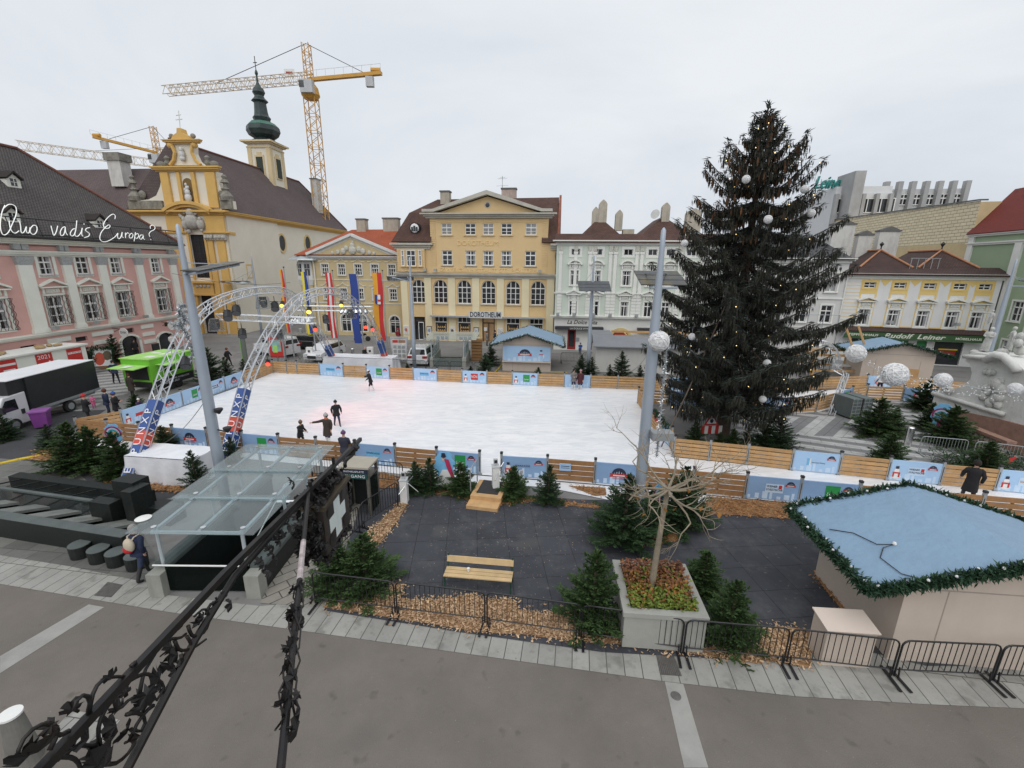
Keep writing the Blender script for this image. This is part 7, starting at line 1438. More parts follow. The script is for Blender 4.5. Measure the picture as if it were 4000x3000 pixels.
m = MB().m(mk('black_enamel', (.02,.018,.017), .35, .3, 5))
for sy in (-1,1):
    for sz in (-1,1): m.lathe([(.11,0),(.11,.006)], 14, (0,0,0)) if 0 else m.poly([(.106, sy*.165+.055*math.cos(t), dz+sz*.14+.055*math.sin(t)) for t in [2*PI*k/16 for k in range(16)]])
m.build('boss', T)
m = MB().m(IRON)
for k in range(420):
    t = BR.uniform(0, 2*PI); e = max(abs(math.cos(t)), abs(math.sin(t))); r = 1/e; leaf(Vector((BR.uniform(-.12,.10), (hw+.03)*r**.7*math.cos(t)*BR.uniform(.98,1.22), dz+(hh+.05)*r**.7*math.sin(t)*BR.uniform(.98,1.2))), BR.uniform(.035,.065))
m.build('wreath', T); m = MB().m(IRON)
for y in (-.25,.25): m.bar((0,y,dz+hh+.05),(0,y,0),.015,5)
m.build('hanger', T)
# bollard lamp / wall in the lower left
p = G(40,2790,1.1); T = thing('bollard_light', 'fluted grey column with a white disc top in the lower left corner', 'column', (p.x,p.y,0)); m = MB().m(mk('column_stone', (.16,.155,.14), .8, .2, 3, dirt=.4)); n = 20
m.lathe([(.24,0),(.2,.5),(.15,1.08)], n, (0,0,0)); m.build('shaft', T); m = MB().m(WHITE); m.lathe([(.17,1.081),(.17,1.12)], 20); m.build('disc', T)
# ================= fountain of dark stone slabs and stools
T = thing('fountain', 'long dark granite fountain basin with slanting slabs and upright blocks', 'fountain', (-12.0,12.05,0), math.radians(180-11.5)); m = MB().m(GRAN)   # local x to the left along the front
m.box(0,9,-.35,0,0,.74); m.box(2.3,9,-3.0,-2.6,0,.55); m.build('basin_wall', T); m = MB().m(CAPG); m.box(.0,9,-.36,.01,.741,.76); m.box(2.6,9,-1.75,-1.62,.62,.68); m.build('coping', T)
m = MB().m(GRAN)
for x0, x1, y0, y1, z in ((1.5,2.4,-2.3,-1.7,1.55),(1.1,1.52,-2.0,-1.3,1.45),(2.0,2.9,-1.6,-1.2,.95),(.3,1.3,-2.4,-1.75,.62)): m.box(x0,x1,y0,y1,0,z)
m.build('block', T); SLT = mk('slab_grey', (.17,.18,.165), .6, .3, 2, dirt=.5, dcol=(.05,.05,.045))
m = MB().m(SLT)
for k in range(5): x = 1.3+k*1.45; m.add([(x,-.36,.6),(x+.8,-.36,.6),(x+.3,-1.5,.3),(x-.4,-1.5,.3),(x,-.36,.5),(x+.8,-.36,.5),(x+.3,-1.5,.2),(x-.4,-1.5,.2)], [(0,1,2,3),(7,6,5,4),(0,4,5,1),(1,5,6,2),(2,6,7,3),(3,7,4,0)])
m.build('slab', T); m = MB().m(mk('water_dark', (.02,.025,.025), .08, .3, 3)); m.box(1.0,9,-2.6,-.36,0,.18); m.build('water', T)
m = MB().m(GRAN); 
for k in range(7): x = 2.8+k*.95; m.beam((x,-1.7,.62),(x-.2,-2.6,.5),.05,.04)
m.build('rib', T)
for i, (x, y) in enumerate(((-13.49,11.95),(-12.71,11.74),(-12.03,11.59),(-11.32,11.44))):
    T = thing('stone_stool', ('leftmost round dark stone stool before the fountain','second round stone stool from the left','third round stone stool from the left','round stone stool beside the man with the rucksack')[i], 'stool', (x,y+.22,0), 0, 'round stone stools'); m = MB().m(GRAN); m.lathe([(.27,.0),(.28,.03),(.29,.42)], 20); m.m(CAPG); m.lathe([(.285,.421),(.28,.44)], 20); m.build('drum', T)
for c, pts, lab in ((B1,[(815,1500),(930,1385),(1060,1410),(960,1515)],'square iron drain grate in the left pavement'),(B5,[(795,1555),(768,1430),(885,1440),(935,1565)],'iron drain grate in the pavement before the planter')):
    P = [G(*c(*q)) for q in pts]; m = MB().m(DARK); m.poly([(p.x,p.y,.018) for p in P][::1]); m.m(mk('cast_iron', (.15,.14,.13), .6, .2, 8, metal=.5)); 
    for k in range(11): f = (k+.5)/11; a = P[0].lerp(P[3] if c is B1 else P[3], f); b = P[1].lerp(P[2], f); m.beam(a+Vector((0,0,.024)), b+Vector((0,0,.024)), .035, .012)
    tag(m.build('drain_grate'), lab, 'drain')
p = G(2640,2720, 0); m = MB().m(MATS['cast_iron']); m.lathe([(.11,.0),(.1,.008)], 16); o = m.build('manhole_cover', loc=(p.x,p.y,.014)); tag(o, 'small round iron cover in the pale stone strip', 'cover')
T = thing('cable_ramp', 'flat yellow cable ramp across the dark path at the left edge', 'cable ramp', G(*B1(150,330))); O2 = G(*B1(150,330)); m = MB().m(mk('ramp_yellow', (.62,.45,.03), .5, .1, 3)); P = [G(*B1(*q))-O2+Vector((0,0,.03)) for q in ((-200,400),(0,362),(160,325),(300,300),(420,272))]; [m.beam(P[i], P[i+1], .22, .06) for i in range(4)]; m.build('ramp', T)
for q, lab in ((((1715,1400),(1780,1322)),'yellow line on the ground left of the EISZAUBER hut'),(((1860,1378),(2240,1392)),'yellow kerb line in front of the EISZAUBER hut')): m = MB().m(MATS['ramp_yellow']); a, b = (G(*C3(*p)) for p in q); m.beam(a+Vector((0,0,.02)), b+Vector((0,0,.02)), .12, .03); tag(m.build('yellow_line'), lab, 'kerb line')
# ================= bench, turnstiles, step, boards
T = thing('park_bench', 'wooden bench with green cast iron legs on the dark mat, an empty cup on it', 'bench', (.09,11.05,0), PI-.11); LW = mk('bench_slats', (.50,.36,.19), .6, .15, 3, island=.1); LM = mk('bench_green', (.012,.05,.03), .45, .2, 5)
m = MB().m(LW); [m.box(.0,1.95,.02+k*.15,.15+k*.15,.43,.46) for k in range(3)]; m.build('seat', T); m = MB().m(LW); m.add([(0,.0,.60),(1.95,.0,.60),(1.95,-.05,.76),(0,-.05,.76),(0,-.035,.60),(1.95,-.035,.60),(1.95,-.085,.76),(0,-.085,.76)], [(0,1,2,3),(7,6,5,4),(3,2,6,7),(4,5,1,0),(0,3,7,4),(1,5,6,2)]); m.build('backrest', T)
for x in (.03,1.92): m = MB().m(LM); m.tube([(x,-.1,.82),(x,-.03,.6),(x,.02,.43),(x,-.05,.2),(x,-.12,.0)],.024,6); m.tube([(x,.02,.43),(x,.42,.42),(x,.40,.2),(x,.46,0)],.024,6); m.build('leg', T)
T = thing('paper_cup', 'small clear cup lying on the bench', 'cup', (-1.2,11.0,.47)); m = MB().m(WHITE); m.lathe([(.03,0),(.042,.11)],10); m.build('cup', T)
PLYW = mk('plywood', (.50,.31,.145), .7, .15, 3, bump=.2, bscale=12)
T = thing('entrance_step', 'two step plywood platform with a black mat at the rink entrance', 'step', (-1.7,15.15,0), -.2); m = MB().m(PLYW); m.box(0,1.22,0,.5,0,.16); m.box(.02,1.24,.5,1.85,0,.32); m.build('platform', T); m = MB().m(DARK); m.box(.2,1.05,.75,1.84,.321,.335); m.build('mat', T)
def turnstile(loc, rz, lab, H_=.98):
    T = thing('turnstile', lab, 'turnstile', loc, rz, 'white turnstiles'); m = MB().m(WHITE); m.box(-.13,.13,-.16,.16,0,H_); m.build('post', T); m = MB().m(mk('plastic_grey', (.45,.46,.47), .5, .06, 4)); m.box(-.15,.15,-.18,.18,H_,H_+.03); m.box(-.03,.03,-.03,.03,H_+.03,H_+.1); m.box(-.08,.08,-.05,.05,H_+.1,H_+.32); m.m(DARK); m.box(-.06,.06,-.055,-.051,H_+.15,H_+.28); m.build('reader', T)
    m = MB().m(CHR); m.bar((.14,0,H_-.15),(.55,-.05,H_-.5),.018); m.bar((.14,0,H_-.15),(.35,.1,H_+.1),.018); m.bar((.14,0,H_-.15),(-.1,-.45,H_-.4),.018); m.build('arm', T)
turnstile((-4.13,15.62,0), 0, 'white turnstile post on the dark mat beside the chip strip'); turnstile((-.62,16.35,.32), .2, 'white turnstile standing on the plywood entrance step', .9)
for loc, rz, w_, lab in (((-3.55,16.9,0),-.1,.8,'grey tube handrail left of the firs beside the white turnstile'),((-1.6,16.0,.3),1.35,.9,'grey tube handrail at the left of the plywood step')): T = thing('handrail', lab, 'handrail', loc, rz); m = MB().m(GALV); m.tube([(0,0,0),(0,0,.9),(.05,0,.96),(w_-.05,0,.96),(w_,0,.9),(w_,0,0)],.025,6); m.build('tube', T)
m = MB().m(GALV); m.bar((-1.35,17.3,.95),(-.75,16.4,1.05),.02); 
def board(p, w_, h, rz, lab, kind):
    T = thing('cutout_board', lab, 'board', (p[0],p[1],0), rz); H2 = w_/2
    out = [(H2*(.85+.15*math.sin(k*2.3))*math.cos(t), h*.62+h*.38*math.sin(t)*(.92+.08*math.cos(k*1.7))) for k, t in enumerate([2*PI*i/22 for i in range(22)])]; SKY = mk('board_blue', (.18,.45,.70), .5, .1, 4)
    m = MB().m(SKY); m.prism(out, -.012, .012); m.build('panel', T); m = MB()
    if kind == 0:      # pale gown and red cape shapes
        m.m(WHITE); m.prism([(-.42,.02),(.42,.02),(.3,.5),(.12,.85),(-.1,.85),(-.3,.45)], -.03, -.013); m.m(mk('cape_red', (.45,.03,.10), .5, .1, 4)); m.prism([(.0,h*.8),(.18,h*.78),(.3,h*.55),(.42,.55),(.25,.6),(.08,h*.6)], -.045, -.031); m.m(NAVY); m.prism([(-.12,h*.84),(-.02,h*.8),(.08,h*.86),(.02,h*.95),(-.1,h*.94)], -.05, -.032); m.m(mk('skin_print', (.6,.42,.34), .5, .05, 4)); m.prism([(-.1,h*.76),(-.02,h*.74),(.03,h*.82),(-.08,h*.85)], -.05, -.033)
    else:
        for k, c in enumerate(((.30,.03,.12),(.45,.55,.65),(.02,.30,.38),(.55,.32,.08))): m.m(mk('board_colour%d' % k, c, .5, .1, 4)); r0 = w_*(.42-.09*k); o = arc(0, h*.62, r0, -.4, PI+.4, 12); i_ = arc(0, h*.62, r0-w_*.08, -.4, PI+.4, 12); [m.prism([o[q], o[q+1], i_[q+1], i_[q]], -.03-.002*k, -.013) for q in range(12)]
        m.m(MATS['board_colour0']); m.prism([(-w_*.15,.1),(w_*.2,.1),(w_*.1,h*.5),(-w_*.1,h*.5)], -.03, -.013)
    m.build('painting', T)
board((-2.72,16.75), .98, 1.7, -.1, 'painted cutout board with white gown and red cape shapes between firs', 0); board((23.5,23.2), .95, 2.0, -.9, 'colourful rainbow cutout board between the firs by the stone column', 1); board((-19.3,20.25), .9, 1.45, .1, 'turquoise and red cutout board at the near rink fence', 1); board((5.6,15.1), .6, 1.25, -.15, 'narrow rainbow cutout board behind the planter tree', 1)
def deco(p, lab):
    T = thing('hung_decoration', lab, 'decoration', p); m = MB().m(mk('deco_grey', (.4,.38,.36), .6, .2, 6)); m.tube([(-.12,0,.1),(-.1,0,-.1),(.05,0,-.12)],[.05,.06,.04],6); m.tube([(.16,0,.08),(.14,0,-.12),(.0,-.05,-.16)],[.05,.06,.04],6); m.m(CHR); m.box(-.14,.1,-.03,-.01,-.18,-.17); m.build('skate', T)
deco(AT(*B4(1290,300), 16.3), 'pair of grey ice skates hung on a fir top'); T = thing('hung_decoration', 'white bell shape with red cap on a fir by the princess board', 'decoration', AT(*B4(828,280), 16.4)); m = MB().m(WHITE); m.lathe([(.12,-.12),(.06,.02)],10); m.m(RED); m.lathe([(.06,.021),(.02,.1)],8); m.build('bell', T)
T = thing('notice', 'small blue notice on the brown slats right of the entrance', 'notice', (2.05,17.42,.55), -.12); m = MB().m(BAN); m.box(0,.48,-.02,.02,0,.32); m.m(NAVY); m.box(.06,.42,-.025,-.021,.2,.23); m.box(.06,.42,-.025,-.021,.12,.14); m.build('board', T)
# covered counters
CLOTH = mk('white_tarp', (.70,.71,.74), .7, .05, 2, bump=.5, bscale=3)
def covered(loc, rz, w_, d_, h, lab):
    T = thing('covered_counter', lab, 'counter', loc, rz); nx, ny = 30, 12; m = MB().m(CLOTH); vs = []; 
    for j in range(ny+1):
        for i in range(nx+1):
            u, v = i/nx, j/ny; x = (u-.5)*w_*1.02; y = (v-.5)*d_*1.02; vs.append((x, y, h-.06*math.sin(u*PI*2.0+.4)*math.sin(v*PI)-.02*math.sin(u*23)*math.sin(v*9)))
    m.add(vs, [(j*(nx+1)+i, j*(nx+1)+i+1, (j+1)*(nx+1)+i+1, (j+1)*(nx+1)+i) for j in range(ny) for i in range(nx)])
    P = []; per = []; 
    for i in range(nx): per.append((-.51*w_+i*1.02*w_/nx, -.51*d_))
    for j in range(ny): per.append((.51*w_, -.51*d_+j*1.02*d_/ny))
    for i in range(nx): per.append((.51*w_-i*1.02*w_/nx, .51*d_))
    for j in range(ny): per.append((-.51*w_, .51*d_-j*1.02*d_/ny))
    n = len(per); K = 8; vs = []
    for k in range(K+1):
        f = k/K
        for i, (x, y) in enumerate(per): s = 1+.04*f*math.sin(i*.9+f*2)+.03*f; vs.append((x*s, y*(1+.10*f*math.sin(i*.7+1+f)), h-.03-(h-.05)*f))
    m.add(vs, [(k*n+i, (k+1)*n+i, (k+1)*n+(i+1) % n, k*n+(i+1) % n) for k in range(K) for i in range(n)]); m.build('cloth', T, smooth=True); boxes('frame', T, GALV, [(-w_*.45,w_*.45,-d_*.4,d_*.4,.05,h-.12)])
covered((-14.35,17.45,0), -.12, 3.0, 1.35, 1.25, 'long counter covered in white cloth before the near rink fence'); covered((-13.2,38.3,0), -.1, 6.0, 1.6, 1.15, 'white covered counter behind the far rink fence')
# ================= vehicles
PAINTW = mk('car_white', (.62,.63,.64), .25, .03, 2, coat=.6); PAINTB = mk('car_black', (.012,.012,.014), .2, .1, 2, coat=.7); CARG = mk('car_glass', (.015,.018,.02), .05, .2, 2, spec=.7); TAIL = mk('tail_red', (.30,.012,.015), .25, .1, 4); HEADL = mk('head_lamp', (.55,.57,.6), .15, .1, 4)
def car(loc, rz, lab, cat, paint, L_, W_, H_, lower, upper, wb, glassz, rr_=.33):
    """lower and upper: side outlines (x,z) from rear to front"""
    T = thing('parked_'+cat.replace(' ', '_'), lab, cat, loc, rz); m = MB().m(paint); h = W_/2
    def loft(prof, h0, h1, zt, zb):
        n = len(prof); vs = []
        for s, in ((-1,),(1,)):
            for x, z in prof: t = max(0, min(1, (z-zb)/(zt-zb))); vs.append((x, s*(h0+(h1-h0)*t), z))
        m.add(vs, [tuple(range(n)), tuple(range(2*n-1, n-1, -1))] + [(i+n, (i+1) % n + n, (i+1) % n, i) for i in range(n)])
    loft(lower, h, h*.97, max(p[1] for p in lower), min(p[1] for p in lower)); loft(upper, h*.93, h*.72, max(p[1] for p in upper), min(p[1] for p in upper)); o = m.build('body', T)
    bv = o.modifiers.new('bevel', 'BEVEL'); bv.width = .06; bv.segments = 2; bv.limit_method = 'ANGLE'; bv.angle_limit = .5
    zb, zt = min(p[1] for p in upper), max(p[1] for p in upper); g = MB().m(CARG)
    x0, x1 = upper[0][0], upper[-1][0]; a, b = glassz; tf = lambda z: h*.93+(h*.72-h*.93)*(z-zb)/(zt-zb)
    up = sorted(upper, key=lambda p: p[1]); top = [p for p in upper if p[1] > zt-.12]; tr, tfx = min(p[0] for p in top), max(p[0] for p in top)
    ex = lambda xa, xb, z: xa+(xb-xa)*(z-zb)/(zt-.05-zb)
    for s in (-1, 1):
        nW = 3; xs = [ex(x0,tr,a)+.12, -.15, wb*.32, ex(x1,tfx,a)-.15]; xt = [ex(x0,tr,b)+.12, -.12, wb*.30, ex(x1,tfx,b)-.12]
        for k in range(3): g.poly([(xs[k]+.04, s*(tf(a)+.012), a),(xs[k+1]-.04, s*(tf(a)+.012), a),(xt[k+1]-.04, s*(tf(b)+.012), b),(xt[k]+.04, s*(tf(b)+.012), b)][::s])
    for xa, xb, sg in ((x0,tr,-1),(x1,tfx,1)): g.poly([(ex(xa,xb,a)+sg*.025, -tf(a)+.12, a),(ex(xa,xb,a)+sg*.025, tf(a)-.12, a),(ex(xa,xb,b)+sg*.025, tf(b)-.1, b),(ex(xa,xb,b)+sg*.025, -tf(b)+.1, b)][::sg])
    g.build('window', T)
    for x in (-wb/2, wb/2):
        for s in (-1, 1):
            w_ = MB().m(RUBBER); w_.T = Matrix.Translation((x, s*(h-.09), rr_)) @ Matrix.Rotation(PI/2, 4, 'X'); w_.lathe([(rr_*.6,-.11),(rr_,-.09),(rr_,.09),(rr_*.6,.11)], 20); w_.m(GALV); w_.lathe([(rr_*.58,-.112),(rr_*.58,.112)], 10); w_.build('wheel', T)
    xf = max(p[0] for p in lower); xr = min(p[0] for p in lower); zm = max(p[1] for p in lower)
    for s in (-1, 1): q = MB().m(HEADL); q.box(xf-.2, xf+.015, s*(h-.42), s*(h-.08), zm-.32, zm-.17); q.build('headlight', T); q = MB().m(TAIL); q.box(xr-.015, xr+.2, s*(h-.45), s*(h-.03), zm-.28, zm-.08); q.build('tail_light', T)
    q = MB().m(DARK); q.box(xf-.1, xf+.02, -.42, .42, .42, .68); q.build('grille', T); q = MB().m(WHITE); q.box(xr-.03, xr-.01, -.26, .26, .55, .67); q.build('number_plate', T); return T
EST = ([(-2.25,.25),(2.2,.25),(2.28,.6),(2.1,.84),(1.2,.98),(-2.2,1.0),(-2.3,.6)], [(-2.18,.98),(1.15,.98),(.45,1.48),(-.4,1.56),(-1.85,1.50)])
MPV = ([(-2.3,.25),(2.2,.25),(2.3,.6),(2.15,.88),(1.35,1.05),(-2.28,1.08),(-2.36,.6)], [(-2.25,1.05),(1.35,1.05),(.6,1.62),(-.3,1.72),(-1.95,1.66)])
car((-18.15,42.6,0), math.radians(-99), 'white hatchback with dark grille facing the rink fence', 'car', PAINTW, 4.4, 1.8, 1.5, *EST, 2.7, (1.02,1.42))
t = car((-21.6,47.6,0), math.radians(-6), 'black taxi estate behind the white hatchback', 'taxi', PAINTB, 4.6, 1.85, 1.5, *EST, 2.75, (1.02,1.42)); q = MB().m(mk('taxi_yellow', (.7,.6,.05), .4, .05, 3)); q.box(-.15,.15,-.3,.3,1.55,1.7); q.build('taxi_lamp', t); text('lettering', '72 00', MATS['print_white'], t, (.9,-.93,.72), (PI/2,0,0), .26, None, .004); text('lettering', 'TAXI', MATS['print_red'], t, (-.9,-.93,.72), (PI/2,0,0), .3, None, .004)
car((-8.35,41.5,0), math.radians(86), 'white family estate car seen from behind beside the glass stair roof', 'car', PAINTW, 4.6, 1.85, 1.7, *MPV, 2.8, (1.12,1.55))
car((-23.6,44.1,0), math.radians(155), 'white delivery van behind the red lightbox', 'van', PAINTW, 4.6, 1.85, 1.95, [(-2.3,.28),(2.2,.28),(2.3,.7),(2.1,1.0),(1.3,1.2),(-2.3,1.25)], [(-2.28,1.2),(1.3,1.2),(.6,1.8),(.1,1.92),(-2.2,1.92)], 2.8, (1.3,1.7))
T = thing('motorcycle', 'dark motorcycle parked below the blue flag', 'motorcycle', (-17.8,52.5,0), .2); m = MB().m(RUBBER)
for x in (-.65,.65): w_ = MB().m(RUBBER); w_.T = Matrix.Translation((x,0,.3)) @ Matrix.Rotation(PI/2, 4, 'X'); w_.lathe([(.2,-.05),(.3,-.04),(.3,.04),(.2,.05)], 16); w_.m(GALV); w_.lathe([(.19,-.03),(.19,.03)], 10); w_.build('wheel', T)
m = MB().m(PAINTB); m.tube([(-.7,0,.75),(-.2,0,.72),(.25,0,.85),(.5,0,.8)],[.1,.14,.17,.06],8); m.m(GALV); m.tube([(-.3,0,.4),(.1,0,.45),(.3,0,.35)],[.16,.2,.12],8); m.bar((.65,0,.3),(.42,0,1.0),.03); m.bar((.42,-.3,1.02),(.42,.3,1.02),.02); m.build('body', T)
# curtain side truck
T = thing('curtain_truck', 'white cab lorry with a black tarpaulin box, at the left edge', 'lorry', (-27.03,26.75,0), math.radians(94.5)); m = MB().m(mk('tarp_black', (.018,.02,.022), .55, .2, 1.5, bump=.35, bscale=3)); m.box(-3.05,1.55,0,2.1,.86,2.75); m.box(-4.0,-3.06,.1,2.0,2.0,2.72); m.build('box', T); m = MB().m(mk('tarp_white_top', (.66,.67,.69), .6, .05, 1)); m.box(-4.02,1.57,-.02,2.12,2.751,2.79); m.build('roof', T)
m = MB().m(GALV); m.box(-3.05,1.56,-.03,.0,.78,.92); m.box(-3.0,1.5,.3,1.8,.55,.78); m.build('chassis', T)
m = MB().m(PAINTW); m.add([(x,y,z) for y in (.08,1.98) for x, z in ((-3.12,.3),(-5.1,.3),(-5.2,.75),(-4.9,1.1),(-4.35,1.95),(-3.12,2.02))], [(0,1,2,3,4,5),(11,10,9,8,7,6)]+[(i+6,(i+1)%6+6,(i+1)%6,i) for i in range(6)]); o = m.build('cab', T); bv = o.modifiers.new('bevel','BEVEL'); bv.width = .06; bv.segments = 2
m = MB().m(CARG); m.poly([(-4.72,.07,1.15),(-3.7,.07,1.15),(-3.75,.07,1.75),(-4.3,.07,1.75)]); m.poly([(-4.93,.2,1.1),(-4.93,1.85,1.1),(-4.42,1.8,1.88),(-4.42,.25,1.88)]); m.build('window', T); boxes('door_handle', T, DARK, [(-3.6,-3.42,.04,.078,.85,1.1)]); boxes('mirror', T, DARK, [(-4.75,-4.6,-.15,.05,1.15,1.5)])
for x in (-.7, -4.1):
    for y in (.15,1.95): w_ = MB().m(RUBBER); w_.T = Matrix.Translation((x,y,.36)) @ Matrix.Rotation(PI/2,4,'X'); w_.lathe([(.22,-.12),(.36,-.1),(.36,.1),(.22,.12)],20); w_.m(GALV); w_.lathe([(.21,-.11),(.21,.13)],10); w_.build('wheel', T)
T = thing('waste_bin', 'purple wheeled waste bin beside the lorry', 'bin', (-26.0,23.3,0), .5); PUR = mk('bin_purple', (.20,.05,.24), .45, .1, 3); m = MB().m(PUR); m.add([(x*s,y*s,z) for z, s in ((0.1,.8),(.95,1)) for x, y in ((-.35,-.35),(.35,-.35),(.35,.35),(-.35,.35))], [(3,2,1,0),(4,5,6,7),(0,1,5,4),(1,2,6,5),(2,3,7,6),(3,0,4,7)]); m.build('body', T); m = MB().m(mk('bin_lid', (.27,.10,.32), .45, .1, 3)); m.box(-.4,.4,-.4,.4,.951,1.03); m.build('lid', T)
# green food trailer
N_ = Vector((-24.86,29.87,0)); dR = Vector((.15,1,0)).normalized(); yaw = math.atan2(dR.y, dR.x); T = thing('food_trailer', 'bright green food trailer with raised hatches beside the left rink fence', 'trailer', N_, yaw)
LIME = mk('lime_green', (.16,.47,.035), .45, .06, 1.5); LIMEP = mk('lime_pale', (.34,.62,.16), .5, .15, 2.5); m = MB().m(LIME); m.box(0,3.4,0,2.3,.45,2.42); m.build('body', T); m = MB().m(LIMEP); m.box(-.05,3.45,-.05,2.35,2.421,2.5); m.m(WHITE); m.box(.5,1.1,.4,1.0,2.501,2.506); m.box(1.6,2.6,.5,.9,2.501,2.506); m.box(1.9,2.2,1.2,1.9,2.501,2.506); m.build('roof', T)
boxes('hatch_opening', T, DARK, [(-.02,-.004,.25,2.05,1.0,1.95)]); m = MB().m(LIMEP); m.add([(-.0,.1,2.0),(0,2.2,2.0),(-1.1,2.2,1.95),(-1.1,.1,1.95),(-.0,.1,2.05),(0,2.2,2.05),(-1.1,2.2,2.0),(-1.1,.1,2.0)], [(3,2,1,0),(4,5,6,7),(0,1,5,4),(1,2,6,5),(2,3,7,6),(3,0,4,7)]); m.m(WHITE); m.box(-.9,-.3,.9,1.4,2.045,2.06); m.build('hatch', T); m = MB().m(LIMEP); m.add([(.4,0,2.0),(3.2,0,2.0),(3.2,-.9,2.0),(.4,-.9,2.0),(.4,0,2.05),(3.2,0,2.05),(3.2,-.9,2.05),(.4,-.9,2.05)], [(0,1,2,3),(7,6,5,4),(3,2,6,7),(0,3,7,4),(1,5,6,2)]); m.build('hatch', T)
for x in (1.3,2.2): boxes('window', T, CARG, [(x-.28,x+.28,-.015,-.003,1.35,1.75)])
sk = boxes('skirt', T, DARK, [(.05,3.3,-.03,-.004,.45,1.0),(-.03,-.004,.1,2.2,.45,.85)]); text('lettering', 'KULINARISCHE AUSBLICKE', MATS['print_white'], sk, (1.7,-.035,.78), (PI/2,0,0), .16, 2.4, .002); text('lettering', 'ALS DER ZEIT', MATS['print_white'], sk, (1.4,-.035,.58), (PI/2,0,0), .16, 1.3, .002)
for x in (1.4,2.0): w_ = MB().m(RUBBER); w_.T = Matrix.Translation((x,.1,.3)) @ Matrix.Rotation(PI/2,4,'X'); w_.lathe([(.18,-.1),(.3,-.08),(.3,.08),(.18,.1)],16); w_.build('wheel', T)
boxes('drawbar', T, GALV, [(3.4,4.8,1.0,1.3,.45,.55)]); boxes('jockey_leg', T, GALV, [(.1,.2,.1,.2,0,.45)])
# red and white promotion hut by the palace
u0, z1 = PP.uv(*c6(735,668), -3.2); u1 = -16; T = thing('promotion_hut', 'low white hut with red 2021 panels along the pink palace', 'hut', PP.pt(u0, -3.2), PP.yaw)
m = MB().m(WPK); m.box(u1-u0,0,0,2.4,0,2.48); m.m(WST); m.box(u1-u0-.1,.12,-.15,2.5,2.481,2.6); m.build('wall', T); HU = [-13.4-u0, -11.07-u0, -8.92-u0]
for i, u in enumerate(HU):
    hw_ = .55; o = boxes('red_panel', T, RED, [(u-hw_,u+hw_,-.03,-.004,.1,2.38)])
    if i == 1: text('lettering', '2021', MATS['print_white'], o, (u,-.035,2.12), (PI/2,0,0), .42, .8, .003); m = MB().m(MATS['print_white']); m.prism([(u-.35,1.35),(u-.08,1.1),(u+.38,1.75),(u+.28,1.82),(u-.08,1.35),(u-.25,1.48)], -.045, -.032); m.build('tick', o)
    else: m = MB().m(MATS['print_white']); m.box(u-.5,u+.5,-.04,-.032,1.97,2.12); m.m(RED) if i else m.m(MATS['print_white']); m.box(u-.3,u+.4,-.04,-.032,1.6,1.72); m.build('label_strip', o); 
    if i == 2: text('lettering', 'ST. PÖLTEN', MATS['print_red'], o, (u,-.045,2.05), (PI/2,0,0), .16, .9, .002)
for i, x in enumerate((-1.3,-1.6,-2.0,-2.5,-4.6,-5.0,-5.3)):
    m = MB().m(mk('sandbag', (.36,.25,.13), .9, .15, 5)); m.ball((0,0,.1), .3, 10, 6, 1.2, .6, .4); o = m.build('sandbag', loc=PP.pt(u0+x, -2.4+.35*(i % 3), 2.6), rot=(0,0,PP.yaw+i)); tag(o, 'brown sandbag lying on the roof of the red panel hut', 'sandbag', 'sandbags on the promotion hut')
T = thing('picture_board', 'large tilted picture board with orange red figure before the pink palace', 'board', PP.pt(PP.uv(*c6(870,800),-3.0)[0], -3.0), PP.yaw); m = MB().m(WHITE); m.T = Matrix.Rotation(.15, 4, 'Y'); m.box(-.8,.8,-.05,0,.5,1.9); m.m(mk('picture_red', (.55,.09,.05), .5, .2, 4)); m.ball((-.25,-.05,1.1),.45,8,6,1,.04,1.2); m.m(mk('picture_green', (.12,.10,.06), .6, .3, 4)); m.ball((.4,-.05,1.35),.4,8,6,1,.04,1); m.build('picture', T); m = MB(); m.T = Matrix.Rotation(.15,4,'Y'); garland(m, [(-.85,0,.45),(-.85,0,1.95),(.85,0,1.95),(.85,0,.45)], .25, 160); m.build('garland', T)
T = thing('advertising_stand', 'small dark A-board in front of the palace door', 'sign', PP.pt(.9,-.8), PP.yaw); boxes('panel', T, DARK, [(-.35,.35,-.1,.1,0,1.0)])
# flags
FY = mk('flag_yellow', (.70,.33,.03), .7, .05, 2); FR = mk('flag_red', (.52,.03,.03), .7, .05, 2); FB = mk('flag_blue', (.02,.05,.24), .7, .05, 2); FW2 = mk('flag_white', (.68,.66,.66), .7, .05, 2); FYL = mk('flag_lemon', (.72,.60,.03), .7, .05, 2)
def flag(bx, by, tx, ty, w_, z0, cols, lab):
    b = G(*c7(bx,by)); t = AT(*c7(tx,ty), b.y); T = thing('flag', lab, 'flag', b, 0, 'tall flags on poles'); m = MB().m(GALV); m.tube([(0,0,0),(0,0,t.z)],[.07,.04],8); m.m(DARK); m.lathe([(.07,0),(.07,.1)],8,(0,0,t.z)); m.build('pole', T)
    n = len(cols); m = MB()
    for k, c in enumerate(cols):
        m.m(c); S = 12; vs = []
        for j in range(S+1):
            for i in range(3): f = (k+i/2)/n; vs.append((-.1-w_+w_*f+.05*math.sin(j*.6), .07*math.sin(f*5+j*.7)-.05, t.z-.15-(t.z-.15-z0)*j/S))
        m.add(vs, [(j*3+i, j*3+i+1, (j+1)*3+i+1, (j+1)*3+i) for j in range(S) for i in range(2)])
    return T, m.build('cloth', T, smooth=True), t.z
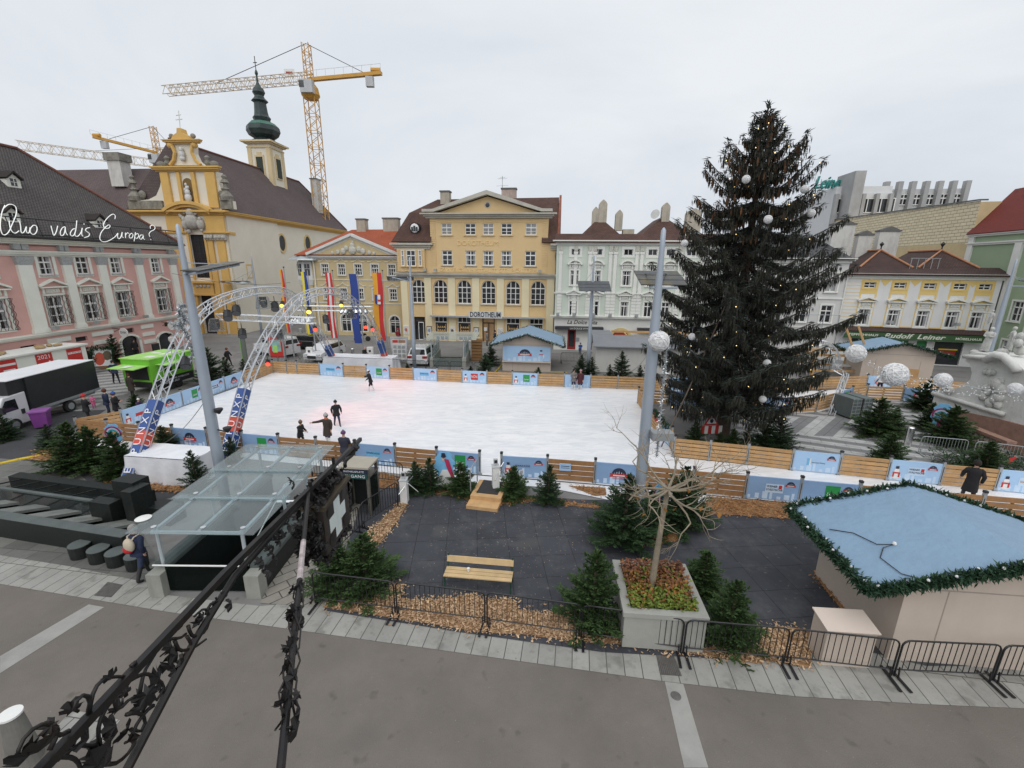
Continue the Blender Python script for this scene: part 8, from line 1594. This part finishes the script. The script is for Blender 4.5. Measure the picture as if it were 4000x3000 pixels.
flag(935,840,845,95,.32,2.6,[FY,FR],'leftmost flag, narrow orange and red, before the church'); flag(1115,850,1045,115,.5,2.6,[FYL,FB],'yellow and blue flag behind the arches'); flag(1305,820,1248,122,.62,1.9,[FR,FW2,FR],'red white red striped flag'); flag(1500,840,1450,132,.72,1.6,[FB],'plain dark blue flag')
T, cl, tz = flag(1690,815,1655,122,.9,1.6,[FY,FR],'yellow and red flag with a coat of arms'); m = MB().m(MATS['print_white']); m.prism([(-.78,tz-3.1),(-.3,tz-3.1),(-.3,tz-2.2),(-.78,tz-2.2)][::1], -.2,-.17); m.m(FB); m.prism([(-.84,tz-3.0),(-.62,tz-3.15),(-.56,tz-2.2),(-.84,tz-2.2)], -.22,-.201); m.m(FR); m.box(-.56,-.3,-.22,-.201,tz-2.85,tz-2.65); m.build('coat_of_arms', cl)
# street furniture behind the rink
T = thing('light_box', 'red poster lightbox in front of the white van', 'advertising box', (-22.1,41.3,0), 0); boxes('frame', T, GALV, [(-.75,-.62,-.12,.12,0,2.5),(.62,.75,-.12,.12,0,2.5),(-.62,.62,-.12,.12,2.3,2.5),(-.62,.62,-.12,.12,0,.3)]); m = MB().m(RED); m.box(-.62,.62,-.1,.1,.3,2.3); m.m(mk('poster_teal', (.25,.42,.40), .4, .3, 3)); m.box(-.4,.45,-.115,-.101,.9,2.0); m.m(LIMEP); m.box(-.3,.1,-.12,-.116,.8,1.5); m.build('poster', T)
T = thing('information_board', 'grey framed information board with a street plan behind the far fence', 'board', (-10.4,40.6,0), -.05); boxes('frame', T, ALU, [(-.78,-.66,-.1,.1,0,2.5),(.66,.78,-.1,.1,0,2.5),(-.66,.66,-.1,.1,2.35,2.5),(-.66,.66,-.1,.1,.2,.4)]); m = MB().m(PSTR); m.box(-.66,.66,-.06,.06,.4,2.35); m.m(RED); m.box(-.6,-.1,-.07,-.061,1.95,2.2); m.m(mk('print_brown', (.3,.17,.1), .5, .3, 5)); m.box(-.05,.6,-.07,-.061,1.95,2.2); m.m(GALV); [m.box(-.55+.4*(k % 3),-.25+.4*(k % 3),-.07,-.061,.6+.4*(k//3),.9+.4*(k//3)) for k in range(9)]; m.build('plan', T)
for x, y, k, lab in ((-15.3,42.1,0,'round steel bollard in the far road, left of the white charging post'),(20.63,21.72,0,'tall steel bollard by the larch fence before the column')): T = thing('bollard', lab, 'bollard', (x,y,0)); m = MB().m(CHR); m.lathe([(.16,0),(.16,1.05),(.12,1.1)],14); m.build('post', T)
for x, y, lab in ((-13.4,41.5,'white charging post behind the white snowy counter'),(-18.95,41.1,'white charging post left of the white hatchback')): T = thing('charging_post', lab, 'post', (x,y,0)); m = MB().m(WHITE); m.box(-.28,.28,-.15,.15,0,1.35); m.m(DARK); m.box(-.1,.1,-.16,-.151,.9,1.1); m.build('post', T)
T = thing('waste_bin', 'grey cylindrical litter bin beside the pillar near the nave', 'bin', G(*c7(990,655))); m = MB().m(GALV); m.lathe([(.22,0),(.24,1.0),(.2,1.05)],14); m.build('body', T)
T = thing('crate_stack', 'stack of wooden crates right of the far glass stair roof', 'crates', (-3.4,42.2,0)); boxes('crate', T, WOODD, [(-.5,.5,-.3,.3,.05+k*.3,.3+k*.3) for k in range(7)])
T = thing('info_pillar', 'slim dark pillar with a lime green edge near the left rink corner', 'pillar', G(*c7(540,860)), -.3); m = MB().m(mk('pillar_grey', (.13,.15,.13), .5, .1, 3)); m.box(-.25,.25,-.06,.06,0,2.3); m.m(LIME); m.box(-.32,-.251,-.062,.062,0,2.3); m.build('body', T)
T = thing('road_sign', 'red and white road works signs leaning under the spruce', 'sign', G(*R2(820,1240)), .1); m = MB().m(RED); m.prism([(-.42,.75),(.42,.75),(0,1.5)], -.02, 0); m.m(WHITE); m.prism([(-.28,.83),(.28,.83),(0,1.33)], -.03, -.021); m.m(NAVY); m.ball((0,-.03,.98), .1, 6, 5, 1, .1, 1.2); m.build('triangle', T); m = MB()
for k in range(6): m.m(RED if k % 2 == 0 else WHITE); m.box(-.55+k*.2,-.35+k*.2,-.03,-.005,.25,.7)
m.build('striped_board', T); boxes('leg', T, GALV, [(-.03,.03,.005,.04,0,.9)])
m = MB(); garland(m, [(8.05,21.5,.9),(8.0,22.4,1.05),(8.1,24.2,1.0)], .2, 200); m.m(RED); m.tube([(8.0,22.3,1.0),(7.95,22.6,.8),(8.0,23.0,1.0),(7.95,23.3,.75),(8.05,23.8,1.0)],.08,5); tag(m.build('fir_garland'), 'fir garland with red ribbon on the rink side fence below the spruce', 'garland')
T = thing('water_tank', 'grey plastic water tank cube with a black strap beside the loop fence', 'tank', (21.3,26.7,0), .2); m = MB().m(mk('tank_grey', (.10,.125,.125), .5, .15, 3)); m.box(-.75,.75,-.65,.65,.1,1.3); m.build('tank', T); m = MB().m(GALV)
for k in range(6): m.box(-.77,.77,-.67,-.651,.15+k*.22,.18+k*.22); m.box(-.75+k*.29,-.72+k*.29,-.668,-.652,.1,1.3)
m.build('cage', T); m = MB().m(DARK); m.box(-.1,-.02,-.69,.67,1.3,1.32); m.box(-.1,-.02,-.7,-.68,.1,1.32); m.build('strap', T)
# timber frame with a small lighting arch
T = thing('timber_frame', 'open frame of pale timber beams behind the loop fence', 'frame', (25.0,36.3,0), -.07); TIM = mk('timber_pale', (.48,.29,.12), .7, .12, 2); m = MB().m(TIM)
for y in (0,2.6):
    for x in (0,4.2): m.beam((x,y,0),(x,y,2.0),.2,.2,(0,1,0))
    m.beam((-.1,y,2.0),(4.3,y,2.0),.2,.18); m.beam((-.1,y,.7),(4.3,y,.7),.16,.16)
for x in (0,4.2): m.beam((x,0,2.0),(x,2.6,2.0),.18,.18); m.beam((x,0,.7),(x,2.6,.7),.16,.16)
for x in (3.0,4.0): m.beam((x+.3,.3,2.1),(x-.7,.6,4.4),.14,.14)
m.build('beam', T); m = MB().m(GALV)
for k in range(5): m.bar((-2+k*1.3,3,0),(-2+k*1.3,3,5.0),.035,5); m.bar((-2+k*1.3,3,2+(k%2)),(-.7+k*1.3,3,4.8-(k%2)*1.2),.025,5)
for z in (3.6,5.0): m.bar((-2,3,z),(3.2,3,z),.03,5)
m.build('scaffold', T); boxes('table', T, WHITE, [(-.5,.9,.4,1.2,.95,1.0),(2.2,3.6,.6,1.4,.95,1.02)])
T = thing('truss_arch', 'short aluminium truss arch standing beside the grey water tank', 'truss', (20.3,26.7,0)); P = [AT(*B6(*p), Y)-Vector((20.3,26.7,0)) for p, Y in (((510,880),26.7),((560,740),27.6),((610,600),28.6),((625,540),29.2),((545,500),29.6),((560,430),29.7),((545,370),29.8),((505,320),29.9),((450,290),30),((390,290),30.1))]
m = MB().m(ALU); truss_path(m, resample(P, .32), .3, .03, (.3,1,0)); m.build('truss', T)
# ================= carved stone column monument
MP = Plane((25.8,24.0), -93); WS = mk('monument_stone', (.60,.60,.57), .85, .10, 1.2, bump=.4, bscale=14, dirt=.45, dcol=(.24,.24,.22)); RG = mk('red_granite', (.27,.155,.115), .7, .2, 4, dirt=.35, dcol=(.12,.08,.065)); SSC = mk('monument_carving', (.50,.50,.47), .9, .25, 4, bump=.7, bscale=12, dirt=.5, dcol=(.13,.13,.12))
T = thing('stone_column_monument', 'white carved baroque stone monument with statues on a red granite base', 'monument', MP.p, MP.yaw)
def mo(L_): return [MP.uv(*c9(*q)) for q in L_]
m = MB().m(WS); m.prism(mo([(1900,1100),(1900,420),(1659,400),(1580,330),(1500,270),(1420,245),(1330,290),(1290,235),(1100,205),(1035,255),(1025,310),(1075,340),(1095,430),(1080,500),(1040,545),(980,575),(915,600),(905,640),(860,650),(800,640),(765,600),(700,640),(665,762)][::-1]), 0, 4.5); m.build('pedestal', T)
m = MB().m(RG); m.prism(mo([(655,765),(1060,860),(1460,945),(1900,1060),(1900,1600),(1660,1360),(1360,1280),(1300,1200),(660,1010)][::1])[::-1], -.15, 4.6); m.build('base', T)
m = MB().m(WS); a = mo([(800,610),(860,590),(905,610),(880,640),(830,630),(835,605)]); m.tube([(q[0],-.1,q[1]) for q in a],.12,6); a = mo([(1300,300),(1400,240),(1500,260),(1590,340),(1640,420)]); m.tube([(q[0],-.25,q[1]) for q in a],.22,6); a = mo([(690,650),(1050,760),(1460,880)]); m.tube([(q[0],-.08,q[1]) for q in a],.14,5); a = mo([(1040,255),(1290,270)]); m.tube([(q[0],-.15,q[1]) for q in a],.13,5); m.build('moulding', T, smooth=True)
MR = random.Random(8); L_ = []
for x, y, r in ((1380,560,.3),(1420,620,.28),(1400,700,.26),(1350,720,.24),(1260,600,.2),(1230,690,.22),(1300,760,.25),(1420,520,.16),(1300,430,.16),(1250,420,.14),(1340,430,.13),(1390,780,.2),(1280,640,.18)): u, z = MP.uv(*c9(x,y)); L_.append((u,-.05,z,r,1.2))
blobs('relief', T, SSC, L_)
def statue(pts, nm='statue'): blobs(nm, T, SSC, [(MP.uv(*c9(x,y),.5)[0], .5+MR.uniform(-.15,.15), MP.uv(*c9(x,y),.5)[1], r, s) for x, y, r, s in pts])
MON = T; statue([(1440,215,.3,.8),(1590,190,.3,.9),(1620,110,.22,1),(1610,40,.2,1.1),(1150,215,.25,.7)], 'carved_cloud'); statue([(1640,820,.3,1.3),(1640,880,.3,1.2),(1650,760,.22,1.2)], 'carved_bust')
BP_ = Plane((24.45,23.0), -95); T2 = thing('balustrade', 'stone balustrade with rounded balusters in front of the red granite base', 'balustrade', BP_.p, BP_.yaw); m = MB().m(mk('baluster_stone', (.33,.28,.23), .85, .2, 3, dirt=.5))
for k in range(7): m.lathe([(.1,.15),(.14,.2),(.07,.3),(.15,.5),(.08,.68),(.12,.75)], 10, (.35+k*.3,.1,0))
m.build('baluster', T2); boxes('rail', T2, RG, [(-.4,2.7,-.1,.35,.76,.9)]); boxes('plinth', T2, MATS['baluster_stone'], [(-.5,3.0,-.15,.4,0,.14),(-.3,.1,-.05,.3,.14,.76)])
# ================= people
SKIN = mk('skin', (.52,.30,.22), .6, .05, 8); JEAN = mk('jeans_navy', (.025,.035,.075), .85, .15, 8); PBLK = mk('cloth_black', (.012,.012,.014), .9, .2, 8); SKW = mk('skate_white', (.65,.65,.64), .5, .05, 8)
def cloth(n, c): return mk('cloth_'+n, c, .9, .12, 6, bump=.2, bscale=30)
def person(loc, rz, h, label, jacket, trousers, shoes, pose='stand', hair=None, hat=None, coat=None, hem=.36, scarf=None, group=None, lift=0.0):
    """local -y is the way the person faces"""
    T = thing('person', label or None, 'person', (loc[0], loc[1], lift), rz, group)
    A = {'stand': (((-.14,.0,.66),(-.13,-.05,.52)),((.14,0,.66),(.13,-.05,.52))), 'walk': (((-.15,.05,.66),(-.14,.02,.53)),((.15,-.05,.67),(.14,-.13,.56))), 'reach': (((-.13,-.10,.70),(-.10,-.27,.66)),((.13,-.05,.67),(.12,-.17,.58))), 'side': (((-.24,-.02,.74),(-.40,-.05,.72)),((.14,0,.66),(.15,-.06,.53))), 'both': (((-.22,0,.70),(-.33,-.04,.60)),((.22,0,.70),(.33,-.04,.62))), 'hold': (((-.13,-.04,.66),(-.06,-.15,.66)),((.13,-.04,.66),(.06,-.15,.68))), 'lean': (((-.13,-.10,.70),(-.08,-.22,.64)),((.13,-.10,.70),(.08,-.22,.64)))}[pose]
    S = {'walk': .13, 'reach': .10, 'side': .05, 'both': .07, 'lean': .02}.get(pose, .02); ln = .07 if pose in ('reach','lean') else .0
    V = [(0,0,.52),(0,-ln*.3,.62),(0,-ln*.7,.74),(0,-ln,.825),(0,-ln-.005,.875),(0,-ln-.015,.925),(0,-ln-.012,.975)]; R_ = [.074,.068,.078,.032,.036,.058,.040]; E_ = [(0,1),(1,2),(2,3),(3,4),(4,5),(5,6)]; reg = ['t','j','j','s','s','s','s']
    V.append((0,-ln-.072,.915)); R_.append(.010); E_.append((5,7)); reg.append('s')
    for s, (el, wr) in zip((-1,1), A):
        i = len(V); sh = (s*.098,-ln*.8,.79); hd = tuple(wr[k]+(wr[k]-el[k])*.32 for k in range(3)); V += [sh, el, wr, hd]; R_ += [.044,.031,.021,.017]; reg += ['j','j','j','s']; E_ += [(2,i),(i,i+1),(i+1,i+2),(i+2,i+3)]
        d = (Vector(hd)-Vector(wr)).normalized(); sd = d.orthogonal().normalized()
        for k, (o, l) in enumerate(((-.010,.030),(-.003,.036),(.004,.034),(.011,.027))): V.append(tuple(Vector(hd)+sd*o*1.3+d*l+Vector((0,0,-.004*k)))); R_.append(.0048); reg.append('s'); E_.append((i+3, len(V)-1))
        V.append(tuple(Vector(wr)+d*.02+sd*.028)); R_.append(.0055); reg.append('s'); E_.append((i+2, len(V)-1))
    for s in (-1,1):
        i = len(V); y = -s*S; V += [(s*.048,0,.485),(s*.055,y*.55-.015,.27),(s*.056,y+.02*(1 if y > 0 else 0),.048),(s*.060,y-.08,.022)]; R_ += [.058,.040,.026,.022]; reg += ['t','t','f','f']; E_ += [(0,i),(i,i+1),(i+1,i+2),(i+2,i+3)]
    me = bpy.data.meshes.new('body'); me.from_pydata([tuple(c*h for c in v) for v in V], E_, []); ob = bpy.data.objects.new('body', me); COL.objects.link(ob)
    md = ob.modifiers.new('skin', 'SKIN'); md.use_smooth_shade = True
    for k, sv in enumerate(me.skin_vertices[0].data): sv.radius = (R_[k]*h*(1.22 if k in (1,2) else 1.12 if k == 0 else 1), R_[k]*h); sv.use_root = (k == 0)
    sb = ob.modifiers.new('sub', 'SUBSURF'); sb.levels = 1; sb.render_levels = 1
    bpy.context.view_layer.update(); m2 = bpy.data.meshes.new_from_object(ob.evaluated_get(bpy.context.evaluated_depsgraph_get())); bpy.data.objects.remove(ob)
    m2.materials.clear(); [m2.materials.append(x) for x in (SKIN, jacket, trousers, shoes)]; ids = {'s':0,'j':1,'t':2,'f':3}
    segs = [(Vector(V[a])*h, Vector(V[b])*h, reg[b] if reg[a] != 't' or reg[b] != 'j' else 'j') for a, b in E_]
    for p in m2.polygons:
        c = p.center; best = None
        for a, b, r in segs:
            ab = b-a; t = max(0, min(1, (c-a).dot(ab)/max(1e-9, ab.length_squared))); d = (c-a-ab*t).length
            if best is None or d < best[0]: best = (d, r)
        z = c.z/h; r = best[1]; r = 'f' if z < .055 else 'j' if (r == 's' and .70 < z < .83 and abs(c.x) < .1*h) else r; p.material_index = ids[r]; p.use_smooth = True
    ob = bpy.data.objects.new('body', m2); link(ob, T)
    hc = Vector((0,-ln-.012,.93))*h; hr = .066*h
    if hair: m = MB().m(hair); m.ball(hc+Vector((0,.012*h,.012*h)), hr*1.04, 12, 8, .95, 1.0, 1.02); m.build('hair', T, smooth=True)
    if hat: m = MB().m(hat); m.lathe([(hr*1.0,-.012*h),(hr*1.05,.01*h),(hr*1.0,.03*h),(hr*.82,.052*h),(hr*.5,.068*h),(hr*.28,.072*h),(hr*.3,.085*h),(hr*.1,.098*h)], 12, hc+Vector((0,.006*h,.012*h)), .93, 1.0); m.build('hat', T, smooth=True)
    m = MB().m(BLK); [m.ball(hc+Vector((s*.022*h,-.056*h,.0)), .0055*h, 6, 4) for s in (-1,1)]; m.m(mk('lip', (.3,.08,.07), .6, .1, 5)); m.ball(hc+Vector((0,-.058*h,-.035*h)), .007*h, 6, 4, 1.8, .6, .6); m.build('face', T)
    if coat:
        m = MB().m(coat); pr = [(.112,hem),(.106,hem+.08),(.098,.50),(.090,.58),(.098,.70),(.100,.77),(.070,.815),(.045,.835)]; vs = []; n = 16
        for r, z in pr:
            for k in range(n): t = 2*PI*k/n; w_ = 1+.05*math.sin(3*t+z*9)*(1 if z < .5 else .3); vs.append(Vector((r*1.18*w_*math.cos(t), r*.86*w_*math.sin(t)-ln*max(0,(z-.5)/.32), z))*h)
        m.add(vs, [(i*n+k, i*n+(k+1) % n, (i+1)*n+(k+1) % n, (i+1)*n+k) for i in range(len(pr)-1) for k in range(n)])
        for s, (el, wr) in zip((-1,1), A): m.tube([Vector((s*.085,-ln*.8,.795))*h, Vector((s*.112,-ln*.6,.775))*h, Vector(el)*h, Vector(wr)*h], [.040*h,.046*h,.038*h,.029*h], 8)
        m.build('coat', T, smooth=True)
    if scarf: m = MB().m(scarf); m.lathe([(.05*h,.815*h),(.062*h,.835*h),(.05*h,.862*h)], 12, (0,-ln*h,0)); m.build('scarf', T, smooth=True)
    return T
NAVYC = cloth('navy', (.014,.022,.055)); BRWC = cloth('brown', (.045,.034,.026)); GRYC = cloth('grey', (.18,.17,.17)); MARC = cloth('maroon', (.075,.02,.028)); PNKC = cloth('pink', (.45,.09,.20)); ORGC = cloth('orange', (.50,.12,.045)); WHC = cloth('white', (.62,.60,.58)); BLUC = cloth('blue', (.02,.08,.28)); REDC = cloth('red', (.45,.02,.025)); HGR = cloth('hair_grey', (.25,.24,.23)); HDK = cloth('hair_dark', (.02,.014,.01)); HRD = cloth('hair_auburn', (.10,.035,.02)); MGN = cloth('magenta', (.38,.04,.20))
R90 = PI/2
T = person((-10.72,11.15), math.radians(168), 1.78, 'grey haired man seen from behind with a rucksack, beside the round stools', NAVYC, JEAN, DARK, 'walk', HGR, None, NAVYC, .47)
B = thing('rucksack', 'beige and red rucksack on the back of the grey haired man', 'rucksack', (-10.72,11.15,0), math.radians(168)); m = MB().m(mk('bag_beige', (.50,.43,.33), .85, .08, 6)); m.ball((0,.19,1.24), .17, 12, 8, 1, .62, 1.25); m.build('bag', B, smooth=True); m = MB().m(REDC); m.ball((.05,.20,1.10), .155, 12, 8, 1, .7, .8); m.build('pocket', B, smooth=True)
m = MB().m(MATS['bag_beige'])
for s in (-1,1): m.tube([(s*.07,.16,1.36),(s*.11,.10,1.46),(s*.12,-.02,1.47),(s*.12,-.12,1.38)],.022,6)
m.build('strap', B)
person((-10.60,20.95), math.radians(75), 1.42, 'child skater in black fur hooded coat, arm stretched to the adult', PBLK, PBLK, DARK, 'reach', HDK, cloth('fur', (.16,.10,.06)), PBLK, .38)
person((-9.30,21.15), math.radians(-5), 1.72, 'skater in long brown coat with grey bobble hat and orange scarf', BRWC, JEAN, SKW, 'side', HDK, cloth('hat_grey', (.38,.37,.36)), BRWC, .32, ORGC)
person((-9.9,23.9), math.radians(40), 1.55, 'black clad skater half hidden behind the brown coat skater', PBLK, JEAN, DARK, 'walk', None, PBLK, PBLK, .42)
person((-10.18,31.1), math.radians(-75), 1.62, 'lone skater in black with a white bobble hat and white skates', PBLK, PBLK, SKW, 'reach', HDK, WHC, PBLK, .44)
person((4.55,32.0), math.radians(15), 1.62, 'skater with long dark hair and grey coat by the far fence', GRYC, JEAN, SKW, 'hold', HDK, None, GRYC, .42); person((5.05,31.95), math.radians(-20), 1.58, 'skater in maroon coat and pinkish hat by the far fence', MARC, PBLK, SKW, 'stand', HRD, cloth('hat_pink', (.38,.22,.26)), MARC, .34)
person((27.5,32.3), 0.1, 1.62, 'girl in white jacket with open arms on the loop path', WHC, PBLK, SKW, 'both', HRD, None, WHC, .48)
person((18.05,15.95), math.radians(150), 1.85, 'person in a long black coat on the ice path behind the nearest hut', PBLK, PBLK, DARK, 'walk', HDK, PBLK, PBLK, .3)
person((-7.55,18.75), math.radians(175), 1.72, 'bystander in dark jacket with striped bobble hat beside the glass roof', cloth('slate', (.03,.032,.05)), PBLK, DARK, 'hold', None, cloth('hat_stripe', (.12,.05,.14)), cloth('slate', (.03,.032,.05)), .42)
person((-24.25,24.15), math.radians(150), 1.68, 'bystander in black with a bright red hat, by the lorry', PBLK, PBLK, DARK, 'hold', None, REDC, PBLK, .4); person((-23.9,24.3), math.radians(60), .80, 'toddler in pink snowsuit carried beside the red hat', PNKC, PNKC, MGN, 'hold', None, MGN, PNKC, .4, lift=.78)
person((-23.9,25.1), math.radians(140), 1.75, 'man with brown hair and dark blue jacket among the bystanders', NAVYC, JEAN, DARK, 'stand', HRD, None, NAVYC, .45); person((-22.95,24.6), math.radians(110), 1.70, 'bystander in black with a bright blue hat', PBLK, PBLK, DARK, 'hold', HRD, BLUC, PBLK, .38); person((-22.15,25.2), math.radians(80), 1.15, 'small child with white hat leaning on the rink banner', cloth('plum', (.05,.03,.07)), PBLK, DARK, 'lean', None, WHC, cloth('plum', (.05,.03,.07)), .4)
person((-29.9,32.6), math.radians(60), 1.8, 'man in dark uniform with a pale mask walking on the striped paving', NAVYC, PBLK, DARK, 'walk', HDK, None, NAVYC, .46, cloth('mask', (.42,.52,.60))); person((-25.9,29.2), math.radians(170), 1.68, 'person in long dark brown coat at the green trailer hatch', BRWC, BRWC, DARK, 'stand', HRD, None, BRWC, .28)
person((-36.3,42.3), math.radians(60), 1.75, 'person in black in the arched palace doorway', PBLK, PBLK, DARK, 'stand', HDK, None, PBLK, .4); person((-25.1,38.6), math.radians(90), 1.7, 'person in black walking behind the row of left firs', PBLK, PBLK, DARK, 'walk', HRD, None, PBLK, .4)
person((-13.2,51.2), math.radians(170), 1.75, 'person with red hood and dark rucksack before the bank house', PBLK, PBLK, DARK, 'stand', None, REDC, cloth('red_top', (.20,.02,.025)), .5); person((-24.6,54.6), math.radians(90), 1.75, 'person in bright blue jacket before the bank house door', BLUC, JEAN, DARK, 'walk', HDK, None, BLUC, .45)
person((-2.9,50.3), math.radians(100), 1.7, 'woman in grey at the auction house entrance', GRYC, PBLK, DARK, 'stand', HRD, None, GRYC, .4); person((-2.0,50.6), math.radians(-80), 1.75, 'man in dark blue at the auction house entrance', NAVYC, PBLK, DARK, 'walk', HDK, None, NAVYC, .46)
person((-13.45,39.75), math.radians(70), 1.75, 'balding man in black behind the white snowy counter holding a pole', PBLK, PBLK, DARK, 'reach', None, None, PBLK, .46); rope('black pole of the man behind the snowy counter', AT(*CS(775,715), 39.3), AT(*CS(915,815), 38.0), .03, DARK, 'pole')
person((7.0,45.5), math.radians(0), 1.3, 'person in blue crouching before the mint house door', BLUC, PBLK, DARK, 'lean', HDK, None, BLUC, .4)
person((-35.4,45.9), math.radians(70), 1.75, 'person in pale shirt at the right palace doorway', WHC, PBLK, DARK, 'stand', HDK, None, WHC, .5)
person((-19.4,46.3), math.radians(20), 1.65, 'person in pale pink coat beside the black taxi', cloth('rose', (.40,.25,.24)), PBLK, DARK, 'stand', HGR, None, cloth('rose', (.40,.25,.24)), .4)
def stone_figure(c0, c1_, off, rz, pose):
    u, z = MP.uv(*c9(*c0), off); h = MP.uv(*c9(*c1_), off)[1]-z; t = person((0,0), 0, h, '', SSC, SSC, SSC, pose, SSC, None, SSC, .12)
    for k in ('label', 'category'):
        if k in t: del t[k]
    t.name = 'statue'; t.parent = MON; t.location = (u, off, z); t.rotation_euler = (0, .08, rz)
    for c in kids(t):
        for i in range(len(c.data.materials)): c.data.materials[i] = SSC
stone_figure((1215,225), (1255,-70), .6, .4, 'hold'); stone_figure((1480,215), (1440,-85), .8, -.6, 'both'); stone_figure((1275,-95), (1285,-250), .7, .3, 'side')
